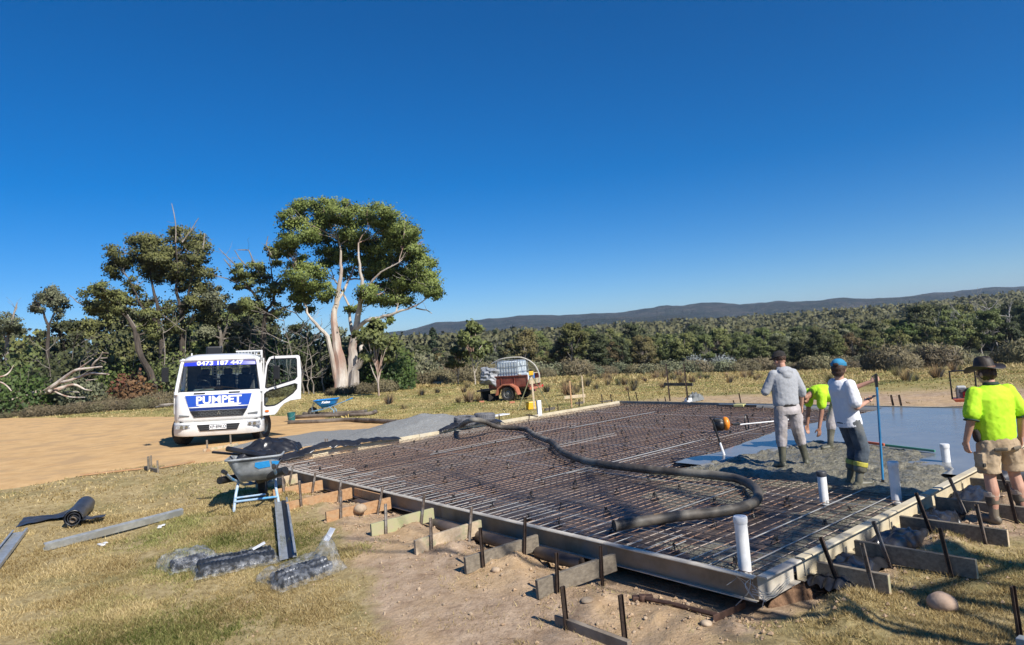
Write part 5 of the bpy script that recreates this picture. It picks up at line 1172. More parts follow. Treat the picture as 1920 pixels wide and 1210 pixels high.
# ================================================================== PEOPLE
V3 = Vector
class Vol(MB):
    """overlapping closed solids that are fused into one continuous skin"""
    def ell(s, c, r, R=None, n=14):
        c = V3(c); rings = []
        for j in range(1, 10):
            t = math.pi * j / 10; rings.append([(R if R is not None else Matrix.Identity(3)) @ V3((r[0] * math.sin(t) * math.cos(2 * math.pi * k / n), r[1] * math.sin(t) * math.sin(2 * math.pi * k / n), -r[2] * math.cos(t))) + c for k in range(n)])
        return s.loft(rings, True)
    def cap(s, a, ra, b, rb, n=12):
        a = V3(a); b = V3(b); d = (b - a); L = d.length; d = d / L if L > 1e-6 else V3((0, 0, 1)); pts, rs = [], []
        for t in (85, 60, 30): pts.append(a - d * ra * math.sin(math.radians(t))); rs.append(ra * math.cos(math.radians(t)))
        pts += [a, b]; rs += [ra, rb]
        for t in (30, 60, 85): pts.append(b + d * rb * math.sin(math.radians(t))); rs.append(rb * math.cos(math.radians(t)))
        return s.tube(pts, rs, n)
    def chain(s, pts, rs):
        for i in range(len(pts) - 1): s.cap(pts[i], rs[i], pts[i + 1], rs[i + 1])
        return s
    def rings(s, L, M=None, n=20):
        out = []
        for (x, y, z, rx, ry) in L:
            r = [V3((x + rx * math.cos(2 * math.pi * k / n) , y + ry * math.sin(2 * math.pi * k / n), z)) for k in range(n)]
            out.append([M @ p for p in r] if M is not None else r)
        return s.loft(out, True)
    def fuse(s, name, m, parent, voxel=.009, smooth=4, wr=0., ws_=.09, sub=False, fac=.5):
        o = s.build(name, m, None)
        rm = o.modifiers.new('r', 'REMESH'); rm.mode = 'VOXEL'; rm.voxel_size = voxel; rm.use_smooth_shade = True
        sm = o.modifiers.new('s', 'SMOOTH'); sm.factor = fac; sm.iterations = smooth
        if wr:
            for k, (st_, sc_) in enumerate(((wr, ws_), (wr * .5, ws_ * .45))):
                tx_ = bpy.data.textures.new('folds', 'CLOUDS'); tx_.noise_scale = sc_; tx_.noise_depth = 2
                dm = o.modifiers.new('d%d' % k, 'DISPLACE'); dm.texture = tx_; dm.strength = st_; dm.mid_level = .5; dm.texture_coords = 'LOCAL'
        if voxel < .0095 and len(s.v) > 200: dc = o.modifiers.new('dec', 'DECIMATE'); dc.ratio = .4
        bpy.context.view_layer.update()
        me = bpy.data.meshes.new_from_object(o.evaluated_get(bpy.context.evaluated_depsgraph_get()))
        me.polygons.foreach_set('use_smooth', [True] * len(me.polygons))
        bpy.data.objects.remove(o); me.materials.clear(); me.materials.append(m)
        o = bpy.data.objects.new(name, me); COL.objects.link(o); o.parent = parent; return o
m_skin = mat('skin', (.46, .25, .17), (.56, .33, .235), rough=.55, scale=9, bump=.0006, bscale=120, spec=.4, c3=(.50, .26, .18))
m_skin2 = mat('skin_tanned', (.30, .15, .095), (.42, .22, .15), rough=.55, scale=9, bump=.0006, bscale=120, spec=.4)
m_hair = mat('hair_brown', (.03, .015, .009), (.09, .045, .025), rough=.6, scale=60, bump=.004, bscale=90)
m_hood = mat('grey_marl', (.33, .34, .36), (.42, .43, .45), rough=.95, scale=60, bump=.0015, bscale=200, sheen=.2, c3=(.36, .37, .39))
m_pant = mat('work_trousers', (.38, .345, .335), (.52, .475, .47), rough=.9, scale=7, bump=.0015, bscale=120, c3=(.24, .21, .19))
m_jean = mat('denim', (.035, .05, .07), (.11, .13, .15), rough=.9, scale=6, bump=.001, bscale=150, c3=(.16, .155, .14))
m_hiv = mat('hi_vis_yellow', (.52, .86, .025), (.46, .80, .02), rough=.8, scale=6, bump=.001, bscale=150)
m_tee = mat('white_tee', (.74, .74, .78), (.80, .80, .82), rough=.9, scale=6, bump=.001, bscale=150)
m_short = mat('khaki', (.36, .26, .15), (.50, .38, .25), rough=.9, scale=5, bump=.001, bscale=120, c3=(.26, .17, .10))
m_boot = mat('rubber_boot', (.055, .055, .038), (.13, .125, .085), rough=.5, scale=7, c3=(.20, .185, .14), bump=.001)
m_bootd = mat('dark_boot', (.035, .032, .028), (.09, .075, .055), rough=.6, scale=8, c3=(.17, .14, .10))
m_sock = mat('wool_sock', (.42, .33, .25), (.55, .45, .36), rough=1, scale=30, bump=.003, bscale=80)
m_navy = mat('dark_trim', (.02, .05, .03), rough=.8); m_cap = mat('cap_blue', (.02, .17, .32), (.03, .24, .42), rough=.8, scale=12)
m_black = mat('black_cloth', (.015, .013, .012), (.04, .034, .03), rough=.9, scale=15)
m_leather = mat('hat_leather', (.018, .013, .01), (.05, .036, .026), rough=.6, scale=12, bump=.001)
m_band = mat('hat_band', (.16, .08, .045), rough=.6)
def hand(v, wr, d, palm_n, thumb, curl=.5, s=1.0):
    """palm and five fingers from the wrist along d; palm_n is the side the fingers close towards; thumb its side"""
    wr = V3(wr); d = V3(d).normalized(); n = V3(palm_n); n = (n - d * n.dot(d)).normalized(); sd = V3(thumb); sd = (sd - d * sd.dot(d) - n * sd.dot(n)).normalized()
    v.chain([wr, wr + d * .03 * s], [.024 * s, .024 * s])
    for k in (-1.2, -.4, .4, 1.2): v.chain([wr + d * .02 * s + sd * k * .012 * s, wr + d * .085 * s + sd * k * .021 * s], [.014 * s, .0125 * s])
    for k, L in ((1.25, .068), (.42, .078), (-.42, .072), (-1.25, .056)):
        p0 = wr + d * .085 * s + sd * k * .021 * s; L *= s; a = 0; p = p0; pts = [p0]
        for j, f in enumerate((.45, .32, .23)):
            a += curl * (.75 if j == 0 else 1.0); q = p + (d * math.cos(a) + n * math.sin(a) + sd * k * .03) * L * f * 1.1; pts.append(q); p = q
        v.chain(pts, [.0105 * s, .0098 * s, .009 * s, .008 * s])
    t0 = wr + d * .025 * s + sd * .022 * s; t1 = t0 + (d * .6 + sd * .75 + n * .25).normalized() * .036 * s; t2 = t1 + (d * .8 + sd * .25 + n * (.3 + curl * .5)).normalized() * .030 * s; t3 = t2 + (d * .8 + n * (.3 + curl * .6)).normalized() * .022 * s
    v.chain([t0, t1, t2, t3], [.015 * s, .012 * s, .0105 * s, .009 * s])
def head(v, c, R, nk):
    c = V3(c); e = lambda x, y, z: c + R @ V3((x, y, z))
    v.ell(e(0, -.008, .025), (.076, .092, .092), R); v.ell(e(0, .022, -.045), (.058, .068, .068), R); v.ell(e(0, .05, -.075), (.035, .035, .025), R)
    v.cap(e(0, .088, .01), .010, e(0, .108, -.018), .014); v.ell(e(0, .083, -.052), (.026, .016, .010), R); v.cap(e(-.035, .078, .028), .012, e(.035, .078, .028), .012)
    for s_ in (-1, 1): v.ell(e(s_ * .079, -.008, -.01), (.012, .024, .034), R); v.ell(e(s_ * .04, .062, -.025), (.028, .02, .02), R)
    v.cap(e(0, -.018, -.06), .052, nk, .060)
def eyes(par, c, R):
    q = MB()
    for s_ in (-1, 1): q.lathe([(.001, -.004), (.007, -.002), (.007, .002), (.001, .004)], c=V3(c) + R @ V3((s_ * .03, .083, .008)), n=8, axis='Y')
    q.build('eyes', m_black, par, smooth=True)
def boots(par, sides, m, hgt=.34, top=None, r=.062):
    for kn, an, toe in sides:
        kn, an = V3(kn), V3(an); toe = V3(toe).normalized(); up = (kn - an).normalized(); b = Vol()
        tpz = an + up * hgt
        b.chain([an - up * .01, an + up * .10, an + up * (hgt * .75)], [.048, .052, r]); b.tube([an + up * (hgt * .6), tpz], [r * .98, r * 1.08], 16)
        f0 = V3((an.x, an.y, an.z - .045)); b.chain([f0 - toe * .035 , f0 + toe * .06, f0 + toe * .15], [.042, .043, .038]); b.chain([f0 - toe * .04 - V3((0, 0, .012)), f0 + toe * .155 - V3((0, 0, .016))], [.034, .036])
        o = b.fuse('boot', m, par, .008, 3)
        if top is not None:
            q = Vol(); q.tube([an + up * (hgt - .015), an + up * (hgt + .045)], [r * 1.13, r * 1.16], 18); q.fuse('boot_cuff', top, o, .006, 3)
def Rz(a): return Matrix.Rotation(math.radians(a), 3, 'Z')
def Rx(a): return Matrix.Rotation(math.radians(a), 3, 'X')

# ---- man in the grey hoodie, back to the camera
def man_hoodie():
    p = P(1486, 874, -.02); e = empty('person', (p.x, p.y, -.035), math.radians(8), 'man in a grey hooded sweatshirt, black cap and rubber boots standing with his back turned', 'person')
    h = .0; shl, shr = V3((-.20, .0, 1.42)), V3((.20, 0, 1.42)); el, er = V3((-.285, .06, 1.16)), V3((.27, -.02, 1.14)); wl, wr_ = V3((-.13, .26, 1.22)), V3((.275, .05, .90))
    kl, kr = V3((-.115, .03, .50)), V3((.165, .03, .50)); al, ar = V3((-.15, .0, .09)), V3((.235, .01, .09)); hl, hr = V3((-.10, 0, .93)), V3((.10, 0, .93))
    R = Rz(12) @ Rx(-14); hc = V3((-.015, .035, 1.615)); v = Vol(); head(v, hc, R, (0, -.01, 1.44))
    v.rings([(0, 0, .9, .13, .10), (0, 0, 1.2, .14, .10), (0, 0, 1.42, .15, .08)])
    v.chain([shl, el, wl], [.034, .038, .027]); v.chain([shr, er, wr_], [.034, .038, .027]); hand(v, wr_, (0.02, .12, -1), (-1, .2, 0), (0, 1, 0), .55); hand(v, wl, (.9, .3, .2), (0, -1, -.3), (0, 0, 1), .8)
    v.chain([hl, kl, al], [.075, .05, .036]); v.chain([hr, kr, ar], [.075, .05, .036]); v.fuse('body', m_skin, e, .0075, 3); eyes(e, hc, R)
    s = Vol(); s.rings([(0, .005, .935, .195, .135), (0, .005, .97, .205, .145), (0, .005, 1.06, .20, .145), (0, 0, 1.22, .205, .14), (0, -.005, 1.34, .215, .135), (0, -.01, 1.42, .19, .115), (0, -.01, 1.48, .10, .085)])
    s.chain([shl + V3((.045, 0, -.01)), el, wl], [.078, .066, .05]); s.chain([shr + V3((-.045, 0, -.01)), er, er + (wr_ - er) * .22], [.078, .066, .058])
    s.rings([(0, .005, .905, .165, .12), (0, .005, .95, .175, .13)])
    s.ell((0, -.075, 1.455), (.125, .075, .075)); s.ell((0, -.11, 1.40), (.085, .045, .075)); s.ell((0, .02, 1.49), (.09, .08, .05))
    s.fuse('hoodie', m_hood, e, .009, 4, wr=.012, ws_=.07)
    t = Vol(); t.rings([(0, 0, .96, .165, .12), (0, -.01, .86, .185, .14), (0, -.01, .80, .18, .13)])
    for a, b, c in ((hl, kl, al), (hr, kr, ar)): t.chain([a + V3((0, -.015, -.05)), b, b + (c - b) * .25, b + (c - b) * .34], [.108, .088, .083, .080])
    for sx, b in ((-1, kl), (1, kr)): t.ell(b + V3((sx * .055, -.01, .22)), (.035, .06, .09))
    t.fuse('trousers', m_pant, e, .009, 3, wr=.012, ws_=.07)
    b = MB(); b.lathe([(.168, .925), (.17, .93), (.17, .96), (.166, .965)], n=24, cap=False); o = b.build('belt', m_black, e, smooth=True); o.scale = (1.03, .80, 1)
    boots(e, [(kl, al, (-.25, 1, 0)), (kr, ar, (.45, 1, 0))], m_boot, .36, r=.066)
    c = Vol(); M_ = R; c.ell(hc + M_ @ V3((0, -.012, .045)), (.092, .105, .088), M_); c.fuse('hair_under_cap', m_hair, e, .008, 1, wr=.02, ws_=.02)
    c = Vol(); c.ell(hc + M_ @ V3((0, -.008, .075)), (.096, .112, .080), M_); c.tube([hc + M_ @ V3((0, -.0, .055)), hc + M_ @ V3((0, -.005, .09))], [.108, .104], 20)
    c.ell(hc + M_ @ V3((0, .13, .055)), (.075, .075, .010), M_); c.ell(hc + M_ @ V3((-.0, -.0, .052)), (.122, .128, .010), M_)
    c.fuse('cap', m_black, e, .007, 2); return e
man_hoodie()

# ---- bending man in hi-vis yellow, facing left in the picture
def man_bend():
    p = P(1578, 838, -.03); e = empty('person', (p.x, p.y, -.04), math.radians(90 + 8), 'man in a fluorescent yellow shirt bending forward over the wet concrete', 'person')
    # local: +y is the way he faces (left in the picture), x is to his right (away from the camera)
    hip = V3((0, -.05, .95)); A = math.radians(-84); M4 = Matrix.Translation(hip) @ Matrix.Rotation(A, 4, 'X') @ Matrix.Translation(-hip)
    T = lambda x, y, z: M4 @ V3((x, y, z))
    kn, kf = V3((-.10, .20, .46)), V3((.12, -.20, .47)); an, af = V3((-.11, .27, .09)), V3((.12, -.36, .09)); hn, hf = V3((-.09, -.03, .94)), V3((.09, -.06, .94))
    shn, shf = T(-.19, .0, 1.38), T(.19, .0, 1.38); en = shn + V3((-.0, .03, -.29)); wn = en + V3((0, .07, -.255)); ef = shf + V3((0, .04, -.28)); wf = ef + V3((0, .05, -.25))
    R = Rx(-75); hc = T(0, .07, 1.60); v = Vol(); head(v, hc, R, T(0, -.0, 1.43)); v.rings([(0, 0, .9, .13, .1), (0, 0, 1.2, .14, .1), (0, 0, 1.42, .14, .08)], M4)
    for a, b, c in ((shn, en, wn), (shf, ef, wf)): v.chain([a, b, c], [.036, .04, .028])
    hand(v, wn, (0, .1, -1), (1, 0, 0), (0, 1, 0), .35); hand(v, wf, (0, .1, -1), (-1, 0, 0), (0, 1, 0), .35)
    v.chain([hn, kn, an], [.08, .05, .036]); v.chain([hf, kf, af], [.08, .05, .036]); v.fuse('body', m_skin2, e, .0075, 3); eyes(e, hc, R)
    s = Vol(); s.rings([(0, .0, .90, .19, .14), (0, 0, .96, .195, .145), (0, -.01, 1.12, .20, .15), (0, -.02, 1.28, .215, .145), (0, -.02, 1.38, .20, .12), (0, -.01, 1.46, .10, .08)], M4)
    for a, b in ((shn, en), (shf, ef)): s.chain([a, a + (b - a) * .60], [.088, .078])
    s.fuse('shirt', m_hiv, e, .009, 4, wr=.012, ws_=.07)
    t = Vol(); t.ell(hip + V3((0, -.03, .01)), (.19, .16, .15)); t.chain([hn, hf], [.12, .12])
    for a, b, c in ((hn, kn, an), (hf, kf, af)): t.chain([a, b, b + (c - b) * .22], [.125, .088, .08])
    t.fuse('trousers', m_pant, e, .009, 3, wr=.012, ws_=.07)
    boots(e, [(kn, an, (-.1, 1, 0)), (kf, af, (0, 1, 0))], m_boot, .36, r=.066)
    c = Vol(); c.ell(hc + R @ V3((0, -.01, .06)), (.094, .11, .085), R); c.ell(hc + R @ V3((0, .12, .05)), (.08, .08, .012), R); c.tube([hc + R @ V3((0, 0, .045)), hc + R @ V3((0, 0, .065))], [.15, .14], 18); c.fuse('hat', m_black, e, .008, 2)
man_bend()

# ---- young man in a white tee with a blue cap, side on, hand on the blue pole
PB, PT = P(1656, 908, -.06), None
def man_tee():
    p = P(1602, 910, -.07); e = empty('person', (p.x, p.y, -.085), math.radians(-74), 'young man in a white t-shirt and blue cap holding a phone and a blue pole', 'person')
    # local: +y is where he faces (right in the picture), x his right hand side (towards the camera)
    kn, kf = V3((.10, .10, .49)), V3((-.08, .14, .49)); an, af = V3((.09, .0, .09)), V3((-.13, .06, .09)); hn, hf = V3((.09, .02, .90)), V3((-.09, .03, .90))
    M4 = Matrix.Translation((0, 0, .92)) @ Matrix.Rotation(math.radians(6), 4, 'X') @ Matrix.Translation((0, 0, -.92)); T = lambda x, y, z: M4 @ V3((x, y, z))
    shn, shf = T(.185, .0, 1.37), T(-.185, .03, 1.37); en = V3((.23, -.03, 1.06)); wn = V3((.12, .235, 1.10)); 
    Li = e.matrix_world
    bpy.context.view_layer.update(); inv = e.matrix_world.inverted()
    top = V3(P(1643, 708, 0)); dd = ray(1643, 712); tt = (PB.y - .02) / dd[1]; grip = inv @ V3((dd[0] * tt, dd[1] * tt, dd[2] * tt + H))
    ef = shf + (grip - shf) * .50 + V3((-.04, -.0, -.10)); dF = (grip - ef).normalized(); wf = grip - dF * .075
    R = Rz(32) @ Rx(-3); hc = T(.0, .02, 1.565); v = Vol(); head(v, hc, R, T(0, -.01, 1.40)); v.rings([(0, 0, .9, .11, .09), (0, 0, 1.2, .13, .095), (0, 0, 1.38, .14, .08)], M4)
    v.chain([shn, en, wn], [.036, .036, .024]); v.chain([shf, ef, wf], [.036, .036, .024]); hand(v, wn, (wn - en), (0, .3, 1), (-1, .3, .2), .45, .95); hand(v, wf, dF, V3((-.9, .3, 0)), (0, 0, 1), 1.1, .95)
    v.chain([hn, kn, an], [.07, .048, .034]); v.chain([hf, kf, af], [.07, .048, .034]); v.fuse('body', m_skin, e, .0075, 3); eyes(e, hc, R)
    s = Vol(); s.rings([(0, .01, .80, .185, .15), (0, .01, .86, .185, .15), (0, 0, 1.02, .178, .135), (0, 0, 1.2, .185, .13), (0, -.01, 1.31, .195, .125), (0, -.01, 1.37, .17, .105), (0, 0, 1.43, .08, .075)], M4)
    s.chain([shn + V3((-.018, 0, -.012)), shn + (en - shn) * .76], [.076, .084]); s.chain([shf + V3((.018, 0, -.012)), shf + (ef - shf) * .72], [.076, .082])
    s.fuse('t_shirt', m_tee, e, .009, 4, wr=.012, ws_=.07)
    t = Vol(); t.rings([(0, 0, .95, .14, .11), (0, -.01, .84, .155, .13)])
    for a, b, c in ((hn, kn, an), (hf, kf, af)): t.chain([a + V3((0, -.01, -.03)), b, b + (c - b) * .22, b + (c - b) * .28], [.100, .092, .086, .090])
    t.fuse('jeans', m_jean, e, .009, 3, wr=.012, ws_=.07)
    boots(e, [(kn, an, (.35, 1, 0)), (kf, af, (.1, 1, 0))], m_boot, .20, mat('boot_yellow', (.55, .48, .06), (.42, .38, .08), rough=.6, scale=9), r=.078)
    c = Vol(); c.ell(hc + R @ V3((0, -.022, .012)), (.095, .098, .10), R); c.ell(hc + R @ V3((0, -.05, -.045)), (.085, .06, .06), R); c.fuse('hair', m_hair, e, .008, 1, wr=.012, ws_=.07)
    c = Vol(); c.ell(hc + R @ V3((0, -.005, .065)), (.093, .112, .080), R); c.tube([hc + R @ V3((0, -.005, .04)), hc + R @ V3((0, -.005, .085))], [.100, .102], 20); c.ell(hc + R @ V3((0, .13, .045)), (.07, .075, .010), R @ Rx(-10)); c.fuse('cap', m_cap, e, .007, 2)
    q = MB(); q.lathe([(.030, -.003), (.034, 0), (.030, .003)], n=14, axis='Y'); o = q.build('cap_opening', m_hair, e, smooth=True); o.matrix_local = Matrix.Translation(hc + R @ V3((0, -.119, .062))) @ (R @ Rx(-12)).to_4x4() @ Matrix.Diagonal((1.2, 1, .62, 1))
    ph = MB(); q = e.matrix_world @ (wn + (wn - en).normalized() * .115 + V3((0, 0, .03))); ph.box((0, 0, 0), (.075, .15, .010), Rz(-10) @ Rx(20)); o = ph.build('mobile_phone', m_trim, bevel=.003, label='dark mobile phone in the right hand of the man in the white t-shirt', cat='phone'); o.location = q; o.rotation_euler = (0, 0, math.radians(-80))
    return e.matrix_world @ grip
GRIP = man_tee()
# the blue pole he holds
pol = empty('concrete_rake', PB, 0, 'blue handled concrete rake held upright by the man in the white t-shirt', 'rake'); dv = (GRIP - PB)
q = MB(); q.tube([(0, 0, 0), dv * .98], .0155, 12); q.build('handle', mat('pole_blue', (.03, .22, .48), (.02, .12, .26), rough=.35, scale=2, c3=(.04, .30, .60)), pol, smooth=True)
q = MB(); q.tube([dv * .93, dv * 1.055], .021, 12); q.build('grip', m_trim, pol, smooth=True)
q = MB(); q.beam((-.24, .08, -.02), (.24, -.08, -.02), .015, .09); q.tube([(0, 0, .0), (0, 0, .06)], .02, 8); q.build('blade', m_trim, pol)

# ---- stout man in shorts and a wide black hat
def man_hat():
    p = P(1887, 976, -.22); g = tz(p.x, p.y) - .03; e = empty('person', (p.x, p.y, g + .0), math.radians(6), 'man in a yellow hi-vis shirt, khaki shorts and wide black hat seen from behind', 'person')
    k = 1.0
    shl, shr = V3((-.225, 0, 1.45)), V3((.225, 0, 1.45)); el, er = V3((-.295, -.03, 1.17)), V3((.31, -.03, 1.17)); wl, wr_ = V3((-.325, .05, .92)), V3((.345, .05, .92))
    hl, hr = V3((-.11, 0, .90)), V3((.11, 0, .90)); kl, kr = V3((-.135, .0, .50)), V3((.165, .0, .50)); al, ar = V3((-.155, -.02, .09)), V3((.19, -.02, .09))
    R = Rz(14) @ Rx(-8); hc = V3((-.02, .02, 1.645)); v = Vol(); head(v, hc, R, (0, -.01, 1.48)); v.rings([(0, 0, .9, .15, .12), (0, 0, 1.2, .17, .13), (0, 0, 1.44, .17, .09)])
    v.chain([shl, shl + (el - shl) * .5, el, wl], [.044, .054, .048, .032]); v.chain([shr, shr + (er - shr) * .5, er, wr_], [.044, .054, .048, .032]); hand(v, wl, (.05, .15, -1), (1, .2, 0), (0.1, 1, 0), .5, 1.08); hand(v, wr_, (-.02, .15, -1), (-1, .2, 0), (0, 1, 0), .5, 1.08)
    for a, b, c in ((hl, kl, al), (hr, kr, ar)): v.chain([a, b, b + (c - b) * .35 + V3((0, -.02, 0)), c], [.09, .060, .064, .038])
    v.fuse('body', m_skin, e, .0075, 3); eyes(e, hc, R)
    s = Vol(); s.rings([(0, .01, .895, .205, .165), (0, .01, .95, .215, .175), (0, .01, 1.08, .222, .175), (0, 0, 1.25, .228, .16), (0, -.01, 1.37, .235, .145), (0, -.015, 1.455, .205, .115), (0, -.01, 1.52, .10, .085)])
    s.chain([shl + V3((.025, 0, -.018)), shl + (el - shl) * .80], [.086, .092]); s.chain([shr + V3((-.025, 0, -.018)), shr + (er - shr) * .80], [.086, .092])
    so_ = s.fuse('shirt', m_hiv, e, .009, 4, wr=.012, ws_=.07)
    for sh_, e_ in ((shl, el), (shr, er)):
        d = (e_ - sh_).normalized(); c0 = sh_ + (e_ - sh_) * .80 + d * .072; q = Vol(); q.tube([c0 - d * .004, c0 + d * .014], [.078, .080], 20); q.fuse('sleeve_trim', m_navy, so_, .006, 2)
    q = Vol(); q.tube([(0, -.012, 1.515), (0, -.008, 1.55)], [.085, .075], 18); q.fuse('collar', m_navy, so_, .007, 2)
    t = Vol(); t.rings([(0, .005, .99, .19, .155), (0, -.01, .88, .20, .165), (0, -.01, .80, .19, .15)])
    for a, b in ((hl, kl), (hr, kr)): t.chain([a + V3((0, -.01, -.05)), b + V3((0, 0, .15))], [.125, .112]); t.tube([b + V3((0, 0, .17)), b + V3((0, -.0, .055))], [.105, .118], 18)
    for sx, b in ((-1, kl), (1, kr)): t.box(b + V3((sx * .105, -.01, .20)), (.04, .13, .17))
    sh_o = t.fuse('shorts', m_short, e, .009, 3, wr=.014, ws_=.05)
    for sx in (-1, 1):
        q = Vol(); q.box((sx * .095, -.162, .83), (.13, .02, .035), Rz(sx * 20)); q.fuse('pocket_trim', m_bootd, sh_o, .006, 2)
    q = Vol(); q.box((-.243, -.03, .66), (.03, .11, .045)); q.fuse('pocket_trim', m_bootd, sh_o, .006, 2)
    q = Vol(); q.ell((-.235, .0, .97), (.035, .05, .075)); q.fuse('belt_pouch', m_black, e, .007, 1)
    boots(e, [(kl, al, (-.35, 1, 0)), (kr, ar, (-.15, 1, 0))], m_bootd, .22, m_sock, r=.066)
    c = Vol(); c.ell(hc + R @ V3((0, -.02, .01)), (.088, .098, .10), R); c.fuse('hair', m_hair, e, .008, 1, wr=.02, ws_=.02)
    # brim curls up at the sides, pinched crown
    hb_ = hc + R @ V3((0, 0, .055)); q = MB(); rings = []
    for rr_ in (.088, .125, .16, .188, .191, .16, .125, .088):
        top = len(rings) < 4; row = []
        for a in range(28):
            t_ = 2 * math.pi * a / 28; x, y = rr_ * math.cos(t_), rr_ * 1.12 * math.sin(t_); lift = ((rr_ - .088) / .12) ** 1.5 * (.055 * abs(math.cos(t_)) ** 2 - .03 * abs(math.sin(t_)) ** 2); row.append(hb_ + R @ V3((x, y, lift + (.004 if top else -.004))))
        rings.append(row)
    q.loft(rings, cap=False); hat = empty('hat', (0, 0, 0)); hat.parent = e; q.build('brim', m_leather, hat, smooth=True)
    c = Vol(); c.rings([(0, 0, -.01, .098, .112), (0, 0, .03, .096, .110), (0, 0, .08, .088, .100), (0, 0, .115, .075, .085)], Matrix.Translation(hb_) @ R.to_4x4()); c.ell(hb_ + R @ V3((-.035, 0, .115)), (.035, .07, .03), R); c.ell(hb_ + R @ V3((.035, 0, .115)), (.035, .07, .03), R); c.fuse('crown', m_leather, hat, .008, 4)
    c = Vol(); c.rings([(0, 0, .0, .101, .115), (0, 0, .022, .100, .114)], Matrix.Translation(hb_) @ R.to_4x4()); c.fuse('hat_band', m_band, hat, .006, 2)
man_hat()
# ================================================================== THINGS ON THE SITE
m_pvc = mat('white_pvc', (.80, .80, .80), (.60, .60, .58), rough=.38, scale=7, lo=.45, hi=.75, bump=.0004)
m_tape = mat('dark_tape', (.05, .05, .055), rough=.5)
def pvc(px, py, hgt, label, R=.056, capdark=False, lean=(0, 0)):
    z0 = -.12; p = P(px, py, z0); e = empty('drain_pipe', p, 0, label, 'pipe', None, rot=(lean[0], lean[1], 0))
    q = MB(); q.lathe([(R, 0), (R, hgt)], n=24, cap=False); q.lathe([(R - .005, hgt), (R - .005, 0)], n=24, cap=False); q.build('pipe', m_pvc, e, smooth=True)
    q = MB(); q.lathe([(R + .004, hgt - .06), (R + .006, hgt - .05), (R + .006, hgt - .008), (R, hgt), (.001, hgt + .001)], n=24, cap=False); q.build('cap', m_tape if capdark else m_pvc, e, smooth=True)
    return e
pvc(1398, 1078, .53, 'tall white drain pipe standing at the slab corner nearest the camera', .058)
pvc(1546, 945, .40, 'white drain pipe with a dark taped top between the hose bend and the boots', .054, True)
pvc(1682, 944, .50, 'white drain pipe beside the blue pole at the right-hand form', .058)
pvc(1776, 880, .36, 'short white drain pipe where rough and screeded concrete meet', .056)

# ---- pump hose
m_hose = mat('pump_hose', (.035, .03, .024), (.12, .10, .08), rough=.62, scale=3, bump=.003, bscale=14, c3=(.24, .22, .18), detail=8, rvar=.2)
m_hosed = mat('old_hose', (.11, .085, .065), (.22, .18, .145), rough=.75, scale=4, bump=.003, bscale=18, c3=(.07, .05, .04))
def smooth_path(pts, n=10):
    out = []
    for i in range(len(pts) - 1):
        p0, p1, p2, p3 = pts[max(i - 1, 0)], pts[i], pts[i + 1], pts[min(i + 2, len(pts) - 1)]
        for k in range(n):
            t = k / n; out.append(.5 * ((2 * p1) + (p2 - p0) * t + (2 * p0 - 5 * p1 + 4 * p2 - p3) * t * t + (3 * p1 - p0 - 3 * p2 + p3) * t ** 3))
    out.append(pts[-1]); return out
def Ph(x, y, z=.0): p = P(x, y, z); return p
HR = .061
hp_ = [(862, 800, .06), (880, 789, .38), (903, 789, .36), (930, 800, .08), (965, 803, .02), (987, 806, .02), (1005, 818, .02), (1035, 830, .02), (1052, 846, .0), (1085, 861, .0), (1140, 872, .0), (1200, 879, .0), (1280, 886, .0), (1340, 891, .0), (1385, 899, .0), (1416, 916, .0), (1420, 936, .0), (1395, 950, .0), (1340, 961, .0), (1280, 967, .0), (1215, 976, .0), (1152, 986, .0)]
hose = empty('pump_hose', (0, 0, 0), 0, 'long dark concrete pump hose snaking across the mesh to its open end', 'hose')
pts = smooth_path([Ph(x, y, z) for x, y, z in hp_], 8)
q = MB(); q.tube(pts, [HR] * (len(pts) - 1) + [HR * 1.02], 18, cap=False)
d_ = (pts[-1] - pts[-2]).normalized(); q.tube([pts[-1], pts[-1] - d_ * .3], HR * .86, 18, cap=True); q.build('hose_tube', m_hose, hose, smooth=True)
q = MB(); q.tube([pts[-1] - d_ * .02, pts[-1] + d_ * .004], [HR * 1.06, HR * 1.06], 18, cap=False); q.build('hose_end', m_dirtyg, hose, smooth=True)
q = MB(); q.tube([pts[-1] - d_ * .62, pts[-1] - d_ * .5], HR * 1.03, 18); q.build('hose_wear_band', mat('hose_rust', (.22, .13, .06), (.32, .22, .12), rough=.7, scale=8), hose, smooth=True)
def laid_hose(pxs, label, r=.075, m=None):
    pt = smooth_path([G(x, y, r + .01) + V3((0, 0, dz)) for x, y, dz in pxs], 6); e = empty('hose', (0, 0, 0), 0, label, 'hose', 'spare pump hoses beside the truck')
    q = MB(); q.tube(pt, r, 14); q.build('hose_tube', m or m_hosed, e, smooth=True)
    for a, b in ((0, 1), (-1, -2)):
        d = (pt[b] - pt[a]).normalized(); q = MB(); q.tube([pt[a] - d * .02, pt[a] + d * .1], r * 1.18, 14); q.build('coupling', m_dirtyg, e, smooth=True)
laid_hose([(543, 797, 0), (600, 795, 0), (650, 792, 0), (700, 794, 0), (745, 797, 0)], 'nearest spare hose, lying before the blue wheelbarrow with a yellow knot', .078)
laid_hose([(543, 788, .03), (600, 785, .03), (640, 783, .0), (690, 780, 0), (704, 776, 0)], 'middle spare hose running behind the knotted one', .075)
laid_hose([(570, 780, .0), (620, 779, .0), (660, 777, .0), (688, 775, 0)], 'farthest spare hose under the blue wheelbarrow', .07)
laid_hose([(800, 793, 0), (830, 797, 0), (852, 800, 0), (872, 797, .02)], 'short hose length from the gravel heap to the tyres', .075)
q = MB(); pk = G(646, 790, .12)
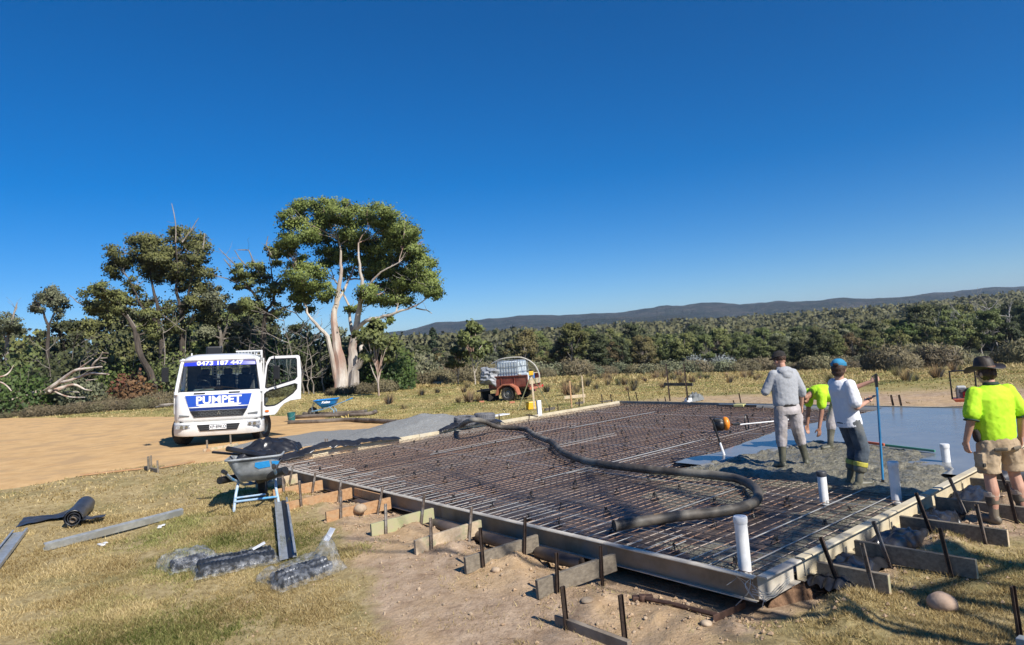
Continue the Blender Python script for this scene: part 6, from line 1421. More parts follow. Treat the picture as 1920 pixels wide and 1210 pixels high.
for k in range(7): q.box(pk + V3((RNG.normal(0, .06), RNG.normal(0, .04), RNG.uniform(-.03, .06))), (.14, .05, .03), Euler(RNG.uniform(0, 3, 3)).to_matrix())
q.build('yellow_rag', mat('rag_yellow', (.45, .33, .10), (.56, .44, .17), rough=.9, scale=12), bevel=.01, label='yellow rope knot tied round the nearest spare hose', cat='rope')

# ---- tyres under the hose
def tyre(p, R, w, label, rot=(0, 0, 0)):
    t = MB(); h = w / 2
    t.lathe([(R * .56, -h * .8), (R * .75, -h), (R * .94, -h * .92), (R, -h * .55), (R, h * .55), (R * .94, h * .92), (R * .75, h), (R * .56, h * .8), (R * .60, 0), (R * .56, -h * .8)], n=36, cap=False)
    for k in range(36):
        a = 2 * math.pi * k / 36
        for z in (-h * .45, 0, h * .45): t.box((math.cos(a) * R, math.sin(a) * R, z), (.014, R * .09, h * .3), Matrix.Rotation(a, 3, 'Z'))
    o = t.build('tyre', m_tyre, smooth=True, label=label, cat='tyre', group='tyres carrying the pump hose'); o.location = p; o.rotation_euler = rot; return o
m_tyre = mat('dusty_tyre', (.09, .09, .095), (.20, .20, .21), rough=.85, scale=12, bump=.002)
pt_ = P(873, 804, -.03); tyre(pt_ + V3((-.02, .22, .20)), .30, .22, 'left of the two grey tyres lying flat under the hose', (.08, .05, 0))
pt_ = P(900, 799, -.03); tyre(pt_ + V3((.12, .42, .20)), .30, .22, 'right of the two grey tyres lying flat under the hose', (-.05, .05, 0))

# ---- black plastic thrown over the left form
m_plas = mat('black_sheet', (.012, .013, .016), (.03, .03, .034), rough=.28, scale=3, bump=.004, bscale=8, spec=.6)
def drape(t0, t1, hgt, out, label, seed, w=.8):
    def zf(s, t, X, Y):
        u = (t - t0) / (t1 - t0); v = (s - (LS - w)) / (w + out); env = np.sin(np.pi * np.clip(u, 0, 1)) ** .6
        ridge = np.exp(-((s - LS - .02) / (.22)) ** 2)
        return -.10 + (.10 + hgt * env * (.5 + .8 * vnoise(t, s * 0, .8, seed))) * ridge + (fbm(s * 1.5, t * 4, .5, 4, seed) - .5) * .09 * env + np.where(s > LS, -.0, 0) + .03 * env + np.abs(np.sin(t * 15 + s * 9)) * .012 * env
    a = grid_st('plastic_sheet', LS - w, LS + out, t0, t1, .035, zf, m_plas, lambda s, t, X, Y: (s < LS + out * (.55 + .5 * vnoise(t, t * 0, .5, seed + 3))) & (s > LS - w * (.5 + .5 * vnoise(t, t * 0, .6, seed + 9))))
    sd = a.modifiers.new('t', 'SOLIDIFY'); sd.thickness = .004; return prop(a, label, 'plastic sheet')
drape(.3, 3.6, .17, .28, 'black plastic sheet humped over the left form beside the wheelbarrow', 3, .25)
drape(4.8, 6.9, .15, .10, 'black plastic sheet draped over the left form beside the grey gravel', 5, .25)

# ---- wheelbarrows
def barrow(name_label, tray_m, frame_m, grip_m, loc, rz, sc, textm=None, patch=None, tarp=False):
    e = empty('wheelbarrow', loc, rz, name_label, 'wheelbarrow'); e.scale = sc if isinstance(sc, tuple) else (sc,) * 3
    def rect(x0, x1, y0, y1, z0, z1, r, n=4):
        pts = []
        for cx, cy, a0 in ((x1 - r, y1 - r, 0), (x0 + r, y1 - r, 90), (x0 + r, y0 + r, 180), (x1 - r, y0 + r, 270)):
            for k in range(n + 1):
                a = math.radians(a0 + 90 * k / n); x, y = cx + r * math.cos(a), cy + r * math.sin(a); pts.append(V3((x, y, z0 + (z1 - z0) * (y - y0) / (y1 - y0))))
        return pts
    q = MB(); q.loft([rect(-.20, .20, -.30, .18, .36, .33, .07), rect(-.27, .27, -.38, .34, .50, .47, .09), rect(-.34, .34, -.45, .48, .66, .64, .10), rect(-.36, .36, -.47, .50, .66, .64, .10)], cap=False)
    q.add(rect(-.20, .20, -.30, .18, .36, .33, .07), [tuple(range(20))]); tr = q.build('tray', tray_m, e, smooth=True); sd = tr.modifiers.new('t', 'SOLIDIFY'); sd.thickness = .006
    q = MB(); rp = rect(-.36, .36, -.47, .50, .665, .645, .10); q.tube(rp + [rp[0]], .014, 8); q.build('rim', tray_m, tr, smooth=True)
    f = MB()
    for s_ in (-1, 1):
        f.tube([(s_ * .30, -1.0, .60), (s_ * .28, -.45, .43), (s_ * .20, .15, .26), (s_ * .09, .62, .20)], .018, 8)
        f.tube([(s_ * .17, .20, .30), (s_ * .12, .58, .21)], .014, 6)
    f.build('handle_frame', frame_m, e, smooth=True)
    for s_ in (-1, 1):
        q = MB(); q.tube([(s_ * .235, -.12, .36), (s_ * .26, -.30, .20), (s_ * .29, -.34, .0), (s_ * .29, -.26, -.0)], .019, 8); q.build('leg', frame_m, e, smooth=True)
        q = MB(); q.tube([(s_ * .303, -1.02, .607), (s_ * .293, -.86, .565)], .026, 10); q.build('grip', grip_m, e, smooth=True)
        q = MB(); q.tube([(s_ * .09, .60, .2), (s_ * .13, .60, .42), (s_ * .18, .47, .62)], .012, 6); q.build('front_stay', frame_m, e, smooth=True)
    q = MB(); q.tube([(-.275, -.33, .12), (.275, -.33, .12)], .014, 8); q.tube([(-.27, -.315, .165), (.12, -.315, .17)], .012, 8); q.build('cross_brace', frame_m, e, smooth=True)
    w = wheel(e, (0, .60, .19), .19, .10, name='wheel', bolts=4)
    return e, tr
bp_ = G(604, 779); 
bb, bt = barrow('bright blue wheelbarrow standing on the grass right of the truck', mat('barrow_blue', (.01, .20, .55), (.015, .24, .62), rough=.4, scale=4), mat('frame_pale_blue', (.12, .30, .48), (.30, .40, .48), rough=.5, scale=8), mat('grip_blue', (.02, .22, .5), rough=.5), (bp_.x + .28, bp_.y - .15, bp_.z), math.radians(93), 1.02)
text('maker_name', 'Kelso', .15, bb, (-.352, -.02, .565), (math.radians(68), 0, math.radians(-90)), m_lett, shear=.35, off=.004)
gp = G(462, 952)
gb, gt = barrow('old grey wheelbarrow with blue paint marks, heaped with black plastic, at the slab corner', mat('barrow_grey', (.24, .26, .27), (.42, .44, .45), rough=.55, scale=9, c3=(.14, .15, .15), bump=.001), mat('frame_paint_worn', (.50, .55, .60), (.25, .42, .60), rough=.5, scale=14, c3=(.10, .36, .66)), m_trim, (gp.x + .12, gp.y + .25, gp.z - .01), math.radians(14), (1.22, 1.06, 1.26))
pa = MB(); pa.prism([(-.02, .0), (.16, .01), (.17, -.07), (.02, -.085), (-.03, -.05)], (.04, -.434, .60), (1, 0, 0), (0, -.44, 1), -.004); pa.prism([(.19, .0), (.29, -.01), (.27, -.05), (.20, -.055)], (.04, -.434, .60), (1, 0, 0), (0, -.44, 1), -.004)
o = pa.build('blue_paint_patch', mat('paint_patch', (.02, .30, .72), (.04, .38, .80), rough=.5, scale=30), gt); o.location = (0, -.004, 0)
# crumpled plastic in the barrow
def crumple(name, c, size, m, label, cat, seed, rz=0., hgt=.2, res=34, group=None, thick=.0, flaps=()):
    u = np.linspace(-1, 1, res); Uu, Vv = np.meshgrid(u, u, indexing='ij'); X = Uu * size[0] / 2; Y = Vv * size[1] / 2
    R_ = np.maximum(np.abs(Uu), np.abs(Vv)); z = hgt * (1 - R_ ** 3) * (.35 + fbm(Uu + seed, Vv, .9, 3, seed)) + np.abs(fbm(Uu * 1.3 + seed, Vv * 1.6, .55, 4, seed + 1) - .5) * hgt * 1.1
    X = X + (fbm(Uu, Vv, .5, 3, seed + 4) - .5) * size[0] * .22; Y = Y + (fbm(Uu, Vv, .5, 3, seed + 5) - .5) * size[1] * .22
    id_ = np.arange(res * res).reshape(res, res); q = np.stack([id_[:-1, :-1], id_[1:, :-1], id_[1:, 1:], id_[:-1, 1:]], -1).reshape(-1, 4)
    o = npmesh(name, np.stack([X, Y, z], -1).reshape(-1, 3), q, m, smooth=True); o.location = c; o.rotation_euler = (0, 0, rz)
    if thick: sd = o.modifiers.new('t', 'SOLIDIFY'); sd.thickness = thick
    return prop(o, label, cat, group)
wc = gb.location
crumple('plastic_sheet', (wc.x, wc.y + .05, wc.z + .72), (.74, .86), m_plas, 'crumpled black plastic heaped in the grey wheelbarrow', 'plastic sheet', 11, .3, .17, 40, thick=.004)
crumple('plastic_sheet', (wc.x + .10, wc.y + .40, wc.z + .76), (1.0, .6), m_plas, 'flap of black plastic hanging off the back of the grey wheelbarrow', 'plastic sheet', 15, .2, .22, 40, thick=.004)
q = MB(); q.beam((wc.x - .75, wc.y + .0, wc.z + .93), (wc.x - .1, wc.y - .1, wc.z + .84), .05, .035); q.build('steel_bar', m_trim, bevel=.004, label='dark bar sticking out of the left side of the grey wheelbarrow', cat='bar')
q = MB(); q.tube([(wc.x - .45, wc.y - .1, wc.z + .98), (wc.x + .30, wc.y - .38, wc.z + .84)], .045, 10); q.build('plastic_roll', m_plas, smooth=True, label='rolled black plastic lying across the grey wheelbarrow', cat='plastic roll')
q = MB(); a = V3((wc.x + .05, wc.y - .1, wc.z + .42)); b = V3((wc.x + .62, wc.y - .42, wc.z + .60)); q.tube([a, b], .065, 14); q.build('corrugated_pipe', m_blk, smooth=True, label='thick black pipe end under the right side of the grey wheelbarrow', cat='pipe')
q = MB(); a = V3((wc.x - .38, wc.y + .1, wc.z + .46)); b = V3((wc.x - .50, wc.y - .35, wc.z + .50)); q.tube([a, b], .06, 14); q.build('corrugated_pipe', m_blk, smooth=True, label='thick black pipe end under the left side of the grey wheelbarrow', cat='pipe')

# ---- galvanised channels lying on the grass
m_galv = mat('galvanised', (.36, .38, .38), (.52, .54, .54), rough=.42, metal=.45, scale=12, c3=(.36, .37, .36), bump=.0006)
def channel_lying(a, b, w, h, label, rot=0., up=(0, 0, 1)):
    a, b = V3(a), V3(b); d = (b - a).normalized(); L = (b - a).length; e = empty('steel_channel', a, 0, label, 'steel channel', 'galvanised channels on the grass'); e.rotation_mode = 'QUATERNION'
    x = d.cross(V3(up)).normalized(); z = x.cross(d); M_ = Matrix((x, d, z)).transposed() @ Matrix.Rotation(rot, 3, 'Y'); e.rotation_quaternion = M_.to_quaternion()
    q = MB(); q.box((0, L / 2, 0), (w, L, .004)); q.build('web', m_galv, e)
    for s_ in (-1, 1):
        q = MB(); q.box((s_ * (w / 2 + .002), L / 2, h / 2), (.004, L, h)); q.box((s_ * (w / 2 - .012), L / 2, h + .003), (.026, L, .004)); q.build('flange', m_galv, e)
    return e
a, b = G(84, 1036, .06), G(344, 968, .06); channel_lying(a, b, .10, .06, 'long galvanised channel lying on its side across the left foreground grass', rot=math.radians(-72))
a, b = G(8, 1085, .02), G(38, 1000, .02); channel_lying(a + V3((-.1, -.3, 0)), b, .20, .045, 'galvanised channel cut by the left edge of the picture', rot=0)
a, b = G(541, 1052, .03), G(528, 952, .10); channel_lying(a, b, .20, .05, 'galvanised channel pointing away between the wheelbarrow and the plastic bags', rot=math.radians(-4))
q = MB(); q.beam(a + V3((.03, 0, .012)), b + V3((.03, 0, .012)), .05, .008); q.build('shadow_strip', m_trim, label='painted shadow strip inside the channel beside the wheelbarrow', cat='strip')  # added dark strip that paints the shade inside the channel
for px, py, l in ((190, 1024, 'white plastic offcut by the middle of the long channel'), (300, 990, 'white plastic offcut near the far end of the long channel')):
    p = G(px, py, .02); q = MB(); q.box(p, (.06, .16, .02), Rz(RNG.uniform(20, 60))); q.box(p + V3((.03, .05, .01)), (.05, .08, .015), Rz(RNG.uniform(0, 60))); q.build('plastic_offcut', m_pvc, bevel=.006, label=l, cat='offcut')

# ---- roll of black plastic
p = G(143, 988, .0); rl = empty('plastic_roll', p + V3((.02, -.12, .01)), math.radians(24), 'roll of dark builder plastic lying on the grass at left', 'plastic roll'); rl.scale = (1.2, 1.05, 1.2)
m_film = mat('builders_film', (.028, .031, .04), (.055, .06, .072), rough=.4, scale=5, bump=.004, bscale=9, spec=.5)
q = MB(); rings = []
for i in range(14):
    t = i / 13; y = .05 + t * 1.25; rr_ = .115 * (1 + .05 * math.sin(t * 9)); rings.append([V3((rr_ * math.cos(a) * (1 + .04 * math.sin(a * 5 + i)) , y, .115 + rr_ * math.sin(a))) for a in np.linspace(0, 2 * math.pi, 21)[:-1]])
q.loft(rings, cap=False); sp = []
for k in range(40): a = k * .45; r0 = .112 - .0022 * k; sp.append(V3((r0 * math.cos(a), .055 + .01 * math.sin(k), .115 + r0 * math.sin(a))))
q.build('roll', m_film, rl, smooth=True)
q = MB(); q.tube(sp, .006, 5); q.build('spiral_edge', m_film, rl, smooth=True)
q = MB(); q.lathe([(.038, .02), (.038, 1.3), (.030, 1.3), (.030, .02)], c=(0, 0, .10), n=14, axis='Y', cap=False); q.build('cardboard_core', mat('cardboard', (.45, .36, .27), rough=.9), rl, smooth=True)
for nm, x0, y0, sx, sy, sd_ in (('loose_flap', -.36, .85, .75, .62, 3), ('front_flap', .18, .20, .36, .34, 7)):
    u = np.linspace(-1, 1, 20); Uu, Vv = np.meshgrid(u, u, indexing='ij'); z = .05 + .10 * np.clip((Uu if x0 < 0 else -Uu), 0, 1) ** 2 + (fbm(Uu, Vv, .6, 3, sd_) - .3) * .07
    id_ = np.arange(400).reshape(20, 20); qd = np.stack([id_[:-1, :-1], id_[1:, :-1], id_[1:, 1:], id_[:-1, 1:]], -1).reshape(-1, 4)
    npmesh(nm, np.stack([x0 + Uu * sx / 2, y0 + Vv * sy / 2 * (.6 + .4 * np.abs(Uu)), z], -1).reshape(-1, 3), qd, m_film, rl, smooth=True)

# ---- clear bags of black corrugated pipe
def film_mat(name):
    m = bpy.data.materials.new(name); m.use_nodes = True; nt = m.node_tree; nt.nodes.clear(); L = nt.links.new
    out = N(nt, 'ShaderNodeOutputMaterial'); t = N(nt, 'ShaderNodeBsdfTransparent'); t.inputs[0].default_value = (.86, .88, .92, 1); g = N(nt, 'ShaderNodeBsdfPrincipled'); g.inputs['Base Color'].default_value = (.62, .65, .70, 1); g.inputs['Roughness'].default_value = .18; g.inputs['Specular IOR Level'].default_value = .8
    nz = N(nt, 'ShaderNodeTexNoise'); nz.inputs['Scale'].default_value = 13; nz.inputs['Detail'].default_value = 6; tc = N(nt, 'ShaderNodeTexCoord'); L(tc.outputs['Object'], nz.inputs['Vector'])
    bp = N(nt, 'ShaderNodeBump'); bp.inputs['Distance'].default_value = .03; bp.inputs['Strength'].default_value = 1; L(nz.outputs[0], bp.inputs['Height']); L(bp.outputs[0], g.inputs['Normal'])
    r = N(nt, 'ShaderNodeMapRange'); L(nz.outputs[0], r.inputs[0]); r.inputs[1].default_value = .42; r.inputs[2].default_value = .72; r.inputs[3].default_value = .05; r.inputs[4].default_value = .34
    mx = N(nt, 'ShaderNodeMixShader'); L(r.outputs[0], mx.inputs[0]); L(t.outputs[0], mx.inputs[1]); L(g.outputs[0], mx.inputs[2]); L(mx.outputs[0], out.inputs[0]); return m
m_bag = film_mat('clear_film')
m_corr = mat('corrugated_black', (.014, .016, .02), (.03, .034, .04), rough=.35, scale=10)
def bag(px, py, rz, rows, L, W, hgt, label, seed, sheet=True, flap=None):
    p = G(px, py, .0); e = empty('plastic_bag', p, rz, label, 'plastic bag', 'clear plastic bags on the grass')
    for r_ in range(rows):
        x = (r_ - (rows - 1) / 2) * .115; q = MB(); prof = []; n_ = int(L / .022)
        pts = [V3((x + .012 * math.sin(i * .3 + r_), -L / 2 + i * L / n_, .062 + (.04 if r_ % 2 and rows > 2 else 0))) for i in range(n_ + 1)]; q.tube(pts, [.058 if i % 2 else .047 for i in range(n_ + 1)], 12)
        q.build('coiled_pipe', m_corr, e, smooth=True)
    res = 44; u = np.linspace(-1, 1, res); Uu, Vv = np.meshgrid(u, u, indexing='ij'); R_ = np.maximum(np.abs(Uu), np.abs(Vv)); core = np.clip((1 - R_) / .32, 0, 1) ** .5
    z = .012 + hgt * core * (.80 + .5 * (fbm(Uu * 1.4, Vv * 1.4, .5, 4, seed) - .4)) + np.abs(fbm(Uu, Vv, .16, 3, seed + 2) - .5) * .07
    X = Uu * W / 2 * (1 + .25 * (vnoise(Vv, Vv * 0 + 1, .5, seed) - .5)); Y = Vv * (L / 2 + .10) * (1 + .2 * (vnoise(Uu, Uu * 0 + 2, .6, seed + 1) - .5))
    if flap: z = z + flap * np.exp(-(((Uu - .1) / .35) ** 2 + ((Vv - .85) / .3) ** 2))
    id_ = np.arange(res * res).reshape(res, res); qd = np.stack([id_[:-1, :-1], id_[1:, :-1], id_[1:, 1:], id_[:-1, 1:]], -1).reshape(-1, 4)
    npmesh('film', np.stack([X, Y, z], -1).reshape(-1, 3), qd, m_bag, e, smooth=True)
    if sheet: q = MB(); q.box((-.05, .28 if not flap else .42, hgt + .05 + (flap or 0) * .6), (.11, .16, .003), Rx(20 if not flap else 50)); q.build('paper_label', m_lett, e)
    return e
bag(355, 1062, math.radians(-48), 2, .42, .55, .20, 'leftmost clear bag, crumpled and nearly empty, with black fittings inside', 21, sheet=False)
bag(443, 1062, math.radians(-62), 4, .85, .60, .13, 'middle clear bag of black corrugated pipe with a white paper label', 23)
bag(566, 1082, math.radians(-42), 3, .62, .58, .16, 'right-hand clear bag of black corrugated pipe with a raised flap', 27, flap=.26)

# ---- profile pegs, boards and tools around the site
def post(px, py, hgt, w, m, label, group=None, name='timber_peg', lean=(0, 0), rz=.2, z=None, cat='peg', d=None):
    p = G(px, py) if z is None else P(px, py, z); q = MB(); q.box((0, 0, hgt / 2 - .1), (w, d or w, hgt + .2)); o = q.build(name, m, bevel=.003, label=label, cat=cat, group=group); o.location = p; o.rotation_euler = (lean[0], lean[1], rz); return o
def plank(a, b, w, h, m, label, name='timber_board', group=None, cat='timber board', up=(0, 0, 1)):
    q = MB(); q.beam(a, b, w, h, up); return q.build(name, m, bevel=.004, label=label, cat=cat, group=group)
# pegs with a board at the gravel edge
post(279, 884, .33, .04, m_wd, 'left timber peg standing at the edge of the driveway', None, rz=.1); post(284, 883, .34, .035, m_wd, 'middle timber peg standing at the edge of the driveway', None); post(296, 886, .26, .035, m_wd, 'right timber peg standing at the edge of the driveway', None)
plank(G(272, 881, .04), G(297, 887, .04), .045, .09, m_wd, 'short dark board between the three pegs at the driveway edge')
plank(G(150, 894, .03), G(275, 880, .03), .10, .03, m_wo, 'thin weathered plank along the grass edge left of the pegs'); plank(G(299, 880, .03), G(364, 868, .03), .08, .025, m_wo, 'thin plank along the grass edge right of the pegs')
# pegs in front of the truck
post(389, 848, .32, .04, m_wd, 'left peg in front of the truck', None); post(433, 838, .34, .04, m_wd, 'right peg in front of the truck', None)
plank(G(382, 850, .05), G(446, 838, .05), .035, .11, m_wp, 'pale board fixed between the pegs in front of the truck'); q = MB(); q.lathe([(.05, -.03), (.06, 0), (.05, .03)], c=G(391, 849, .06), n=12, axis='Y'); q.build('orange_reel', m_wo, label='small round tan reel on the board in front of the truck', cat='reel', smooth=True)
# pegs at the slab corner behind the barrow
for px, py in ((509, 860), (515, 862)): stake(P(px, py, -.02), .16, (0, 0), .3, m_steel, 'short stake beside the slab corner behind the wheelbarrow', 'stakes behind the wheelbarrow')
for px, py in ((610, 833), (614, 833)): stake(P(px, py, -.05), .14, (0, 0), .3, m_steel, 'short stake outside the left form by the gravel', 'stakes along the left form')
stake(P(797, 808, -.05), .2, (0, 0), .3, m_steeld, 'dark stake outside the left form beside the black plastic', 'stakes along the left form')
# right behind: pegs with a pale board
post(1072, 765, .92, .045, m_wo, 'left of the two pale pegs right of the trailer', None); post(1095, 757, 1.05, .045, m_wp, 'right of the two pale pegs right of the trailer', None)
plank(G(1058, 753, .16), G(1098, 749, .16), .03, .13, m_wp, 'pale board on edge between the two pale pegs')
# black two-post hurdle
hz = G(1256, 752); h2 = G(1290, 755)
for i, (p, t) in enumerate(((hz, 'left'), (h2, 'right'))): stake(p, 1.28, (0, -.02), .1, m_steeld, t + ' tall black steel post of the height profile behind the slab', 'tall black profile posts', w=.05)
plank(hz + V3((-.15, -.04, .58)), h2 + V3((.2, -.04, .58)), .035, .10, m_dirtyg, 'dark cross board fixed to the two tall black posts')
for px, py, hh in ((1129, 753, .25), (1146, 752, .24), (1181, 752, .36), (1195, 752, .32), (1234, 753, .1), (1248, 753, .16), (1376, 757, .1), (1389, 756, .30)):
    stake(P(px, py, -.12), hh, (0, -.02 if px < 1150 else -.12), .2, m_steeld, 'short dark stake behind the far form board', 'stakes behind the far form', w=.03)
plank(G(1126, 755, .03), G(1148, 753, .03), .1, .05, m_dirtyg, 'dark timber block between two stakes at the back corner'); plank(P(1378, 760, -.03), P(1396, 760, -.03), .2, .06, mat('board_yellow', (.55, .52, .22), rough=.8), 'yellowish board end behind the far form')
for px in (1675, 1690): stake(P(px, 764, -.06), .30, (0, -.12), .2, m_steeld, 'dark steel stake behind the wet concrete reflected in it', 'stakes behind the wet concrete', w=.045)
crumple('rag_heap', tuple(G(1303, 752, .0)), (.55, .4), m_blue if False else m_grey, 'grey crumpled bag lying beside the tall black posts', 'bag', 31, .4, .25, 24)
crumple('rag_heap', tuple(G(1293, 754, .0)), (.3, .25), m_white, 'pale plastic scrap at the foot of the right black post', 'plastic scrap', 35, .4, .14, 18)
for px, py in ((1030, 768), (1046, 766), (1086, 757), (936, 786)): stake(P(px, py, -.1), .14, (0, 0), .3, m_steeld, 'short dark stake outside the left form near the laser level', 'stakes along the left form')
for a, b, l in (((1022, 771), (1040, 768), 'left'), ((1080, 759), (1094, 757), 'right')): plank(G(*a, .04), G(*b, .04), .06, .09, m_dirtyg, l + ' dark block on the ground by the pale pegs')
plank(G(905, 785, .03), G(950, 778, .03), .35, .03, m_pvc, 'pale sheet offcut on the grass behind the tyres')

# ---- foreground pegs and weathered rail
a, b = G(1044, 1170, .03), G(1182, 1222, .03)
plank(a, b, .05, .10, mat('rail_weathered', (.17, .13, .095), (.30, .25, .19), rough=.85, scale=4, bump=.003, bscale=30, stretch=(1, 1, 1)), 'weathered timber rail at the bottom centre of the picture')
stake(G(1062, 1180), .36, (0, -.03), .5, m_steeld, 'left rusty punched stake of the bottom rail', 'rusty stakes of the bottom rail', w=.042); stake(G(1172, 1212), .40, (0, -.02), .5, m_steeld, 'right rusty punched stake of the bottom rail', 'rusty stakes of the bottom rail', w=.042)
stake(G(1912, 1205), .40, (0, -.05), .5, m_steeld, 'rusty punched stake at the bottom right corner', None, w=.045)
plank(G(1910, 1215, .05), G(1990, 1235, .05), .08, .06, m_galv, 'grey board end at the bottom right corner')
m_rust = mat('rusty_iron', (.045, .025, .018), (.12, .065, .045), rough=.7, scale=10, bump=.002, metal=.2)
a, b = G(1205, 1128, .03), G(1350, 1162, .03); pk_ = empty('digging_bar', (0, 0, 0), 0, 'rusty mattock with a dark wooden handle lying on the dirt', 'mattock')
q = MB(); q.tube([a, a * .6 + b * .4 + V3((0, 0, .01)), b], [.018, .020, .022], 8); q.build('handle', m_rust, pk_, smooth=True)
q = MB(); hd = a; q.beam(hd - V3((.09, -.02, 0)), hd + V3((.10, .02, 0)), .07, .035); q.lathe([(.035, -.03), (.04, 0), (.035, .03)], c=hd, n=10); q.build('head', m_rust, pk_, bevel=.006)
a, b = G(1338, 1168, .03), G(1398, 1145, .05); plank(a, b, .012, .06, m_rust, 'rusty flat steel blade lying beside the mattock handle', name='flat_bar', cat='blade')

# wires and torn plastic at the near corner
q = MB()
for k in range(7):
    a = S(RNG.uniform(.0, .3), RNG.uniform(-.05, .1), -.01); b = S(RNG.uniform(-.12, .25), RNG.uniform(-.16, -.02), RNG.uniform(-.3, -.1)); pts = [a, (a + b) / 2 + V3((RNG.normal(0, .05), RNG.normal(0, .05), .02)), b]; q.tube(smooth_path(pts, 4), .003, 4)
for k in range(3): q.tube(smooth_path([S(.02, -.06, -.10 - k * .02), S(-.14, .0, -.11 - k * .02), S(-.10, .35, -.08 - k * .02)], 4), .0035, 4)
q.build('tie_wire', m_galv, smooth=True, label='tangle of tie wire round the near corner of the forms', cat='wire', kind=None)
# plastic-wrapped pipes in the trench outside the right-hand form
for t0, t1 in ((.75, 1.5), (1.75, 2.6), (2.9, 3.6), (3.9, 4.8)):
    o = crumple('plastic_sheet', tuple(S(-.24, (t0 + t1) / 2, -.26)), (.40, t1 - t0 + .15), m_plas, 'black plastic bulging from under the right-hand form, ' + {.75: 'nearest bulge', 1.75: 'second bulge from the corner', 2.9: 'third bulge from the corner', 3.9: 'bulge beside the boots'}[t0], 'plastic sheet', int(t0 * 10), ANG2 - math.pi / 2, .16, 26, 'plastic bulging under the right-hand form')
for s0, s1 in ((2.0, 2.7), (3.0, 3.9), (4.1, 4.9), (6.3, 7.2), (8.8, 9.6), (10.0, 10.8)):
    q = MB(); q.tube(smooth_path([S(s0, -.16, -.24), S((s0 + s1) / 2, -.22, -.21), S(s1, -.14, -.25)], 4), .07, 10); q.build('plastic_bundle', m_memb, smooth=True, label='rolled grey plastic lying under the front form between two supports', cat='plastic roll', group='plastic rolls under the front form')

rp_ = G(1478, 1108, .0); o = crumple('root_mass', tuple(rp_ - V3((0, 0, .06))), (.9, .6), mat('root_brown', (.10, .055, .03), (.24, .14, .08), rough=.95, scale=14, bump=.02), 'heap of dug brown earth and roots at the near slab corner', 'soil heap', 71, .3, .17, 30)
C = Cards(); n = 900; a = RNG.uniform(0, 6.28, n); r = np.sqrt(RNG.random(n)); C.place(np.stack([np.cos(a) * r * .42, np.sin(a) * r * .28, RNG.random(n) * .14 * (1.2 - r)], 1), .09, -.1, .04, RNG.random(n)); RNG.random(3)
o = C.build('fine_roots', leaf_mat('root_fibres', (.10, .05, .03), (.30, .18, .10), .1, 0), None); o.location = rp_; prop(o, 'tangle of fine brown roots on the dug earth at the near slab corner', 'roots', kind='stuff')
# ---- stones
def stone(px, py, r, m, label, group, seed, flat=.7):
    rr_ = np.random.default_rng(seed); q = Vol(); q.ell((0, 0, 0), (r, r * rr_.uniform(.7, 1), r * flat), n=12)
    o = q.build('stone', m, smooth=True, label=label, cat='stone', group=group); me = o.data
    for v in me.vertices:
        f = 1 + (fbm(np.array([v.co.x / r + seed]), np.array([v.co.y / r + v.co.z / r]), .9, 3, seed % 7)[0] - .5) * .5; v.co *= f
    o.location = G(px, py, r * flat * .45); o.rotation_euler = (0, 0, rr_.uniform(0, 6)); return o
m_stone = mat('stone_tan', (.36, .26, .17), (.50, .39, .27), rough=.9, scale=12, bump=.003, rnd=.15); m_stg = mat('stone_round', (.38, .26, .18), (.46, .33, .24), rough=.85, scale=14, bump=.002)
stone(1766, 1140, .115, m_stg, 'smooth round brown stone on the grass at bottom right', None, 5, .72)
stone(676, 958, .10, m_stone, 'pale angular stone beside the longest orange support board', None, 8); stone(1306, 1100, .10, m_stone, 'tan boulder under the front form near the corner', None, 9, .9); stone(1326, 1106, .05, m_stone, 'small pale stone beside the tan boulder', None, 10)
stone(1625, 1078, .07, m_stg, 'pinkish stone beside the nearest right-hand support', None, 12); stone(1325, 1172, .05, m_stone, 'flat pale stone below the mattock handle', None, 13, .5); stone(1100, 1128, .07, m_stone, 'flat stone half buried in the dirt left of the mattock', None, 15, .35)
stone(820, 722, .55, m_stone, 'pale rock mound in the paddock right of the tallest gum', None, 14, .45); stone(930, 1072, .05, m_stone, 'yellowish stone in the shaded dirt below the supports', None, 16)
st0 = None
n_st = 0
for k in range(900):
    x, y = RNG.uniform(-3, 8), RNG.uniform(4.4, 12)
    pt = np.array([x]), np.array([y]); s_, t_ = st(x, y)
    if (s_ > -.1 and t_ > -.08 and s_ < LS and t_ < LT) or mask(pt[0], pt[1], BARE, .5)[0] < .6: continue
    n_st += 1
    if n_st > 260: break
    if st0 is None or n_st % 65 == 1:
        q = Vol(); q.ell((0, 0, 0), (1, .8, .6), n=7); st0 = q.build('stone', m_stone, smooth=True)
        for v in st0.data.vertices: v.co *= 1 + RNG.normal(0, .13)
        o = st0
    else: o = st0.copy(); COL.objects.link(o)
    r = RNG.uniform(.007, .024); o.location = (x, y, tz(x, y) + r * .3); o.scale = (r, r, r); o.rotation_euler = tuple(RNG.uniform(0, 6, 3)); prop(o, 'small pale stone scattered on the bare dirt in front of the forms', 'stone', 'small stones on the dirt')

# ---- trailer with the water tank
m_tred = mat('trailer_red', (.12, .028, .02), (.22, .06, .038), rough=.55, scale=5, c3=(.24, .09, .06)); m_ibc = mat('tank_plastic', (.55, .62, .66), (.70, .75, .78), rough=.3, scale=3, trans=.0, spec=.5); m_cage = mat('tank_cage', (.30, .33, .34), (.46, .48, .49), rough=.4, metal=.6, scale=20)
tr_p = G(955, 752); T_ = empty('trailer', (tr_p.x + .3, tr_p.y + .7, tr_p.z), math.radians(-28), 'rusty red box trailer parked in the paddock carrying a caged water tank', 'trailer')
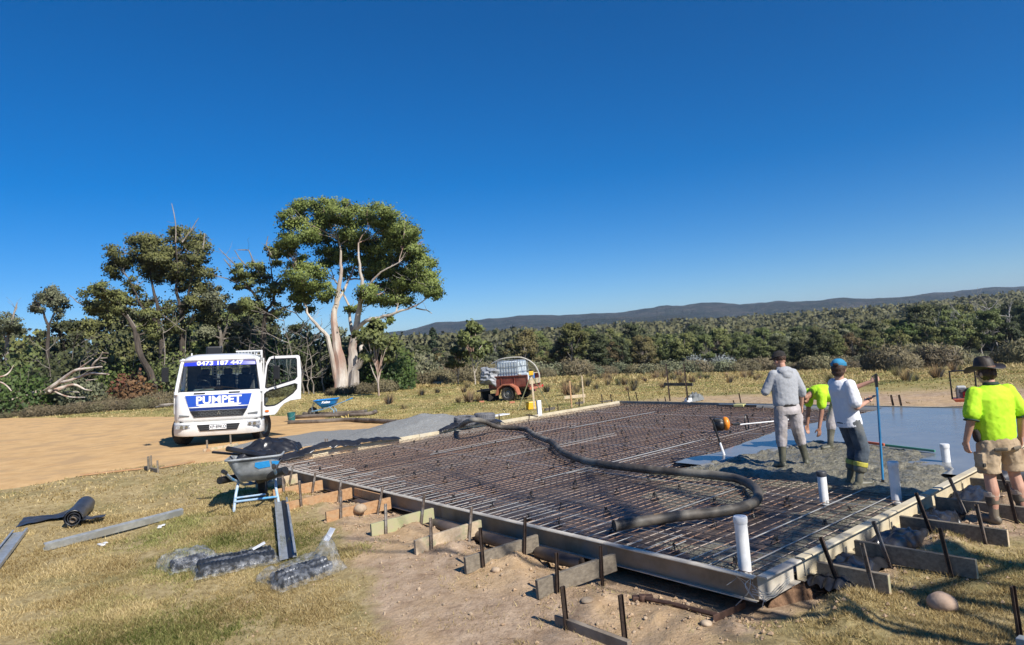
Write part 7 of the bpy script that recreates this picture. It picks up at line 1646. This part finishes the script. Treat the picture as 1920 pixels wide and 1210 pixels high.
# local: x = along the side seen at left (towards the drawbar = -x), y = away
def tbox(nm, c, sz, m, bev=.006, R=None, par=None): q = MB(); q.box(c, sz, R); return q.build(nm, m, par or T_, bevel=bev)
tbox('floor', (0, .0, .62), (2.1, 1.25, .06), m_tred); tbox('side_panel', (0, -.63, .88), (2.1, .03, .5), m_tred); tbox('side_panel', (0, .63, .88), (2.1, .03, .5), m_tred); tbox('front_panel', (-1.05, 0, .88), (.03, 1.25, .5), m_tred)
for x in (-1.0, -.35, .35, 1.02): tbox('side_post', (x, -.655, .88), (.05, .03, .54), m_tred)
q = MB()
for y in (-.665,): q.beam((-1.05, y, 1.13), (1.05, y, 1.13), .05, .04)
q.beam((-1.05, .665, 1.13), (1.05, .665, 1.13), .05, .04); q.build('top_rail', m_tred, T_)
q = MB(); q.prism([(-.6, .28), (-.48, .62), (-.2, .78), (.2, .78), (.48, .62), (.6, .28), (.54, .28), (.42, .57), (.17, .73), (-.17, .73), (-.42, .57), (-.54, .28)], (.05, -.95, 0), (1, 0, 0), (0, 0, 1), -.32); q.build('mudguard', mat('mudguard_red', (.36, .12, .07), (.45, .17, .10), rough=.5, scale=6), T_, bevel=.004)
q = MB(); q.prism([(-.6, .28), (-.48, .62), (-.2, .78), (.2, .78), (.48, .62), (.6, .28), (.54, .28), (.42, .57), (.17, .73), (-.17, .73), (-.42, .57), (-.54, .28)], (.05, .63, 0), (1, 0, 0), (0, 0, 1), -.32); q.build('mudguard', m_tred, T_, bevel=.004)
wheel(T_, (.05, -.80, .33), .33, .2, rz=math.pi / 2); wheel(T_, (.05, .80, .33), .33, .2, rz=math.pi / 2)
tbox('axle', (.05, 0, .36), (.08, 1.5, .08), m_dirtyg); tbox('chassis_rail', (0, -.4, .55), (2.3, .07, .09), m_dirtyg); tbox('chassis_rail', (0, .4, .55), (2.3, .07, .09), m_dirtyg)
q = MB(); q.beam((-1.05, -.4, .52), (-2.1, 0, .45), .07, .08); q.beam((-1.05, .4, .52), (-2.1, 0, .45), .07, .08); q.tube([(-1.9, .05, .0), (-1.9, .05, .6)], .03, 8); q.build('drawbar', m_dirtyg, T_)
tbox('tail_bar', (1.13, 0, .52), (.06, 1.35, .10), mat('tail_bar_paint', (.42, .14, .09), (.50, .20, .13), rough=.5, scale=6))
for y in (-.55, .58): q = MB(); q.lathe([(.05, 0), (.05, .05), (.01, .06)], c=(1.14, y, .55), n=12, axis='X'); q.build('tail_lamp', mat('tail_red', (.65, .03, .03), rough=.2, coat=.4), T_, smooth=True)
tbox('tailboard', (1.08, .0, .82), (.035, 1.15, .24), m_wp)
ib = empty('water_tank', (0, 0, 0), 0, 'white plastic water tank in a steel cage standing in the red trailer', 'water tank'); ib.location = T_.location + Rz(-28) @ V3((-.08, 0, .66)); ib.rotation_euler = T_.rotation_euler
q = MB(); q.box((0, 0, .62), (1.15, .96, 1.05)); q.build('bottle', m_ibc, ib, bevel=.09, seg=3)
q = MB(); q.lathe([(.11, 0), (.11, .05), (.001, .055)], c=(0, 0, 1.14), n=14); q.build('lid', m_trim, ib, smooth=True)
for s_ in (-1, 1):
    for k in range(9): q = MB(); x = -.58 + k * .145; q.tube([(x, s_ * .51, .1), (x, s_ * .51, 1.18)], .011, 5); q.build('cage_bar', m_cage, ib)
    for k in range(7): q = MB(); y = -.48 + k * .16; q.tube([(s_ * .60, y, .1), (s_ * .60, y, 1.18)], .011, 5); q.build('cage_bar', m_cage, ib)
for z in (.12, .38, .64, .90, 1.18):
    q = MB(); q.tube([(-.60, -.51, z), (.60, -.51, z), (.60, .51, z), (-.60, .51, z), (-.60, -.51, z)], .013, 5); q.build('cage_ring', m_cage, ib)
tl = crumple('tarpaulin', (0, 0, 0), (1.0, .85), mat('silver_tarp', (.20, .21, .22), (.38, .39, .41), rough=.5, scale=6, c3=(.20, .21, .22)), 'silver grey tarpaulin hanging from the left end of the water tank', 'tarpaulin', 41, 0, .32, 34)
tl.location = T_.location + Rz(-28) @ V3((-1.05, -.50, 1.15)); tl.rotation_euler = (math.radians(80), math.radians(8), math.radians(-34))
tl = crumple('dark_cover', (0, 0, 0), (.85, .9), m_black, 'black cover on the drawbar end of the trailer', 'cover', 43, 0, .5, 26); tl.location = T_.location + Rz(-28) @ V3((-1.3, .0, .78)); tl.rotation_euler = (0, 0, .4)
q = MB(); hpz = [V3(v) for v in ((-.9, -.45, 1.75), (-.4, -.50, 1.93), (.2, -.45, 1.98), (.75, -.35, 1.92), (1.2, -.2, 1.6), (1.38, -.1, 1.1), (1.30, -.1, .75))]
q.tube(smooth_path([T_.location + Rz(-28) @ v for v in hpz], 6), .03, 8); q.build('water_hose', mat('hose_pale', (.45, .42, .36), (.60, .57, .50), rough=.5, scale=9), smooth=True, label='pale water hose looped over the tank and down behind the trailer', cat='hose')
o = MB(); o.box((0, 0, 0), (.32, .36, .30)); o = o.build('jerry_can', mat('jerry_blue', (.07, .22, .55), rough=.4), bevel=.04, label='blue plastic container on the back of the trailer', cat='container'); o.location = T_.location + Rz(-28) @ V3((.80, .1, 1.05)); o.rotation_euler = T_.rotation_euler
o = MB(); o.box((0, 0, 0), (.42, .34, .42)); o = o.build('white_box', m_ibc, bevel=.03, label='white box beside the blue container in the trailer', cat='box'); o.location = T_.location + Rz(-28) @ V3((.78, -.34, 1.02)); o.rotation_euler = T_.rotation_euler
plank(T_.location + Rz(-28) @ V3((.55, -.60, 1.18)), T_.location + Rz(-28) @ V3((.95, .62, 1.18)), .12, .03, m_wp, 'pale timber plank lying across the back of the trailer')
# fuel can and bricks on the ground by the trailer
p = G(912, 751); o = MB(); o.box((0, 0, .28), (.42, .30, .56)); o = o.build('fuel_drum', m_trim, bevel=.03, label='black square drum on the grass left of the trailer', cat='drum'); o.location = p; o.rotation_euler = (0, 0, .2)
p2 = G(926, 752); o = MB(); o.box((0, 0, .17), (.50, .4, .34)); o = o.build('battery_box', m_black, bevel=.03, label='low black box beside the square drum, under the drawbar', cat='box'); o.location = p2; o.rotation_euler = (0, 0, .1)
m_brick = mat('red_brick', (.42, .15, .08), (.52, .22, .13), rough=.9, scale=12)
for px, py, l in ((903, 755, 'red brick on the grass left of the trailer by the square drum'), (960, 756, 'red brick against the trailer wheel')):
    q = MB(); q.box(G(px, py, .035), (.23, .11, .076), Rz(15)); q.build('brick', m_brick, bevel=.004, label=l, cat='brick')

# ---- laser level on its tripod, yellow case, white box
lp = G(1001, 768); lz = empty('laser_level', (lp.x, lp.y, lp.z), 0, 'yellow laser level on a timber tripod between the trailer and the slab', 'laser level')
m_yel = mat('survey_yellow', (.75, .42, .02), (.82, .50, .04), rough=.4, scale=9)
m_tri = mat('tripod_olive', (.13, .14, .06), (.24, .22, .12), rough=.6, scale=6)
for a_, m_, w_ in ((math.radians(200), m_tri, .03), (math.radians(-20), m_tri, .03), (math.radians(-88), m_wp, .06)):
    q = MB(); q.beam((.04 * math.cos(a_), .04 * math.sin(a_), 1.16), (.62 * math.cos(a_), .40 * math.sin(a_), .0), w_, w_); q.build('tripod_leg', m_, lz)
q = MB(); q.lathe([(.07, 1.13), (.08, 1.16), (.08, 1.19), (.03, 1.2)], n=14); q.build('tripod_head', m_grey, lz, smooth=True)
q = MB(); q.box((0, 0, 1.28), (.17, .17, .15)); q.build('instrument_body', m_yel, lz, bevel=.02)
q = MB(); q.lathe([(.05, 1.355), (.05, 1.40), (.055, 1.41), (.001, 1.42)], n=12); q.build('rotor_head', m_trim, lz, smooth=True)
q = MB(); q.box((0, 0, .14), (.34, .2, .28)); o = q.build('instrument_case', m_yel, bevel=.03, label='yellow plastic case at the foot of the tripod', cat='case'); o.location = G(996, 768); o.rotation_euler = (0, 0, .2)
q = MB(); q.box((0, 0, .23), (.13, .09, .46)); wb = q.build('junction_box', m_pvc, bevel=.01, label='white upright box standing against the left form by the tripod', cat='box'); wb.location = P(1012, 780, -.05); wb.rotation_euler = (0, 0, .4)
q = MB(); q.beam(P(986, 778, .02), P(1008, 781, .02), .03, .025); q.beam(P(992, 784, -.02), P(992, 776, .1), .02, .02); q.build('clamp', m_steeld, label='dark clamp on the left form beside the white box', cat='clamp')

# ---- plate compactor
cp = P(1790, 762, -.12); cm = empty('plate_compactor', (cp.x + .55, cp.y + .45, -.10), math.radians(-25), 'red plate compactor with a tall black handle frame at the back of the wet concrete', 'plate compactor')
cm.scale = (.72, .72, .74)
q = MB(); q.loft([[V3((x * .30, y * .25, .03)) for x, y in ((-1, -1), (1, -1), (1, 1), (-1, 1))], [V3((x * .36, y * .32, .13)) for x, y in ((-1, -1), (1, -1), (1, 1), (-1, 1))]]); q.build('base_plate', mat('compactor_orange', (.62, .16, .09), (.50, .12, .07), rough=.5, scale=8), cm, bevel=.01)
m_cred = mat('engine_red', (.42, .02, .02), rough=.35, coat=.3)
q = MB(); q.box((.10, -.05, .27), (.34, .26, .2)); q.build('guard', m_cred, cm, bevel=.03)
q = MB(); q.box((-.06, 0, .29), (.34, .30, .32)); q.box((-.08, -.14, .38), (.10, .06, .10)); [q.box((-.08, -.135, .25 + k * .03), (.24, .02, .012)) for k in range(5)]; q.build('engine', mat('engine_dark', (.06, .06, .065), (.16, .16, .17), rough=.5, scale=14), cm, bevel=.01)
q = MB(); q.box((-.08, 0, .49), (.26, .20, .09)); q.build('fuel_tank', m_grey if False else mat('tank_pale', (.55, .55, .53), rough=.4), cm, bevel=.03)
q = MB(); q.lathe([(.08, 0), (.08, -.10), (.02, -.11)], c=(.10, -.14, .40), n=14, axis='Y'); q.build('air_filter', m_trim, cm, smooth=True)
q = MB(); q.tube(smooth_path([V3(v) for v in ((-.36, .05, .1), (-.36, .03, .5), (-.36, .0, .96), (-.30, .0, 1.02), (.30, .0, 1.02), (.36, .0, .96), (.36, .03, .5), (.36, .05, .1))], 3), .026, 8); q.build('handle_frame', m_trim, cm, smooth=True)

# ---- screed rails on the concrete
def rail(a, b, z, r, m, label): q = MB(); q.beam(P(*a, z), P(*b, z), r * 1.6, r * 2); return q.build('screed_bar', m, bevel=.005, label=label, cat='screed bar')
rail((1588, 825), (1658, 834), .02, .02, mat('bar_red', (.55, .12, .05), rough=.5), 'red screed bar lying on the concrete behind the man in the white t-shirt'); rail((1660, 835), (1753, 846), .02, .018, mat('bar_green', (.06, .24, .17), rough=.5), 'green screed bar lying on the concrete right of the blue pole')

# ---- concrete vibrator and shovel on the mesh
vb = empty('concrete_vibrator', (0, 0, 0), 0, 'orange and black power screed with a long white shaft lying on the mesh', 'power tool')
m_or = mat('tool_orange', (.85, .27, .02), rough=.4, coat=.2)
c0 = P(1350, 797, .10); c1 = P(1372, 796, .10); c2 = P(1452, 790, .05)
q = Vol(); q.ell(c0, (.13, .12, .13)); q.ell(c0 + V3((-.08, .02, -.07)), (.07, .08, .07)); q.box(c0 + V3((-.03, 0, .11)), (.20, .12, .06)); q.fuse('engine', m_trim, vb, .012, 1)
q = Vol(); q.ell(c0 + V3((.12, .0, .02)), (.085, .15, .15)); q.fuse('orange_cover', m_or, vb, .012, 2)
q = MB(); q.tube([c1 + V3((.0, .0, -.02)), c2 + V3((.0, 0, 0)), P(1500, 784, .02)], .013, 8); q.build('shaft', m_pvc, vb, smooth=True)
q = MB(); rc = P(1400, 793, .08); q.tube([rc + V3((0.12 * math.cos(a) * .5, 0.12 * math.cos(a) * .6, .17 * math.sin(a))) for a in np.linspace(0, 2 * math.pi, 17)], .014, 6); q.build('handle_ring', m_trim, vb, smooth=True)
q = MB(); q.beam(c1, c1 + (c2 - c1) * .18, .06, .05); q.build('grip', m_trim, vb, bevel=.01)
sh = empty('shovel', (0, 0, 0), 0, 'shovel standing in the wet concrete before the orange tool, its lower shaft pale', 'shovel')
b0 = P(1360, 860, -.08); tt = (b0.y + .02) / ray(1336, 789)[1]; dd = ray(1336, 789); t0 = V3((dd[0] * tt, dd[1] * tt, dd[2] * tt + H))
q = MB(); q.tube([b0 + (t0 - b0) * .42, t0], .017, 8); q.build('shaft', m_trim, sh, smooth=True)
q = MB(); q.tube([b0, b0 + (t0 - b0) * .42], [.024, .018], 8); q.build('socket', m_pvc, sh, smooth=True)
q = MB(); q.tube([t0 + V3((-.05, 0, .06)), t0, t0 + V3((.06, 0, .06)), t0 + V3((-.05, 0, .06))], .012, 6); q.build('handle', m_trim, sh, smooth=True)
q = MB(); q.prism([(-.09, .05), (.09, .05), (.10, -.12), (0, -.18), (-.10, -.12)], b0 + V3((0, 0, .0)), (1, 0, 0), (0, .1, 1), .006); q.build('blade', m_galv, sh)

# ---- bucket by the truck
p = G(547, 792); bk = empty('bucket', p, 0, 'dark green bucket on the gravel between the truck and the hoses', 'bucket')
q = MB(); q.lathe([(.001, .0), (.125, .0), (.155, .36), (.16, .36), (.162, .38), (.148, .38), (.12, .02)], n=22, cap=False); q.build('pail', mat('bucket_green', (.01, .10, .11), (.02, .15, .16), rough=.5, scale=9), bk, smooth=True)
q = MB(); q.tube([(-.155, 0, .33), (-.12, -.14, .22), (0, -.19, .18), (.12, -.14, .22), (.155, 0, .33)], .005, 5); q.build('bail', m_galv, bk, smooth=True)

# ---- clutter behind the man in the hat
plank(S(-.55, 5.6, -.02), S(-1.9, 5.9, -.04), .10, .05, m_wp, 'pale board lying over the supports right of the man in the hat'); plank(S(-.4, 6.6, .06), S(-2.6, 6.3, .02), .04, .20, m_wd, 'wide brown board behind the boots of the man in the hat')
plank(S(-.5, 7.4, .10), S(-2.8, 7.0, .08), .05, .06, mat('rail_green', (.03, .25, .17), rough=.45), 'green steel rail among the boards at the right edge', name='steel_rail', cat='rail'); plank(S(-.5, 7.0, -.05), S(-2.8, 6.7, -.07), .05, .22, m_wd, 'dark board under the green rail at the right edge')
q = MB(); q.box(S(-1.7, 8.1, .06), (.5, .4, .28), Rz(30)); q.build('tool_box', m_wd, bevel=.01, label='brown tool box among the boards at the right edge', cat='box')
q = MB(); q.box(S(-1.5, 7.75, .22), (.35, .12, .05), Rz(30)); q.build('red_tool', m_cred, bevel=.02, label='red tool lying on the box at the right edge', cat='tool')
q = MB(); q.tube(smooth_path([S(-.35, 5.2, -.10), S(-.55, 5.7, -.02), S(-.45, 6.3, -.08)], 5), .11, 14); q.build('plastic_roll', m_film, smooth=True, label='grey roll of plastic behind the knees of the man in the hat', cat='plastic roll')
crumple('jacket', tuple(S(-1.55, 6.35, -.1)), (.5, .4), mat('cloth_dark', (.03, .03, .035), rough=.9), 'dark cloth bundle on the ground right of the man in the hat', 'cloth', 51, .2, .2, 20)

# ---- fallen dead tree and brush at the left
def fallen(zoomo, s, paths, Y, label, m):
    e = empty('fallen_tree', (0, 0, 0), 0, label, 'fallen tree'); first = True
    for pth in paths:
        pts = []
        for i, (x, y, r) in enumerate(pth):
            d = ray(zoomo[0] + x / s, zoomo[1] + y / s); Yk = Y + RNG.normal(0, .15) + (i * .1 if first else -i * .25); t = Yk / d[1]; pts.append(V3((d[0] * t, Yk, d[2] * t + H)))
        sp_ = smooth_path(pts, 4); rs = []
        for i in range(len(pth) - 1):
            for k in range(4): rs.append(pth[i][2] + (pth[i + 1][2] - pth[i][2]) * k / 4)
        rs.append(pth[-1][2]); q = MB(); q.tube(sp_, rs, 8); q.build('trunk' if first else 'branch', m, e, smooth=True); first = False
    return e
m_deadp = mat('bleached_wood', (.42, .35, .29), (.66, .58, .50), rough=.85, scale=4, bump=.01, bscale=14, c3=(.36, .24, .18))
fallen((0, 640), 4.653, [
    [(90, 520, .24), (220, 480, .22), (330, 450, .19), (440, 440, .16), (560, 400, .12), (650, 380, .09), (740, 420, .06), (800, 430, .03)],
    [(400, 435, .17), (450, 400, .15), (520, 350, .13), (600, 290, .11), (670, 250, .09), (780, 235, .07), (890, 222, .04)],
    [(430, 440, .13), (500, 370, .12), (600, 345, .10), (700, 310, .09), (800, 280, .08), (900, 285, .06), (950, 290, .04)],
    [(680, 245, .07), (760, 190, .05), (810, 150, .03)], [(800, 225, .08), (830, 180, .07), (870, 145, .06), (895, 95, .03)], [(860, 150, .04), (935, 145, .02)], [(870, 165, .03), (925, 185, .015)],
    [(480, 440, .06), (560, 475, .05), (640, 490, .05), (740, 490, .03)], [(580, 440, .04), (690, 446, .03)], [(750, 342, .03), (850, 330, .02)], [(890, 100, .03), (945, 105, .015)]],
    50, 'bleached fallen tree with forked bare limbs lying behind the driveway at left', m_deadp)
fallen((0, 640), 4.653, [[(-60, 320, .06), (40, 300, .05), (90, 260, .04), (118, 210, .02)], [(-60, 350, .06), (10, 360, .05), (60, 390, .04), (100, 435, .03)]], 46, 'curved bare branches at the left edge in front of the green bush', m_deadp)
crumple('root_ball', tuple(G(8, 752, -.1)), (2.6, 1.6), mat('root_tan', (.40, .25, .12), (.55, .38, .22), rough=.95, scale=6, bump=.03), 'torn up tan root ball of the fallen tree at the left edge', 'root ball', 61, 0, 1.5, 26)
def litter(px, py, w, h, lm, label, n=900, size=.13):
    p = G(px, py); C = Cards(); a = RNG.uniform(0, 6.28, n); r = np.sqrt(RNG.random(n)); C.place(np.stack([np.cos(a) * r * w / 2, np.sin(a) * r * w * .25, RNG.random(n) * h * (1 - r * .7)], 1), size, .2, .5, RNG.random(n)); o = C.build('leaf_pile', lm, None); o.location = p; return prop(o, label, 'leaf pile')
LF_red = leaf_mat('dead_red_leaves', (.30, .09, .06), (.62, .30, .20), .2, .1); LF_yel = leaf_mat('dead_yellow_leaves', (.42, .24, .06), (.66, .42, .12), .2, .1)
litter(285, 762, 2.2, .7, LF_red, 'heap of dead pinkish red leaves at the foot of the leaning gum'); litter(140, 753, 2.4, .5, LF_red, 'scatter of dead red leaves under the fallen tree', 600); litter(152, 767, 1.0, .35, LF_yel, 'small heap of yellow dead leaves in front of the fallen tree', 400)
fallen((0, 640), 4.653, [[(1390, 560, .06), (1450, 552, .06), (1540, 545, .05)], [(1360, 575, .04), (1480, 560, .03)]], 44, 'thin grey log lying at the edge of the driveway left of the truck', m_barkg)
q = MB(); p = G(320, 748); q.tube([p, p + V3((0, 0, 1.5))], .045, 8); q.build('timber_post', m_wp, smooth=True, label='thin pale post standing left of the truck at the scrub edge', cat='post')
put('scrub', 640, 50.5, .25, 'low grey litter and twigs at the foot of the tallest gum', None, 'scrub', 1.6)
q = MB(); a = G(660, 727, .1); b = G(720, 731, .1); [q.tube(wob(a + V3((RNG.normal(0, .6), RNG.normal(0, .6), 0)), b + V3((RNG.normal(0, 1.5), RNG.normal(0, .6), RNG.uniform(0, .2))), 4, .05), .03, 5) for k in range(7)]
q.build('fallen_branches', m_barkg, smooth=True, label='fallen grey branches on the ground right of the tallest gum', cat='branches', kind='stuff')
# roof glimpsed through the trees
hx, hy2 = at(1017, 190); hz_ = 0; dd = ray(1017, 672); tt = 190 / dd[1]; hz_ = dd[2] * tt + H
fh = empty('house', (hx, hy2, hz_), .3, 'orange brick house glimpsed through the wood above the trailer', 'house'); q = MB(); q.box((0, 0, 0), (6, 5, 3)); q.build('wall', mat('far_brick', (.55, .30, .18), rough=.9), fh); q = MB(); q.prism([(-3.4, 1.5), (0, 3.0), (3.4, 1.5)], (0, -2.8, 0), (1, 0, 0), (0, 0, 1), -5.6); q.build('roof', mat('far_roof', (.45, .30, .22), rough=.8), fh)
# ---- gum trees behind the camera, to the right: they stand outside the picture and shade the near corner
RNG = np.random.default_rng(5)
for (x, y, s, kk) in ((14.5, -5.6, .8, 'olive2'), (7.2, .2, 1.1, 'dead2'), (10.6, -1.9, 1.3, 'sap'), (8.6, -1.2, 1.3, 'dead'), (9.6, .6, 1.2, 'dead2')):
    put(kk, 900, 50, 1, 'gum tree standing to the right behind the camera', 'gum trees behind the camera'); o = None
    # the tree just placed is the newest top-level object of its kind
    o = [q_ for q_ in COL.objects if q_.get('group') == 'gum trees behind the camera'][-1]; o.location = (x, y, -.4); o.scale = (s, s, s)
# ================================================================== AIR
hz_m = bpy.data.materials.new('haze_air'); hz_m.use_nodes = True; nt = hz_m.node_tree; nt.nodes.clear()
ho = N(nt, 'ShaderNodeOutputMaterial'); pv = N(nt, 'ShaderNodeVolumePrincipled'); pv.inputs['Color'].default_value = (.62, .78, 1, 1); pv.inputs['Density'].default_value = .00012; pv.inputs['Anisotropy'].default_value = .2
nt.links.new(pv.outputs[0], ho.inputs['Volume'])
zb = float(gv[:, 2].min()) - 1.0
q = MB(); q.box((0, 0, (zb + 190) / 2), (13400, 13400, 190 - zb)); q.build('haze', hz_m, kind='stuff', label='thin blue haze over the far hills', cat='haze')
# ================================================================== LITTER ON THE GROUND
for k in range(26):
    put('scrub', 4 + k * 12.5 + RNG.normal(0, 4), RNG.uniform(46.5, 49.5), RNG.uniform(.16, .32), ('dry brown brush at the left edge, before the root ball' if k < 3 else 'dry brown brush before the fallen tree' if k < 13 else 'dry brown brush between the fallen tree and the leaning gum' if k < 20 else 'dry brown brush before the leaning gum'), 'dry brush under the fallen tree', 'scrub', 1.5)
def clods(n):
    C = MB(); r_ = np.random.default_rng(91); k = 0
    while k < n:
        u = r_.random()
        if u < .55: s, t = r_.uniform(-.4, 12), -abs(r_.normal(.35, .45)) - .08
        elif u < .8: s, t = -abs(r_.normal(.4, .4)) - .12, r_.uniform(-.3, 9)
        else: s, t = r_.uniform(-1, 9), -r_.uniform(.2, 3.2)
        p = S(s, t); x, y = p.x, p.y; z = tz(x, y); r = r_.uniform(.008, .03) * (1 if u < .8 else .6); k += 1
        d = [V3(q) * r * r_.uniform(.6, 1.2) for q in ((1, 0, 0), (0, 1, 0), (-1, 0, 0), (0, -1, 0), (0, 0, .8), (0, 0, -.8))]; a = r_.uniform(0, 6); M_ = Rz(math.degrees(a))
        C.add([M_ @ q + V3((x, y, z + r * .3)) for q in d], [(0, 1, 4), (1, 2, 4), (2, 3, 4), (3, 0, 4), (1, 0, 5), (2, 1, 5), (3, 2, 5), (0, 3, 5)])
    C.build('soil_clods', mat('soil_clod', (.30, .20, .12), (.50, .36, .23), rough=.95, scale=9, bump=.003), kind='stuff', label='loose clods of dug soil along the outside of the forms', cat='soil')
clods(1500)
rng = np.random.default_rng(93); n = 9000
r = 4.0 * (14 / 4.0) ** rng.random(n); a = rng.uniform(-.45, .75, n); x, y = np.sin(a) * r, np.cos(a) * r; s, t = st(x, y)
k = ~((s > -.1) & (t > -.1) & (s < LS) & (t < LT)) & (polydist(x, y, ROAD) < -.2); x, y = x[k], y[k]; n = len(x); z = terrain(x, y) + .006
th = rng.uniform(0, 6.28, n); L = rng.uniform(.02, .09, n); w = rng.uniform(.001, .003, n); d = np.stack([np.cos(th) * L, np.sin(th) * L, rng.uniform(0, .25, n) * L], 1); e = np.stack([-np.sin(th) * w, np.cos(th) * w, np.zeros(n)], 1); b = np.stack([x, y, z], 1)
o = npmesh('straw_litter', np.stack([b - e, b + e, b + d], 1).reshape(-1, 3), np.arange(3 * n).reshape(-1, 3), m_grass, attrs={'tint': ('POINT', np.repeat(np.clip(rng.normal(.5, .35, n), 0, 1), 3)), 'green': ('POINT', np.zeros(3 * n))})
prop(o, 'dry straw and twigs strewn over the bare dirt and grass', 'straw', kind='stuff')
bpy.context.view_layer.update()
